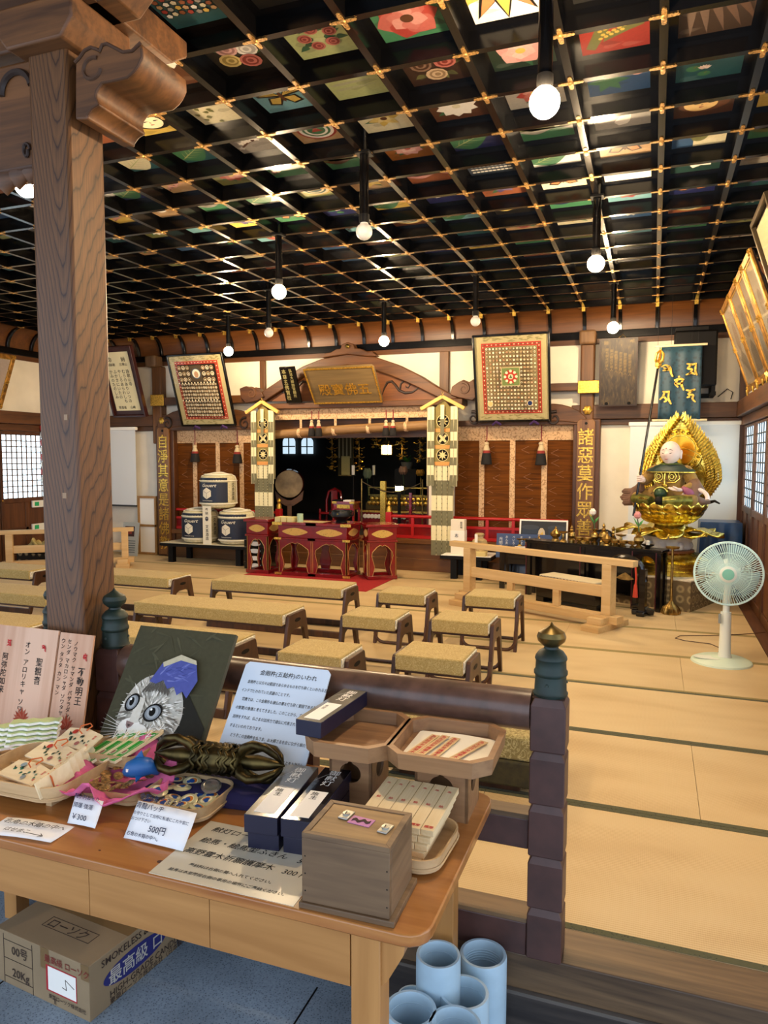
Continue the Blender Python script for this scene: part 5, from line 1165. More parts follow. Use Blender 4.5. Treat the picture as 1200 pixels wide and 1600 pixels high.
def make_seat(name, label, cat, w, d, group, sled):
    t = thing(name, label, cat, (0, 0, 0), 0, group); th = .088
    c_ = M1(); c_.b2((-w/2, -d/2, SH-th), (w/2, d/2, SH)); c_.build('cushion', 'seat_fabric', t, bevel=.007, seg=2)
    for sx in (-1, 1):
        e = M1(); e.b2((sx*w/2-.004, -d/2+.012, SH-th+.01), (sx*w/2+.006, d/2-.012, SH-.012)); e.build('end_trim', 'seat_white', t, bevel=.004)
        seat_end(t, sx*(w/2+.008), sx, d, 0)
    M1().b2((-w/2, -d*.38, SH-th-.022), (w/2, d*.38, SH-th+.001)).build('seat_board', 'ply', t)
    yb = d*.62-.015
    for sy in (-1, 1):
        if sled:
            r = .075; x = w/2+.02
            pts = [(-x, sy*(yb-.02), .16), (-x, sy*yb, r)]+[(-x+r-r*math.cos(a), sy*yb, r-r*math.sin(a)+.013) for a in (PI/8, PI/4, 3*PI/8, PI/2)]+[(x-r+r*math.cos(a), sy*yb, r-r*math.sin(a)+.013) for a in (PI/2, 3*PI/8, PI/4, PI/8)]+[(x, sy*yb, r), (x, sy*(yb-.02), .16)]
            M1().tube(pts, .0135, 8).build('floor_rail', 'ply', t)
        else:
            M1().b2((-w/2-.02, sy*yb-.014, .0), (w/2+.02, sy*yb+.014, .055)).build('floor_rail', 'ply', t, bevel=.004)
    return t
def corners(q): return [onz(*k, SH) for k in q]
ST = [(((620, 1022), (720, 1033), (741, 1013), (650, 1001)), 'single mustard stool closest to the bronze-topped rail post'),
      (((437, 1016), (528, 1030), (556, 1005), (473, 993)), 'single mustard stool right behind the blue-white notice board'),
      (((678, 967), (758, 974), (775, 958), (690, 953)), 'single mustard stool in the middle row, directly behind the one by the post'),
      (((537, 960), (614, 968), (632, 951), (556, 944.5)), 'single mustard stool in the middle row, at the end of a long bench'),
      (((593, 926), (660, 929), (678, 914.5), (603, 912)), 'single mustard stool in the back row, near the red carpet corner'),
      (((725, 931), (804, 934), (810, 924), (732, 922)), 'single mustard stool in the back row, in front of the pale wood barrier')]
proto = None
for q, lab in ST:
    P = corners(q); c0 = (P[0]+P[1])/2; loc = (c0.x, c0.y+.165, 0)
    if proto is None: proto = make_seat('stool', lab, 'stool', .39, .33, 'single mustard stools', True); proto.location = loc
    else: dup(proto, loc, 0.0, lab)
BN = [(((322, 910), (532, 920)), 'long mustard bench in the back row, right before the red tables', 0),
      (((210, 945), (440, 960)), 'long mustard bench in the middle row, just behind the cat picture', 0),
      (((180, 1000), (350, 1010)), 'long mustard bench half hidden by the cat picture', -1),
      (((140, 902), (262, 904)), 'long mustard bench in the back row, emerging from behind the great pillar', -1),
      (((-120, 920), (71, 932)), 'long mustard bench in the middle row, cut by the great pillar', -1),
      (((-150, 884), (45, 892)), 'long mustard bench in the back row before the carved yellow driftwood', -1),
      (((-140, 967), (30, 982)), 'long mustard bench in the front row behind the prayer boards', -1)]
pb = None
for (q0, q1), lab, md in BN:
    a, b = onz(*q0, SH), onz(*q1, SH); w = 1.27
    loc = (b.x-w/2, b.y+.18, 0)
    if pb is None: pb = make_seat('bench', lab, 'bench', w, .36, 'long mustard benches', False); pb.location = loc
    else: dup(pb, loc, 0.0, lab)
# lone cushion seat seen through the railing
P = onz(795, 1160, .24)
t = thing('low_seat', 'low gold brocade seat glimpsed through the dark railing', 'seat', (P.x-.235, 3.42, 0)); M1().b2((-.36, -.2, .15), (.34, .22, .262)).build('cushion', floral('gold_floral', '8a7a48', 'c0b078', 26), t, bevel=.014); M1().b2((-.37, -.21, .03), (.35, .23, .15)).build('skirt', plain('dark_green_velvet', '3a3418', .8, 0, .2, 30), t, bevel=.01); M1().b2((-.3, -.18, 0), (.28, .2, .05)).build('base', 'ply', t)

# ================================================================ NATURAL WOOD BARRIERS
MAT['hinoki'] = wood('pale_cypress', 'c09a62', 'd2b27e', 'x', 6, .5)
def barrier(name, label, p, q, zt, mid, group, nb, block=True, ext=.25):
    p = Vector(p); q = Vector(q); L = (q-p).length; rz = math.atan2(q.y-p.y, q.x-p.x)
    t = thing(name, label, 'barrier', ((p.x+q.x)/2, (p.y+q.y)/2, 0), rz, group)
    M1().b2((-L/2-ext, -.045, zt-.055), (L/2+ext, .045, zt)).build('top_rail', 'hinoki', t, bevel=.004)
    M1().b2((-L/2, -.025, mid-.05), (L/2, .025, mid+.05)).build('middle_rail', 'hinoki', t, bevel=.003)
    M1().b2((-L/2-.1, -.06, .055), (L/2+.12, .06, .125)).build('base_beam', 'hinoki', t, bevel=.004)
    for sx in (-1, 1): M1().b2((sx*L/2-.045, -.05, .125), (sx*L/2+.045, .05, zt-.055)).build('post', 'hinoki', t, bevel=.003)
    for k in range(1, nb): x = -L/2+L*k/nb; M1().b2((x-.035, -.022, .125), (x+.035, .022, mid-.05)).build('short_post', 'hinoki', t, bevel=.003)
    for sx in (-1, 1):
        f = M1(); f.b2((sx*(L/2-.03)-.09, -.26, 0), (sx*(L/2-.03)+.09, .26, .055)); f.b2((sx*(L/2-.03)-.07, -.19, .055), (sx*(L/2-.03)+.07, -.062, .115)); f.build('foot', 'hinoki', t, bevel=.003)
    return t
fa, fb = onz(905, 958, .06), onz(958, 966, .06); d = (onz(967, 970, .06)-onz(822, 944, .06)); d.z = 0; d.normalize()
pr_ = onz(950, 968, .08); pl_ = pr_-d*1.62
zt_b = pr_.z+ (ony(950, 872, pr_.y).z-pr_.z); mid_b = ony(950, 925, pr_.y).z
barrier('barrier', 'pale cypress barrier standing before the black ritual tables and statue', (pl_.x, pl_.y, 0), (pr_.x, pr_.y, 0), zt_b, mid_b, 'pale cypress barriers', 3)
# the one by the left wall
q1 = onz(196, 884, .0); q0_ = q1-Vector((1.15, .90, 0)); zt2 = ony(195, 824, q1.y).z
barrier('barrier', 'pale cypress barrier behind the great pillar, before the brocade cases', (q0_.x, q0_.y, 0), (q1.x, q1.y, 0), zt2, zt2*.52, 'pale cypress barriers', 3, ext=.12)
# table with brocade front and carved driftwood behind it
MAT['roundel'] = roundels('roundel_brocade', ['14120f', '9a8a66', '1c1914', 'b5a47c', '221e18'], 8)
yb2 = 8.02
t = thing('brocade_case', 'long low table hung with dark roundel brocade by the lattice window', 'table', (-8.1, yb2+.2, 0)); zb2 = ony(45, 862, yb2).z
M1().b2((-.55, -.2, 0), (.5, .2, zb2-.02)).build('drape', 'roundel', t); M1().b2((-.56, -.21, zb2-.02), (.51, .21, zb2)).build('tabletop', 'black', t)
a = ony(56, 860, yb2+.1); t = thing('carved_driftwood', 'knotted yellow carved wood lying on the brocade-hung table', 'carving', (max(a.x, -8.36), yb2+.15, zb2)); m = M1(); R = random.Random(8)
for k in range(7):
    x0 = -.22+.07*k; m.tube([(x0, R.uniform(-.05, .05), .03), (x0+.06, R.uniform(-.05, .05), .1+.05*R.random()), (x0+.14, R.uniform(-.05, .05), .06), (x0+.2, 0, .03)], [.025, .04, .035, .015], 8)
m.build('gnarled_body', wood('gnarled_wood', 'b8a058', 'dccb8c', 'x', 9, .5), t); M1().b2((-.26, -.09, 0), (.28, .09, .02)).build('plinth', 'black', t)
q = onx(62, 790, XL+.04); 
for (py, ph), lab in (((787, 11), 'small white and green exit plate on the dark door by the pillar, upper one'), ((823, 9), 'small white and green exit plate by the pillar, lower one')):
    c0 = onx(60, py, XL+.05); hh = .05
    t = thing('exit_plate', lab, 'sign', (XL+.042, c0.y, c0.z), 0, 'exit plates'); M1().b2((0, -.12, -hh), (.02, .12, hh)).build('plate', 'white', t); M1().b2((.02, -.08, -hh*.6), (.022, -.0, hh*.6)).build('green_mark', plain('exit_green', '1e8a4e', .5, emit=('1e8a4e', .3)), t)
# red and white festoon by the window
c0 = onx(64, 740, XL+.06); t = thing('festoon', 'twisted red and white cord hanging beside the lattice window', 'cord', (XL+.09, c0.y+.03, 1.15)); m = M1()
m.tube([(.02*math.cos(q*.9), .02*math.sin(q*.9), .95-.95*q/30) for q in range(31)], .022, 8); m.build('red_strand', 'brightred', t); M1().tube([(.02*math.cos(q*.9+PI), .02*math.sin(q*.9+PI), .95-.95*q/30) for q in range(31)], .02, 8).build('white_strand', 'white', t)
# newspapers / slim board leaning at the wall
a = ony(199, 868, 9.05); t = thing('poster', 'grey printed poster leaning on the wall behind the barrier', 'poster', (a.x, 9.15, 0)); t.rotation_euler = (math.radians(-8), 0, 0); M1().b2((-.2, 0, 0), (.1, .015, .52)).build('board', plain('poster_grey', 'a9aca8', .7), t); A = Art(); A.add(rect(-.16, .3, .02, .46), '4a3434'); A.add(rect(-.13, .34, -.03, .42), '8a4038')
for k in range(6): A.add(rect(-.17, .05+.035*k, .05, .065+.035*k), '6a7070', up=(k == 0))
A.build('print', (0, -.001, 0), (1, 0, 0), (0, 0, 1), t, 'paint_matt')

# ================================================================ WHITE BOX STAND AND BLACK RITUAL TABLES
f1 = onz(712, 905, 0); zs = ony(715, 868, f1.y).z; xa, xb = ony(688, 868, f1.y).x, ony(768, 872, f1.y).x
t = thing('side_stand', 'low black stand with white top beside the striped banner tail', 'stand', ((xa+xb)/2, f1.y+.22, 0)); w = xb-xa
M1().b2((-w/2, -.24, zs-.05), (w/2, .24, zs-.006)).build('slab', 'black', t, bevel=.004); M1().b2((-w/2+.01, -.23, zs-.006), (w/2-.01, .23, zs)).build('cloth', 'white', t)
for sx in (-1, 1):
    for sy in (-1, 1): M1().b2((sx*(w/2-.17)-.04, sy*.17-.04, 0), (sx*(w/2-.17)+.04, sy*.17+.04, zs-.05)).build('leg', 'black', t)
ys = f1.y+.12
a, b = ony(704, 865, ys), ony(725, 865, ys); hb = ony(715, 812, ys).z-zs
t = thing('paper_wrapped_box', 'tall white box with a paper band on the low black stand', 'box', ((a.x+b.x)/2, ys+.06, zs)); w2 = b.x-a.x; M1().b2((-w2/2, -.06, 0), (w2/2, .06, hb)).build('box', plain('pale_box', 'e8dfcc', .7), t, bevel=.003); M1().b2((-w2/2-.004, -.064, hb*.25), (w2/2+.004, .064, hb*.68)).build('paper_band', 'white', t); writing([('御供物', w2*.2, hb*.95, .03, True), ('志', -w2*.2, hb*.6, .05, True)], (0, -.0645, 0), (1, 0, 0), (0, 0, 1), t)
a = ony(748, 862, ys); t = thing('rice_bag', 'tied beige rice bag with a white tag on the stand', 'bag', (a.x, ys+.04, zs)); M1().lathe([(.07, 0), (.1, .03), (.105, .12), (.085, .19), (.04, .22), (.06, .26), (.05, .275), (.001, .27)], n=18, lobes=5, amp=.06).build('sack', plain('sack_beige', 'b09a6e', .85, 0, .2, 14), t); M1().b2((-.035, -.118, .1), (-.0, -.108, .27)).build('tag', 'white', t); M1().lathe([(.045, .215), (.048, .225), (.045, .235)], n=14).build('tie', 'tassel_cream', t)
a = ony(745, 868, ys-.16); tag(M1().b2((a.x-.14, f1.y+.0, zs), (a.x+.1, f1.y+.11, zs+.055)).build('yellow_box', plain('pale_yellow_box', 'd9c684', .7), bevel=.003), 'flat pale yellow box lying before the rice bag', 'box')
# long ritual table with skirt, set obliquely before the statue
MAT['bl'] = plain('black_lacquer_deep', '0d0a0a', .2, coat=.3); MAT['maroon_edge'] = plain('maroon_edge', '4a1418', .35)
TA = math.radians(-20); TO = Vector((.088, 7.60, 0)); zr = ony(1029, 860, 7.60).z; TL_, TD = 1.5, .20
Mt = Matrix.Translation(TO) @ Matrix.Rotation(TA, 4, 'Z')
def tpt(px, dep, z):
    lo, hi = -TL_-.3, .2
    for _ in range(40):
        mid = (lo+hi)/2; q = Mt @ Vector((mid, dep, z)); lo, hi = (mid, hi) if proj(q)[0] < px else (lo, mid)
    return Mt @ Vector((lo, dep, z))
t = thing('ritual_table', 'long black lacquer ritual table crowded with brass vessels', 'table', TO, TA)
M1().b2((-TL_, 0, zr-.03), (.015, TD, zr)).build('tabletop', 'bl', t, bevel=.004)
for x, w in ((0, .05), (-.24, .05), (-.8, .05), (-TL_+.06, .05)):
    M1().b2((x-w, .01, 0), (x, .06, zr-.03)).build('leg', 'bl', t); M1().b2((x-w, TD-.06, 0), (x, TD-.01, zr-.03)).build('leg', 'bl', t)
    M1().b2((x-w-.002, .004, 0), (x-w+.008, .012, zr-.03)).build('edge_line', 'maroon_edge', t)
M1().b2((-TL_+.02, .02, zr-.17), (-.27, .04, zr-.03)).build('skirt', 'bl', t)
x0 = -.24; w_ = .19; arc = [(x0, zr-.17)]+[(x0+w_/2-w_/2*math.cos(q*PI/8)*.94, zr-.17+.1*math.sin(q*PI/8)) for q in range(9)]+[(x0+w_, zr-.17), (x0+w_, zr-.03), (x0, zr-.03)]
M1().prism(arc, (0, .045, 0), (1, 0, 0), (0, 0, 1), .03).build('arched_apron', 'bl', t)
M1().b2((-TL_+.02, TD-.05, .1), (-.27, TD-.03, zr-.05)).build('back_panel', 'bl', t)
# second table with vessels, along the other side of the seat
t2 = thing('ritual_table', 'smaller black ritual table with the blue plaque, behind the left part of the barrier', 'table', (0, 0, 0)); x0, x1 = -1.66, -1.12; y0_, y1_ = 8.38, 8.78; z2 = ony(830, 858, 8.42).z
M1().b2((x0, y0_, z2-.03), (x1, y1_, z2)).build('tabletop', 'bl', t2, bevel=.004); M1().b2((x0+.02, y0_+.03, z2-.18), (x1-.02, y0_+.05, z2-.03)).build('skirt', 'bl', t2)
for x in (x0+.03, x1-.03):
    for y in (y0_+.04, y1_-.04): M1().b2((x-.03, y-.03, 0), (x+.03, y+.03, z2-.03)).build('leg', 'bl', t2)
# priest's seat with patterned edge
sa, sb_ = onz(838, 897, .29), onz(930, 912, .29); t = thing('priest_seat', 'square priest platform with cream cushion and black-white scale edging', 'seat', (0, 0, 0), math.atan2(sb_.y-sa.y, sb_.x-sa.x)); w = (sb_-sa).length; d2 = .28; dv_ = Vector((-(sb_-sa).y, (sb_-sa).x, 0)).normalized(); t.location = (sa+sb_)/2*1.0+dv_*(d2/2); t.location.z = 0
M1().b2((-w/2, -d2/2, .06), (w/2, d2/2, .20)).build('platform', 'bl', t, bevel=.004)
for sx in (-1, 1): M1().b2((sx*(w/2-.05)-.05, -d2/2, 0), (sx*(w/2-.05)+.05, d2/2, .06)).build('foot', 'bl', t)
M1().b2((-w/2+.02, -d2/2+.02, .20), (w/2-.02, d2/2-.02, .292)).build('cushion', plain('cream_cushion', 'd8cbaa', .85), t, bevel=.012)
A = Art(); A.add(rect(-w/2+.03, .205, w/2-.03, .285), 'd8d0bc')
for r_ in range(3):
    for q in range(20): A.add(circ(-w/2+.06+.042*q+.021*(r_ % 2), .22+.022*r_, .019, 10), '201d1a', up=(q == 0)); A.add(circ(-w/2+.06+.042*q+.021*(r_ % 2), .222+.022*r_, .012, 10), 'd8d0bc', up=(q == 0))
A.build('scale_edging', (0, -d2/2+.0185, 0), (1, 0, 0), (0, 0, 1), t, 'paint_matt')
# chime stand with red tassels, small black curved stand
g0 = onz(972, 945, 0); t = thing('chime_stand', 'black arched chime stand with vermilion tassels beside the barrier post', 'stand', (-.235, 7.46, 0), TA); hz = ony(970, 862, 7.46).z
ar = [(-.2, 0, hz*.55)]+[(-.17*math.cos(q*PI/10)-.0, 0, hz*.72+.2*math.sin(q*PI/10)*hz) for q in range(11)]+[(.2, 0, hz*.55)]
M1().tube(ar, .028, 8).build('arch', 'bl', t)
for sx in (-1, 1): M1().b2((sx*.18-.03, -.03, .03), (sx*.18+.03, .03, hz*.75)).build('post', 'bl', t); M1().b2((sx*.18-.04, -.07, 0), (sx*.18+.04, .07, .045)).build('foot', 'bl', t, bevel=.01)
M1().prism([(-.09, -.03), (-.05, .0), (0, .03), (.05, .0), (.09, -.03), (.04, -.045), (-.04, -.045)], (0, .006, hz*.62), (1, 0, 0), (0, 0, 1), .012).build('chime', 'brass', t)
for sx in (-1, 1):
    M1().tube([(sx*.05, -.04, hz*.85), (sx*.12, -.05, hz*.8), (sx*.13, -.05, hz*.6), (sx*.125, -.05, hz*.5)], .010, 6).build('cord', plain('vermilion_cord', 'c8402a', .8), t); M1().lathe([(.014, hz*.5), (.02, hz*.42), (.026, hz*.3)], (sx*.125, -.05, 0), 10).build('tassel', 'tassel_red' if sx < 0 else plain('vermilion_tassel', 'c8402a', .8), t)
f0 = onz(1000, 960, 0); t = thing('curved_foot_stand', 'small black lacquer stand foot with scrolled end by the barrier', 'stand', (f0.x+.02, f0.y-.03, 0))
M1().tube([(-.1, .03, .075), (-.05, .02, .085), (-.0, .0, .075), (.05, -.01, .05), (.11, -.02, .035)], [.02, .028, .036, .036, .03], 10).build('scroll', 'bl', t); M1().b2((-.1, .0, .0), (.08, .05, .05)).build('base', 'bl', t, bevel=.012)
# blue plaque and framed photograph
def board_px(name, label, cat, TL, BR, Y, z, mat, tilt=-10, th=.015):
    a, b = ony(TL[0], TL[1], Y), ony(BR[0], TL[1], Y); h = a.z-z; t = thing(name, label, cat, ((a.x+b.x)/2, Y, z)); t.rotation_euler = (math.radians(tilt), 0, 0); w = b.x-a.x
    M1().b2((-w/2, 0, 0), (w/2, th, h)).build('board', mat, t, bevel=.002); return t, w, h
t, w, h = board_px('blue_plaque', 'dark blue plaque with silver writing behind the brass vessels', 'plaque', (775, 833), (876, 870), 8.86, .30, plain('blue_plaque', '1c3a6a', .35)); MAT['silver'] = plain('silver_ink', 'c8ccd0', .5)
writing([('光明真言', -w*.46, h*.86, h*.16, True), ('おんあぼきゃ', -w*.36, h*.92, h*.12, True), ('べいろしゃのう', -w*.25, h*.92, h*.12, True), ('まかぼだら', -w*.13, h*.92, h*.12, True), ('まにはんどま', -.0, h*.92, h*.11, True)], (0, -.0005, 0), (1, 0, 0), (0, 0, 1), t, 'silver')
M1().b2((-w*.4, .0, -.30+.001), (w*.4, .05, -.001)).build('support', 'bl', t)
t, w, h = board_px('framed_photo', 'white-framed photograph of two dark urns standing behind the blue plaque', 'picture', (811, 811), (887, 850), 9.06, .42, 'white')
A = Art(); A.add(rect(-w/2+.02, .02, w/2-.02, h-.02), '16181c')
for sx in (-1, 1): A.add([(sx*w*.27-.09, .03), (sx*w*.27+.09, .03), (sx*w*.27+.1, h*.7), (sx*w*.27-.1, h*.7)], '10243a'); A.add(circ(sx*w*.27, h*.72, .11, 14, .03), '28303a')
A.add(circ(-.02, h*.45, .045, 10, .09), 'c8b89a'); A.add(leafp(-.04, h*.3, .1, .03, 1.2), 'd8b04a'); A.build('photograph', (0, -.001, 0), (1, 0, 0), (0, 0, 1), t, 'paint'); M1().b2((-w*.3, .004, -.42+.001), (w*.3, .1, -.001)).build('easel', 'bl', t)
# brass vessels: one of each kind then copies
def v_bowl(): return M1().lathe([(.03, 0), (.032, .008), (.014, .02), (.02, .03), (.05, .04), (.055, .07), (.05, .07), (.045, .045), (.001, .042)], n=18)
def v_stand(): return M1().lathe([(.045, 0), (.04, .015), (.012, .04), (.016, .08), (.01, .10), (.055, .115), (.06, .13), (.01, .128), (.001, .13)], n=18)
def v_bell(): return M1().lathe([(.045, 0), (.042, .03), (.03, .065), (.012, .08), (.018, .1), (.01, .115), (.02, .13), (.014, .15), (.022, .165), (.006, .19), (.001, .195)], n=18)
def v_vase(): return M1().lathe([(.04, 0), (.042, .012), (.02, .03), (.055, .08), (.05, .11), (.018, .14), (.03, .17), (.028, .172), (.001, .165)], n=18)
def v_burner(): return M1().lathe([(.05, 0), (.045, .02), (.03, .03), (.065, .06), (.07, .09), (.06, .10), (.03, .13), (.012, .15), (.015, .165), (.001, .18)], n=18)
def v_pagoda(): return M1().lathe([(.05, 0), (.05, .03), (.035, .05), (.06, .09), (.05, .13), (.02, .15), (.03, .17), (.012, .19), (.02, .21), (.001, .25)], n=18)
VE = {'bowl': v_bowl, 'stand': v_stand, 'bell': v_bell, 'vase': v_vase, 'burner': v_burner, 'pagoda': v_pagoda}; first = {}
def vessel(kind, px, Y, z, lab, s=1.0):
    p = ony(px, 850, Y) if Y > 2 else tpt(px, Y, z); Y = p.y
    if kind not in first:
        o = VE[kind]().build('brass_'+kind, 'brass'); first[kind] = o; tag(o, lab, kind if kind != 'pagoda' else 'ornament', 'brass vessels on the ritual tables')
    else:
        o = first[kind].copy(); COL.objects.link(o); o['label'] = lab
    o.location = (p.x, Y, z); o.scale = (s*.86,)*3; return o
yF, yM = .055, .14
for kind, px, Y, lab, s in (('pagoda', 893, yM, 'brass spired ornament at the blue plaque end of the long ritual table', .8), ('bowl', 905, yF, 'brass bowl right in front of the spired ornament', 1), ('bowl', 918, yF, 'second brass bowl along from the blue plaque end', 1), ('vase', 929, yM, 'brass vase holding the white tulip', 1.0), ('pagoda', 943, yM, 'round topped brass ornament in the middle of the ritual table', 1.0), ('burner', 948, yF, 'lidded brass censer before the round topped ornament', .9), ('bell', 958, yM, 'brass vajra bell standing behind the bowls', 1.1), ('bowl', 961, yF, 'brass bowl beneath the vajra bell', 1), ('stand', 970, yM, 'brass footed dish next to the vajra bell', 1), ('bowl', 974, yF, 'brass bowl before the footed dish', 1), ('bowl', 988, yF, 'brass bowl beside the vase with the pink lotus', 1.0), ('vase', 998, yM-.08, 'brass vase holding the pink lotus flower', 1.05)):
    vessel(kind, px, Y, zr, lab, s*1.05)
for kind, px, Y, lab, s in (('stand', 822, 8.48, 'brass footed dish in front of the blue plaque writing', 1), ('burner', 842, 8.52, 'lidded brass censer in front of the blue plaque', 1.0), ('stand', 812, 8.66, 'smaller brass dish behind the red sutra book', .8)):
    vessel(kind, px, Y, z2, lab, s)
for kind, px, Y, lab, s in (('stand', 880, yF, 'brass footed dish at the very end of the long ritual table', 1), ('burner', 868, yM, 'brass censer at the blue plaque end of the long ritual table', 1.0)): vessel(kind, px, Y, zr, lab, s)
q = ony(833, 858, 8.44); tag(M1().b2((q.x-.09, 8.40, z2), (q.x+.07, 8.47, z2+.05)).build('sutra_book', plain('crimson_cover', '6a1620', .5), bevel=.003), 'crimson sutra book on the smaller ritual table', 'book')
q = ony(818, 862, 8.40); tag(M1().b2((q.x-.10, 8.385, z2), (q.x+.02, 8.395, z2+.03)).build('white_card', 'white'), 'small white card before the crimson sutra book', 'card')
p = tpt(1012, .09, zr); t = thing('candle_dish', 'black dish with a short white candle at the corner of the ritual table', 'candle', p); M1().lathe([(.03, 0), (.02, .012), (.06, .03), (.065, .04), (.001, .03)], n=18).build('dish', 'black', t); M1().lathe([(.018, .03), (.02, .075), (.001, .08)], n=12).build('wax', 'candle', t)
p = tpt(983, .17, zr); tag(M1().b2((p.x-.07, p.y, zr), (p.x+.06, p.y+.012, zr+.12)).build('white_plaque', 'white'), 'small blank white card among the brass vessels', 'card')
p = tpt(943, .185, zr); tag(M1().lathe([(.13, 0), (.13, .06), (.1, .12), (.04, .15), (.001, .155)], (p.x, p.y, zr), 20, sy=.15).build('black_hood', 'bl'), 'black arched hood behind the round topped brass ornament', 'ornament')
def tulip(px, py, Y, zb, col, lab, lean_):
    tp = ony(px, py, Y); vx = lean_; t = thing('altar_tulip', lab, 'flower', (vx, Y, zb), 0, 'wooden flowers on the ritual table'); dx = tp.x-vx; h = tp.z-zb
    M1().tube([(0, 0, 0), (dx*.4, 0, h*.5), (dx, 0, h-.03)], .006, 6).build('stem', 'leafgreen', t)
    m = M1()
    for q in range(5):
        a = q*2*PI/5; m.lathe([(.001, -.03), (.022, -.01), (.024, .015), (.003, .045)], (dx+.012*math.cos(a), .012*math.sin(a), h), 8)
    m.build('bloom', col, t)
    lf = M1()
    for s_, hh in ((-1, .55), (1, .45)):
        o = Vector((dx*.3, 0, h*.35)); lf.add([o, o+Vector((s_*.02-.01, .01, h*.25)), o+Vector((s_*.05, 0, h*hh)), o+Vector((s_*.02+.012, -.01, h*.22))], [(0, 1, 2, 3)])
    ob = lf.build('leaf', plain('bright_leaf', '4e9a52', .5), t); sd = ob.modifiers.new('thick', 'SOLIDIFY'); sd.thickness = .003
va_ = tpt(929, yM, zr); tulip(926, 801, va_.y, zr+.14, 'petal_white', 'white tulip rising in front of the scripted board', va_.x); va_ = tpt(998, yM-.08, zr); tulip(996, 806, va_.y, zr+.15, plain('pink_petal', 'd08a88', .6), 'pink lotus bud rising before the golden lotus seat', va_.x)
# tall brass stand with fluted foot
g0 = onz(1041, 957, 0); zt3 = ony(1040, 856, g0.y).z; t = thing('candle_stand', 'tall thin brass stand with a fluted round foot by the statue dais', 'stand', (g0.x+.04, g0.y-.04, 0)); g0.y -= .02
zt3 = ony(1040, 856, g0.y).z
M1().lathe([(.085, 0), (.088, .02), (.07, .07), (.03, .1), (.016, .13)], n=36, lobes=14, amp=.07).build('foot', 'brass', t); M1().cyl((0, 0, .1), (0, 0, zt3), .013, n=10).build('rod', 'brass', t); M1().lathe([(.012, zt3-.01), (.06, zt3), (.065, zt3+.015), (.058, zt3+.015), (.001, zt3+.008)], n=20).build('drip_pan', 'brass', t)
# ================================================================ SEATED GILDED STATUE
def skin(name, vs, es, rad, mat, parent, sub=2, sq=None):
    me = bpy.data.meshes.new(name); me.from_pydata([tuple(v) for v in vs], es, []); me.update()
    o = bpy.data.objects.new(name, me); COL.objects.link(o); o.parent = parent
    sk = o.modifiers.new('skin', 'SKIN'); sk.use_smooth_shade = True; sk.branch_smoothing = .3
    for k, r in enumerate(rad):
        q = me.skin_vertices[0].data[k]; q.radius = (r, r) if not isinstance(r, tuple) else r; q.use_root = (k == 0)
    ss = o.modifiers.new('sub', 'SUBSURF'); ss.levels = ss.render_levels = sub
    me.materials.append(MAT[mat] if isinstance(mat, str) else mat); return o
TH = math.radians(-23); SC = Vector((.17, 8.37, 0))
MAT['dais'] = roundels('roundel_cloth', ['4a3c28', '9a8658', '5a4a32', 'a89468', '6e5c3e'], 9)
MAT['skin'] = plain('painted_skin', 'e6cfc4', .45, 0, .03, 8)
MAT['robe'] = brocade('bronze_robe', '4a3418', '8e6f34', 30, .5)
MAT['robe_plain'] = plain('brown_robe', '6e5140', .6, 0, .15, 10)
d = thing('statue_dais', 'square dais wrapped in roundel brocade under the golden statue', 'dais', SC, TH); hd = .315
M1().b2((-.44, -.52, 0), (.44, .5, hd-.012)).build('drape', 'dais', d); M1().b2((-.445, -.525, hd-.012), (.445, .505, hd)).build('top', plain('dais_top', 'd2c6ae', .8, 0, .15, 20), d)
t = thing('statue', 'gilded statue of a seated bald monk on a lotus before a flaming halo', 'statue', SC+Vector((0, 0, hd)), TH)
def Z(z): return z-hd
M1().lathe([(.44, Z(.315)), (.44, Z(.36)), (.42, Z(.365)), (.42, Z(.40)), (.43, Z(.405)), (.43, Z(.435)), (.40, Z(.44))], n=8 if False else 40).build('base_drum', 'gold', t)
M1().lathe([(.40, Z(.435)), (.41, Z(.46)), (.36, Z(.5)), (.27, Z(.515)), (.25, Z(.53)), (.25, Z(.535))], n=48, lobes=16, amp=.04).build('base_petals', 'gold', t)
M1().lathe([(.26, Z(.53)), (.26, Z(.55)), (.22, Z(.555))], n=32).build('red_band', plain('rust_band', '7a4a28', .5), t)
lg = M1(); R = random.Random(2)
lg.lathe([(.2, Z(.55)), (.23, Z(.58)), (.21, Z(.63)), (.24, Z(.68)), (.27, Z(.70))], n=30, lobes=7, amp=.09)
for q in range(7): a = q*2*PI/7+.3; lg.lathe([(.001, -.05), (.045, -.03), (.05, .0), (.035, .035), (.001, .05)], (.2*math.cos(a), .2*math.sin(a), Z(.60)), 10)
lg.build('white_cloud_base', plain('cloud_white', 'd4d6da', .6), t, smooth=True, angle=80)
lf = M1()
for q in range(9):
    a = q*2*PI/9+.2; ca, sa = math.cos(a), math.sin(a); n = 8; vs = []; fs = []
    for i in range(n+1):
        s = i/n; r = .12+.42*s; w = .15*math.sin(PI*(.12+.88*s))**.7 if s < 1 else .004; zz = Z(.735)+.03*math.sin(s*5+q)+.02*s
        for k in (-1, -.4, .4, 1): vs.append((r*ca-sa*w*k, r*sa+ca*w*k, zz+.022*math.cos(k*3+s*6)-.012*abs(k)))
    for i in range(n):
        for k in range(3): fs.append((i*4+k, i*4+k+1, i*4+k+5, i*4+k+4))
    lf.add(vs, fs)
o = lf.build('gold_leaf_skirt', 'gold', t, angle=80); sd = o.modifiers.new('thick', 'SOLIDIFY'); sd.thickness = .012
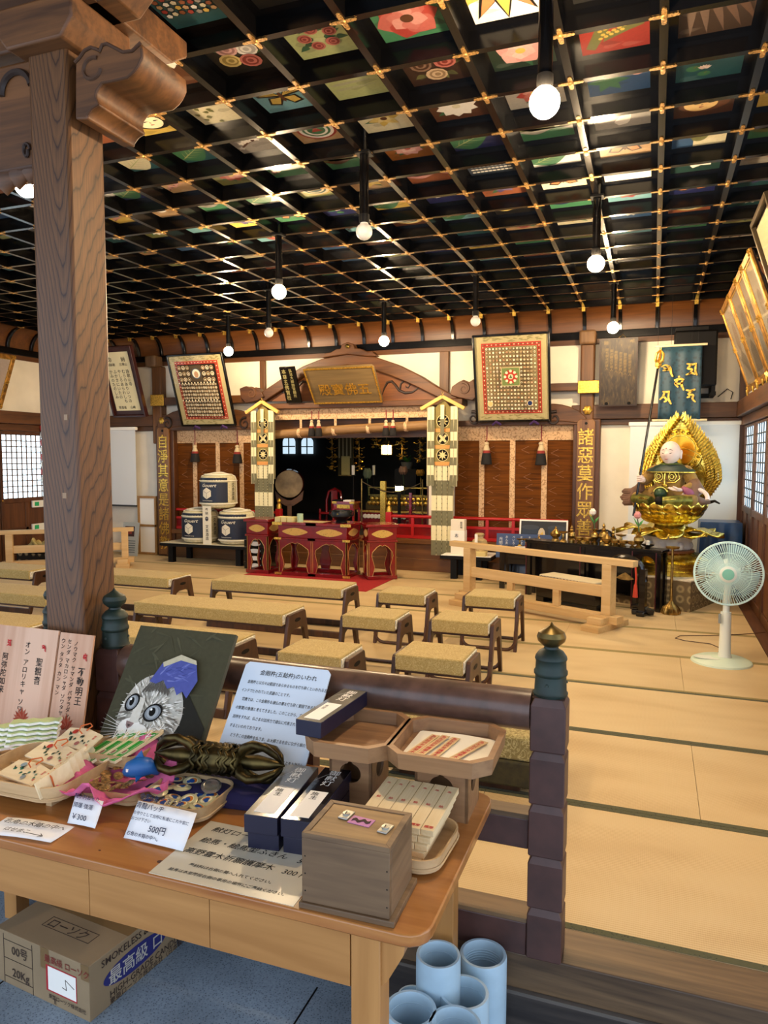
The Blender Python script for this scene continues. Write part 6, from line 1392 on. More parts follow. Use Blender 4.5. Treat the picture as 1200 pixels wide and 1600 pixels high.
M1().lathe([(.2, Z(.70)), (.21, Z(.74)), (.17, Z(.78)), (.15, Z(.82)), (.24, Z(.87)), (.3, Z(.93)), (.33, Z(1.0)), (.30, Z(1.035)), (.001, Z(1.04))], n=40).build('lotus_core', 'gold', t, angle=80)
MAT['gold_dark'] = plain('dark_gold', '6a4314', .4, .8)
for row, (rb, zb, rt, zt, np_) in enumerate(((.20, .83, .31, .93, 12), (.25, .87, .36, 1.0, 14), (.30, .93, .385, 1.07, 16))):
    m = M1()
    for q in range(np_):
        a = 2*PI*(q+.5*(row % 2))/np_; ca, sa = math.cos(a), math.sin(a); n = 6; vs = []; fs = []; wm = 1.15*PI*rt/np_
        for i in range(n+1):
            s = i/n; r = rb+(rt-rb)*(s**.7); zz = Z(zb+(zt-zb)*s); w = wm*(.55+.5*math.sin(PI*min(1, s*1.25)*.8))*(1-max(0, s-.55)**2*4.6)
            w = max(w, .002)
            for k in (-1, -.5, 0, .5, 1): bulge = .022*(1-k*k)*math.sin(PI*min(1, s+.1)); vs.append(((r+bulge)*ca-sa*w*k, (r+bulge)*sa+ca*w*k, zz))
        for i in range(n):
            for k in range(4): fs.append((i*5+k, i*5+k+1, i*5+k+6, i*5+k+5))
        m.add(vs, fs)
    o = m.build('petal_row', 'gold', t, angle=80); sd = o.modifiers.new('thick', 'SOLIDIFY'); sd.thickness = .007
# mandorla
def mand(w, h, n=40):
    pts = []
    for k in range(n+1):
        s = k/n; x = w*(math.sin(PI*min(1.0, s*.98+.02))**.75)*(1-.32*s); pts.append((x, h*s))
    return pts
yb = .24; zb = Z(1.02)
def mprof(s):                       # half width of the flame halo at height fraction s
    return .43*min(1.0, (.62+1.5*s) if s < .25 else 1.0)*(1.0 if s < .3 else max(0, 1-((s-.3)/.7)**1.75))
HM = .97
out = [(mprof(k/30), HM*k/30) for k in range(31)]; full = out+[(-x, z) for x, z in out[-2::-1]]
M1().prism([(x*.93, z*.96+.01) for x, z in full], (0, yb+.015, zb), (1, 0, 0), (0, 0, 1), .018).build('halo_board', 'gold', t)
fl = M1(); R = random.Random(5)
for sgn in (-1, 1):
    for lay in range(4):
        for k in range(34):
            s = (k+.5*(lay % 2))/34; w = mprof(s)*(.99-.09*lay); z = HM*s*(.99-.012*lay); L = .07+.025*R.random(); bw = .021
            ang = PI/2-sgn*.35-sgn*.5*max(0, .3-s)
            px_, pz_ = sgn*w, z
            ux, uz = math.cos(ang), math.sin(ang)
            y0 = yb-.012-.007*lay
            vs = [(px_-bw*uz*1.0, y0, zb+pz_+bw*ux), (px_+bw*uz, y0, zb+pz_-bw*ux), (px_+ux*L*.55+bw*.6, y0-.012, zb+pz_+uz*L*.5), (px_+ux*L-sgn*.012, y0, zb+pz_+uz*L), (px_+ux*L*.45-bw*.7, y0-.004, zb+pz_+uz*L*.5), (px_, y0-.02, zb+pz_+uz*L*.2)]
            fl.add(vs, [(0, 1, 5), (1, 2, 5), (2, 3, 5), (3, 4, 5), (4, 0, 5)])
fl.build('flame_border', 'gold', t, smooth=False)
hz = Z(1.60)
ring = M1()
for r_, th in ((.36, .010), (.30, .008), (.245, .010), (.17, .008)): ring.tube([(r_*math.cos(a), yb-.015, hz+r_*math.sin(a)*(1 if r_ < .28 else .97)) for a in [2*PI*k/48 for k in range(48)] if r_ < .3 or True], th, 6, closed=True) if r_ < .29 else None
ring.tube([(.33*math.cos(a), yb-.012, Z(1.3)+.33*math.sin(a)) for a in [2*PI*k/48 for k in range(48)]], .009, 6, closed=True); ring.tube([(.27*math.cos(a), yb-.012, Z(1.3)+.27*math.sin(a)) for a in [2*PI*k/48 for k in range(48)]], .007, 6, closed=True)
for q in range(22): a = 2*PI*q/22; ring.lathe([(.001, -.018), (.022, 0), (.001, .018)], (.208*math.cos(a), yb-.016, hz+.208*math.sin(a)), 6, 'y')
ring.build('halo_rings', 'gold', t)
M1().lathe([(.25, 0), (.25, .006), (.16, .012), (.15, .012)], (0, yb-.003, hz), 40, 'y').build('halo_disc', plain('bright_gold', 'e0a834', .22, 1.0), t)
# body: torso, both arms and crossed legs in one surface
zs = Z(1.03)
V = [(0, .02, zs+.09), (0, .01, zs+.2), (0, 0, zs+.31), (0, 0, zs+.40), (-.17, .0, zs+.37), (-.27, -.05, zs+.24), (-.235, -.2, zs+.255), (.17, 0, zs+.37), (.27, -.04, zs+.2), (.2, -.19, zs+.165), (-.2, -.06, zs+.07), (-.33, -.16, zs+.055), (-.1, -.3, zs+.05), (.2, -.06, zs+.07), (.33, -.16, zs+.06), (.1, -.3, zs+.06)]
E_ = [(0, 1), (1, 2), (2, 3), (2, 4), (4, 5), (5, 6), (2, 7), (7, 8), (8, 9), (0, 10), (10, 11), (11, 12), (0, 13), (13, 14), (14, 15)]
skin('robed_body', V, E_, [.13, .125, .14, .07, .075, .065, .04, .075, .07, .042, .1, .085, .045, .1, .085, .045], 'robe', t)
# head with modelled face, turned a little down
hm = M1(); n1, n2 = 28, 22; vs = []; hc = Vector((0, -.02, zs+.545))
for i in range(n2+1):
    ph = PI*i/n2
    for k in range(n1):
        g = 2*PI*k/n1; x, y, z = math.sin(ph)*math.cos(g), math.sin(ph)*math.sin(g), math.cos(ph)
        p = Vector((x*.102, y*.115, z*.128)); f_ = max(0, -y)
        if z < 0: p.x *= 1-.28*z*z; p.y *= 1-.15*z*z
        if f_ > .3:
            p.y -= .022*math.exp(-((x/.16)**2+((z+.12)/.16)**2)); p.y += .010*(math.exp(-(((x-.36)/.17)**2+((z-.1)/.11)**2))+math.exp(-(((x+.36)/.17)**2+((z-.1)/.11)**2)))
            p.y -= .007*math.exp(-((x/.22)**2+((z+.5)/.1)**2)); p.y -= .012*math.exp(-((x/.25)**2+((z+.82)/.14)**2))
        vs.append(hc+p)
fs = [(i*n1+k, i*n1+(k+1) % n1, (i+1)*n1+(k+1) % n1, (i+1)*n1+k) for i in range(n2) for k in range(n1)]
hm.add(vs, [f[::-1] for f in fs]); hm.lathe([(.062, zs+.36), (.055, zs+.42), (.06, zs+.47)], (0, 0, 0), 18)
head = hm.build('head', 'skin', t, angle=80)
for sx in (-1, 1):
    M1().lathe([(.001, -.05), (.016, -.04), (.02, -.0), (.026, .025), (.018, .045), (.001, .052)], (sx*.1, .01, zs+.53), 12, sx=.5, sy=1.1).build('ear', 'skin', head, angle=80)
    M1().tube([(sx*.018, -.124, zs+.548), (sx*.036, -.124, zs+.541), (sx*.056, -.114, zs+.548)], [.0015, .0042, .0015], 6).build('eye', 'ink', head)
    M1().tube([(sx*.014, -.123, zs+.572), (sx*.036, -.123, zs+.584), (sx*.062, -.108, zs+.572)], [.001, .003, .001], 6).build('brow', plain('brow_brown', '5a4034', .6), head)
M1().tube([(-.022, -.128, zs+.484), (0, -.135, zs+.481), (.022, -.128, zs+.484)], [.001, .005, .001], 6).build('mouth', plain('lip_red', 'b0605a', .5), head)
M1().lathe([(.006, 0), (.001, .004)], (0, -.137, zs+.595), 8, 'y').build('forehead_mark', 'redink', head)
# hands: palm and five fingers, right hand closed round the staff
HR = Vector((-.225, -.245, zs+.27)); HL = Vector((.17, -.235, zs+.165))
pv = [HR+Vector((.03, .05, -.035)), HR+Vector((.018, .02, -.005)), HR+Vector((.012, .006, .018))]; pe = [(0, 1), (1, 2)]; pr = [.026, .03, .024]
for q in range(4):
    b = len(pv); zf = .032-.019*q
    pv += [HR+Vector((.026, -.018, zf)), HR+Vector((.004, -.034, zf)), HR+Vector((-.022, -.024, zf)), HR+Vector((-.024, -.002, zf))]; pr += [.0105, .0102, .0098, .008]; pe += [(2 if q < 2 else 1, b), (b, b+1), (b+1, b+2), (b+2, b+3)]
b = len(pv); pv += [HR+Vector((.012, .02, .035)), HR+Vector((-.012, -.004, .046)), HR+Vector((-.024, -.024, .044))]; pr += [.013, .011, .008]; pe += [(1, b), (b, b+1), (b+1, b+2)]
skin('hand', pv, pe, pr, 'skin', t, 1)
pv = [HL+Vector((.035, .04, .0)), HL+Vector((.0, -.01, .0)), HL+Vector((-.025, -.02, .003))]; pe = [(0, 1), (1, 2)]; pr = [.024, (.034, .02), (.032, .016)]
for q, L in enumerate((.048, .056, .052, .042)):
    b = len(pv); y0 = -.045+.019*q; dx = -.03
    pv += [HL+Vector((dx-.008, y0, .004)), HL+Vector((dx-L*.55, y0-.004, .012)), HL+Vector((dx-L, y0-.004, .026))]; pr += [.0105, .010, .008]; pe += [(2, b), (b, b+1), (b+1, b+2)]
b = len(pv); pv += [HL+Vector((.01, -.035, .014)), HL+Vector((-.012, -.055, .03)), HL+Vector((-.03, -.058, .036))]; pr += [.013, .011, .008]; pe += [(1, b), (b, b+1), (b+1, b+2)]
skin('hand', pv, pe, pr, 'skin', t, 1)
# clothing
cp = M1()
cp.lathe([(.065, zs+.455), (.085, zs+.435), (.16, zs+.415), (.245, zs+.37), (.26, zs+.345), (.245, zs+.345), (.15, zs+.385), (.07, zs+.42)], (0, .0, 0), 36, sy=.66)
cp.build('shoulder_cape', plain('dark_green_cape', '17302c', .55), t, angle=80)
M1().tube([(.26*math.cos(a), .172*math.sin(a), zs+.346) for a in [2*PI*q/40 for q in range(40)]], .007, 6, closed=True).build('gilt_hem', 'gold', t)
M1().lathe([(.085, zs+.44), (.11, zs+.435), (.125, zs+.425), (.10, zs+.43)], (0, 0, 0), 30, sy=.75).build('green_collar', plain('olive_collar', '55692a', .6), t)
ga = M1()
for sx in (-1, 1):
    ga.tube([(sx*(.07+.04*math.cos(a)), -.125-.02*math.sin(a)*0, zs+.30+.045*math.sin(a)) for a in [2*PI*q/20 for q in range(20)]], .006, 6, closed=True)
    ga.tube([(sx*(.07+.02*math.cos(a)), -.14, zs+.30+.022*math.sin(a)) for a in [2*PI*q/14 for q in range(14)]], .005, 6, closed=True)
    ga.tube([(sx*.02, -.13, zs+.36), (sx*.12, -.11, zs+.35), (sx*.135, -.09, zs+.28), (sx*.1, -.12, zs+.24), (sx*.02, -.14, zs+.23)], .006, 6)
ga.tube([(0, -.14, zs+.38), (0, -.155, zs+.3), (0, -.155, zs+.2)], .009, 8); ga.lathe([(.001, -.02), (.03, 0), (.001, .02)], (0, -.155, zs+.2), 10, 'y')
ga.tube([(.12*math.cos(a), -.02-.13*math.sin(a), zs+.18) for a in [PI*q/12 for q in range(13)]], .011, 6); ga.build('chest_armour', 'gold', t)
M1().lathe([(.001, -.06), (.05, -.045), (.068, 0), (.05, .045), (.001, .06)], (-.02, -.2, zs+.12), 18).build('belly_mask', plain('dark_green_mask', '28402a', .4, .3, .3, 30), t, angle=80)
M1().tube([(-.02+.075*math.cos(a), -.2, zs+.12+.07*math.sin(a)) for a in [PI*.1+q*PI*.8/12 for q in range(13)]], .009, 6).build('mask_rim', 'gold', t)
sl = M1()
for k in range(7): sl.tube([(-.24, -.16, zs+.235-.012*k), (-.30-.01*k, -.12, zs+.17-.018*k), (-.39, -.09, zs+.13-.02*k+.01*math.sin(k*2)), (-.47, -.08, zs+.13-.022*k), (-.50+.02*math.sin(k*1.5), -.08, zs+.12-.02*k)], [.03, .04, .034, .03, .012], 8)
sl.build('hanging_sleeve', 'robe_plain', t, angle=80)
sl = M1(); sl.tube([(.25, -.03, zs+.25), (.3, -.07, zs+.16), (.29, -.14, zs+.10), (.33, -.1, zs+.05), (.42, -.02, zs+.04)], [.06, .085, .06, .05, .02], 12); sl.build('sleeve', 'robe_plain', t, angle=80)
sl = M1(); sl.tube([(.2, -.19, zs+.19), (.27, -.19, zs+.14), (.33, -.13, zs+.09)], [.02, .045, .02], 10); sl.build('sleeve_lining', plain('plum_lining', '8a4a68', .6), t, angle=80)
bt = M1()
for sx in (-1, 1): bt.tube([(sx*.3, -.2, zs+.06), (sx*.18, -.29, zs+.055), (sx*.06, -.34, zs+.05)], [.05, .06, .045], 12)
bt.build('shin_guards', plain('green_gold_guard', '6a6a2e', .4, .6, .3, 24), t, angle=80)
for sx in (-1, 1):
    M1().tube([(sx*.28, -.235, zs+.085), (sx*.18, -.345, zs+.075), (sx*.08, -.385, zs+.065)], [.008, .012, .008], 6).build('gilt_strap', 'gold', t)
M1().lathe([(.001, -.05), (.04, -.03), (.045, .01), (.03, .045), (.001, .05)], (.03, -.36, zs+.05), 14, sy=.7).build('black_boot', 'black', t, angle=80)
M1().tube([(.32+.13*math.cos(a), -.17+.05*math.sin(a), zs+.07+.1*math.sin(a)) for a in [q*PI/10 for q in range(11)]], .022, 8).build('white_knee_roll', plain('pale_pink_roll', 'd8c8c4', .6), t)
M1().tube([(.3, .05, zs+.07), (.42, .0, zs+.04), (.47, -.02, zs+.055), (.52, -.02, zs+.03)], [.025, .018, .014, .008], 8).build('black_ribbon', 'black', t)
# staff held in the right hand
Mst = Matrix.Translation(SC+Vector((0, 0, hd))) @ Matrix.Rotation(TH, 4, 'Z'); hw_ = Mst @ (HR+Vector((-.004, -.008, 0)))
sb = ony(989, 806, hw_.y-.03); stp = ony(1028, 570, hw_.y+.10)
dr = (stp-sb).normalized(); sb = hw_+dr*((sb.z-hw_.z)/dr.z); stp = hw_+dr*((stp.z-hw_.z)/dr.z)
t = thing('staff', 'long black staff with gilt thunderbolt head held by the statue', 'staff', sb); q = stp-sb
M1().tube([(0, 0, 0), q], .0125, 10).build('shaft', 'lacquer', t)
m = M1(); un = q.normalized(); sdv = un.orthogonal().normalized(); s2 = un.cross(sdv)
for k in range(4):
    a = k*PI/2; dv = sdv*math.cos(a)+s2*math.sin(a); m.tube([q, q+un*.05+dv*.05, q+un*.11+dv*.05, q+un*.16+dv*.004], [.012, .014, .012, .004], 8)
m.tube([q-un*.04, q+un*.19], [.02, .006], 8); m.lathe([(.03, -.02), (.034, 0), (.03, .02)], q, 12); m.build('thunderbolt_head', 'gilt', t)
# blue banner with five gilt seed letters
Yf = 8.86; tl, tr_, bl_, br_ = ony(1031, 541, Yf), ony(1098, 532, Yf), ony(1035, 657, Yf), ony(1100, 655, Yf); w = tr_.x-tl.x; h = tl.z-bl_.z
t = thing('blue_banner', 'dark blue damask banner with five gilt letters above the statue', 'banner', (tl.x, Yf, bl_.z))
m_, nt, bs = nodes('blue_damask'); vo = nt.nodes.new('ShaderNodeTexVoronoi'); vo.inputs['Scale'].default_value = 26; link(nt, coords(nt), vo.inputs['Vector']); link(nt, ramp(nt, vo.outputs['Distance'], [(.3, '14303f'), (.42, '1d3f50')]), bs.inputs['Base Color']); bs.inputs['Roughness'].default_value = .55
vs = []; fs = []; n = 20
for i in range(n+1):
    for k in range(9): x = w*i/n; z = h*k/8; vs.append((x, .012*math.sin(i*.9)*(1-k/8*.6), z))
m = M1(); m.add(vs, [(i*9+k, (i+1)*9+k, (i+1)*9+k+1, i*9+k+1) for i in range(n) for k in range(8)]); o = m.build('cloth', m_, t, angle=80); sd = o.modifiers.new('thick', 'SOLIDIFY'); sd.thickness = .003
M1().cyl((-.05, 0, h), (w+.05, 0, h), .013, n=10).build('top_rod', plain('banner_rod', 'd8c8a0', .4), t); M1().cyl((-.06, 0, 0), (w+.07, 0, 0), .013, n=10).build('bottom_rod', plain('banner_rod_low', 'd8c8a0', .4), t)
for x in (-.02, .12, w*.75, w*.9): M1().cyl((x, 0, h), (x+.0, 0, CZ-bl_.z), .0018, n=5).build('cord', 'black', t)
GL = [[[(-.5, .3), (-.2, .45), (.1, .3), (-.1, .05), (-.4, .0)], [(.1, .4), (.25, .1), (.3, -.3), (.45, -.55)], [(-.35, .25), (-.1, .1), (.2, .0)]],
      [[(-.4, .5), (0, .42), (.4, .5)], [(0, .42), (-.3, .1), (.05, .0), (-.2, -.4)], [(.35, .45), (.3, -.1), (.45, -.5)], [(-.45, -.45), (0, -.3), (.3, -.42)]],
      [[(-.1, .6), (.05, .55)], [(-.4, .3), (.1, .38), (.4, .3)], [(-.1, .3), (-.3, 0), (-.05, -.3)], [(.3, .3), (.2, -.1), (.4, -.6)], [(-.4, .05), (0, -.02), (.3, .05)]],
      [[(-.5, -.2), (-.2, .05), (.05, -.25), (-.15, -.4)], [(-.3, .5), (.05, .45), (.3, .5)], [(.25, .5), (.2, 0), (.3, -.35), (.45, -.6)], [(-.1, .4), (-.25, .1)]],
      [[(-.4, .45), (0, .38), (.35, .5)], [(.2, .42), (-.2, .1), (.2, .0), (.15, -.3), (.4, -.6)], [(-.3, -.2), (-.05, -.1)]]]
def ribbon(pts, w0):
    P = [Vector((x, y, 0)) for x, y in pts]; Q = []
    for i in range(len(P)-1):
        for s in range(4):
            t_ = s/4; p0 = P[max(i-1, 0)]; p1 = P[i]; p2 = P[i+1]; p3 = P[min(i+2, len(P)-1)]
            Q.append(.5*((2*p1)+(p2-p0)*t_+(2*p0-5*p1+4*p2-p3)*t_*t_+(3*p1-p0-3*p2+p3)*t_**3))
    Q.append(P[-1]); a = []; b = []
    for i, p in enumerate(Q):
        d = Q[min(i+1, len(Q)-1)]-Q[max(i-1, 0)]; d.normalize(); nn = Vector((-d.y, d.x, 0)); ww = w0*(.35+.9*math.sin(PI*(.12+.8*i/len(Q))))
        a.append(p+nn*ww); b.append(p-nn*ww)
    return a, b
def seed(mb, cx, cz, s, strokes, y, w0=.07):
    for st_ in strokes:
        a, b = ribbon(st_, w0); n = len(a)
        f = lambda p, yy: (cx+p.x*s, yy, cz+p.y*s)
        mb.add([f(p, y) for p in a]+[f(p, y) for p in b]+[f(p, y+.006) for p in a]+[f(p, y+.006) for p in b], [(i, n+i, n+i+1, i+1) for i in range(n-1)])
m = M1()
for (fx, fz), st_ in zip(((.2, .67), (.76, .67), (.48, .49), (.18, .31), (.76, .33)), GL): seed(m, w*fx, h*fz, .13, st_, -.022)
m.build('gilt_letters', 'gilt', t, smooth=False)
# black monitor on a wall bracket
a, b = ony(1060, 530, 9.1), ony(1116, 615, 9.1)
t = thing('monitor', 'black box-shaped monitor on a wall bracket behind the blue banner', 'monitor', (.38, 9.2, 2.33)); M1().b2((-.2, -.22, .0), (.25, .1, .62)).build('cabinet', 'black', t, bevel=.02); M1().b2((-.15, .1, .06), (.2, .23, .54)).build('back_shell', 'black', t, bevel=.03); M1().b2((-.19, -.235, .62), (.15, .05, .655)).build('top_tray', 'black', t)
m = M1(); m.b2((.20, -.18, -.1), (.25, .28, -.06)); m.b2((-.2, -.18, -.1), (-.16, .28, -.06)); m.b2((.2, .24, -.1), (.25, .285, .4)); m.b2((-.2, .24, -.1), (.25, .285, -.05)); m.b2((.2, -.2, -.1), (.24, -.16, .02)); m.b2((-.2, -.2, -.1), (-.16, -.16, .02)); m.build('bracket', 'black', t)
a = ony(1105, 628, 9.4); M1().tube([(.3, .25, -.09), (.4, .25, -.0), (.46, .25, -.04), (.44, .24, -.12)], .006, 6).build('cable', 'black', t)
# deep blue cloth over a table in the corner
zt = ony(1110, 815, 8.95).z; t = thing('draped_table', 'corner table draped to the floor in deep blue satin', 'table', (.72, 9.08, 0)); w, d_ = .42, .42
M1().b2((-w/2+.02, -d_/2+.02, 0), (w/2-.02, d_/2-.02, zt-.01)).build('table', 'black', t)
n = 72; vs = []; rows = [(1.0, zt), (1.02, zt-.02), (1.03, zt*.7), (1.08, zt*.3), (1.14, .012)]
for r_, (k, z) in enumerate(rows):
    for q in range(n):
        a = 2*PI*q/n; cx_, sy_ = math.cos(a), math.sin(a); e = max(abs(cx_), abs(sy_)); am = .0 if r_ < 2 else .028*(r_-1); rr = k+am*math.sin(q*1.05)
        vs.append((cx_/e*w/2*rr, sy_/e*d_/2*rr, z))
fs = [(r_*n+(q+1) % n, r_*n+q, (r_+1)*n+q, (r_+1)*n+(q+1) % n) for r_ in range(len(rows)-1) for q in range(n)]+[tuple(range(n))]
M1().add(vs, fs).build('cloth', plain('blue_satin', '123a66', .32, 0, .2, 6), t, angle=70)

# ================================================================ GILT FRAMES ON THE RIGHT-HAND WALL
def wall_frame(y0, y1, label, gilt=True, xt=.63, zt=3.07, xb=.925, zb=2.215, pic='d8d2bc', side=1, cat='picture'):
    # leans out from the wall; local x runs along the frame, y up, z to the viewer
    t = thing('gilt_portrait' if gilt else 'thin_portrait', label, cat, (0, 0, 0), 0, 'portraits leaning from the side wall')
    u = Vector((0, -side, 0)); v = Vector((xt-xb, 0, zt-zb)); h = v.length; v.normalize(); nrm = u.cross(v); w = y1-y0; o = Vector((xb, y1 if side > 0 else y0, zb))
    if gilt:
        M1().frame(w, h, .055, .026, o, u, v).build('frame', 'gilt_old', t, bevel=.006)
        M1().frame(w-.11, h-.11, .012, .018, o+u*.055+v*.055, u, v).build('inner_moulding', 'gilt', t)
        for cx_, cy_ in ((.03, .03), (w-.03, .03), (.03, h-.03), (w-.03, h-.03), (.028, h/2), (w-.028, h/2)):
            m = M1(); c0 = o+u*cx_+v*cy_+nrm*.022
            for q in range(5): a = 2*PI*q/5; m.lathe([(.016, -.005), (.011, .009), (.001, .012)], c0+u*.02*math.cos(a)+v*.02*math.sin(a), 8)
            m.build('corner_ornament', 'gilt', t)
    else: M1().frame(w, h, .03, .035, o, u, v).build('frame', plain('dark_bronze_frame', '4e4028', .4, .5), t, bevel=.004)
    M1().prism(rect(.02, .02, w-.02, h-.02), o-nrm*.012, u, v, .008).build('back_board', 'carve_dark', t)
    A = Art(); A.add(rect(.06, .06, w-.06, h-.06), pic); R = random.Random(int(y0*100))
    A.add(circ(w/2, h*.6, w*.16, 18, w*.2), mixc(pic, 'brown', .2)); A.add([(w*.2, .06), (w*.8, .06), (w*.72, h*.36), (w*.5, h*.45), (w*.28, h*.36)], mixc(pic, 'black', .3)); A.add(rect(.06, .06, w-.06, h*.12), mixc(pic, 'brown', .2))
    A.build('portrait', o+nrm*.012, u, v, t, 'paint_matt'); M1().prism(rect(.055, .055, w-.055, h-.055), o+nrm*.017, u, v, .002).build('glass', 'glass', t)
    m = M1()
    for fx in (.2, .8):
        c0 = o+u*w*fx; m.tube([c0+v*.02+nrm*.05, c0-v*.03+nrm*.06, c0-v*.05+nrm*.01, c0-v*.02], .012, 8)
    m.build('hook', 'gilt', t); return t
MAT['gilt_old'] = plain('old_gilt', 'a87a38', .38, .75, .35, 14)
for (y0, y1), lab, pc_ in (((7.73, 8.5), 'gilt portrait frame leaning from the wall, closest to the black monitor', 'ab9c88'), ((7.08, 7.7), 'gilt portrait frame leaning from the wall, second from the black monitor', '9c8d78'), ((6.62, 7.05), 'gilt portrait frame leaning from the wall, third from the black monitor', 'ad9e86'), ((6.08, 6.59), 'gilt portrait frame leaning from the wall, fourth from the black monitor', 'b5a890')):
    wall_frame(y0, y1, lab, pic=pc_)
wall_frame(5.15, 5.85, 'thin dark-framed portrait leaning from the wall, cut by the picture edge', False, .62, 3.17, .925, 2.215, 'cfc8a0')
t = wall_frame(7.0, 7.79, 'gilt-edged portrait leaning from the wall over the lattice window', True, -8.3, 2.92, -8.60, 2.20, 'a89a90', -1)

# ================================================================ ELECTRIC FAN
MAT['mint'] = plain('mint_plastic', 'cfeae4', .4); MAT['offwhite'] = plain('fan_white', 'e2e6da', .4); MAT['fan_green'] = plain('fan_hub', '7cbfa8', .4)
fb_ = onz(1127, 1034, 0); fh = ony(1139, 897, fb_.y-.05)
t = thing('electric_fan', 'white pedestal fan with a pale mint grille standing on the tatami', 'fan', (fb_.x, fb_.y, 0), -.09*1.0); hz = fh.z; fx = fh.x-fb_.x
def fan_clear(name, c, al):
    m = plain(name, c, .3); m.node_tree.nodes['Principled BSDF'].inputs['Alpha'].default_value = al; return m
M1().lathe([(.215, 0), (.21, .012), (.18, .026), (.08, .036), (.05, .045)], n=36).build('base', plain('fan_base', 'cfe0cc', .4), t); M1().lathe([(.10, .033), (.10, .038)], (-.09, -.05, 0), 20, sy=.5).build('control_panel', 'offwhite', t)
M1().lathe([(.052, .03), (.042, .07), (.038, .3), (.037, .38)], (.02, 0, 0), 20).build('column_base', 'offwhite', t); M1().b2((-.03, -.05, .30), (-.01, -.03, .37)).build('height_clip', plain('grey_clip', '8a8f88', .5), t); M1().cyl((.02, 0, .36), (fx, .02, hz-.06), .024, n=16).build('column', 'offwhite', t)
M1().lathe([(.07, 0), (.085, .04), (.08, .12), (.05, .17), (.001, .18)], (fx, .23, hz), 24, 'y').build('motor_housing', 'offwhite', t)
R_ = .235; g = M1(); y0 = -.03
for r_ in (R_, R_*.97, R_*.66, R_*.33): g.tube([(fx+r_*math.cos(a), y0-.04*(1-r_/R_), hz+r_*math.sin(a)) for a in [2*PI*q/44 for q in range(44)]], .0045 if r_ > .2 else .002, 5, closed=True)
for q in range(84): a = 2*PI*q/84; g.tube([(fx+.055*math.cos(a), y0-.038, hz+.055*math.sin(a)), (fx+R_*.7*math.cos(a+.05), y0-.028, hz+R_*.7*math.sin(a+.05)), (fx+R_*math.cos(a+.09), y0, hz+R_*math.sin(a+.09))], .0021, 4, cap=False)
g.build('front_grille', 'mint', t); g = M1()
for q in range(60): a = 2*PI*q/60; g.tube([(fx+.07*math.cos(a), .12, hz+.07*math.sin(a)), (fx+R_*.8*math.cos(a), .10, hz+R_*.8*math.sin(a)), (fx+R_*math.cos(a), y0, hz+R_*math.sin(a))], .0014, 4, cap=False)
g.tube([(fx+R_*.6*math.cos(a), .11, hz+R_*.6*math.sin(a)) for a in [2*PI*q/40 for q in range(40)]], .002, 5, closed=True); g.build('rear_grille', 'mint', t)
M1().lathe([(.058, 0), (.06, .008), (.05, .014)], (fx, y0-.035, hz), 24, 'y').build('hub_ring', 'offwhite', t); M1().lathe([(.042, 0), (.04, .012), (.001, .014)], (fx, y0-.045, hz), 24, 'y').build('hub_badge', 'fan_green', t)
bl = fan_clear('fan_blade', 'b8d8dc', .45)
for q in range(4):
    a0 = q*PI/2+.4; vs = []; fs = []
    for i in range(7):
        r_ = .04+(R_*.9-.04)*i/6
        for k in range(6): a = a0+.12*i/6+(k/5)*(1.15 if i else 1.4); vs.append((fx+r_*math.cos(a), .045-.05*(k/5-.5), hz+r_*math.sin(a)))
    for i in range(6):
        for k in range(5): fs.append((i*6+k, i*6+k+1, (i+1)*6+k+1, (i+1)*6+k))
    o = M1().add(vs, fs).build('blade', bl, t, angle=80); sd = o.modifiers.new('thick', 'SOLIDIFY'); sd.thickness = .003
c = [onz(x, y, .006)-Vector((fb_.x, fb_.y, 0)) for x, y in ((1120, 1023), (1126, 1013), (1110, 1006), (1070, 1001), (1055, 997), (1063, 993), (1110, 993), (1160, 991), (1196, 988))]
rot = Matrix.Rotation(.09, 3, 'Z'); M1().tube([rot @ v for v in c], .0035, 6).build('power_cord', plain('brown_cord', '5a4030', .6), t)
# ================================================================ GREAT PILLAR AND RAILING
MAT['pillar'] = rings('pillar_grain', '321a0a', '5f3d1e', '6e4825')
MAT['bracket'] = wood('bracket_wood', '45280f', '754a24', 'x', 9, .55)
PX0, PX1, PY0, PY1 = -2.132, -1.955, 2.10, 2.275
t = thing('great_pillar', 'great square wooden pillar rising beside the railing at the front', 'pillar', ((PX0+PX1)/2, (PY0+PY1)/2, -.25)); w = PX1-PX0; L0 = Vector(((PX0+PX1)/2, (PY0+PY1)/2, -.25))
M1().b2((-w/2, -w/2, 0), (w/2, w/2, 3.2)).build('shaft', 'pillar', t, bevel=.012)
M1().b2((-w/2+.1, -w/2-.0012, 1.62), (-w/2+.118, -w/2-.0005, 1.64)).b2((-w/2+.118, -w/2-.0012, 1.905), (-w/2+.134, -w/2-.0005, 1.925)).build('tape_mark', plain('old_tape', '9a7a58', .5), t)
def lpx(pts, Y): return [(ony(x, y, Y).x-L0.x, ony(x, y, Y).z-L0.z) for x, y in pts]
cz = [(x/4, y/4) for x, y in ((470, 745), (470, 392), (500, 362), (530, 318), (570, 296), (615, 312), (625, 322), (640, 282), (670, 274), (720, 300), (770, 326), (830, 318), (882, 268), (888, 310), (890, 360), (865, 415), (840, 450), (800, 486), (720, 505), (640, 520), (605, 570), (600, 610), (618, 655), (575, 680), (548, 720), (545, 745))]
m = M1(); m.prism(lpx(cz, PY0), (0, PY0+.25-L0.y, 0), (1, 0, 0), (0, 0, 1), .25); nz = m.build('carved_nosing', 'bracket', t, bevel=.01, angle=50)
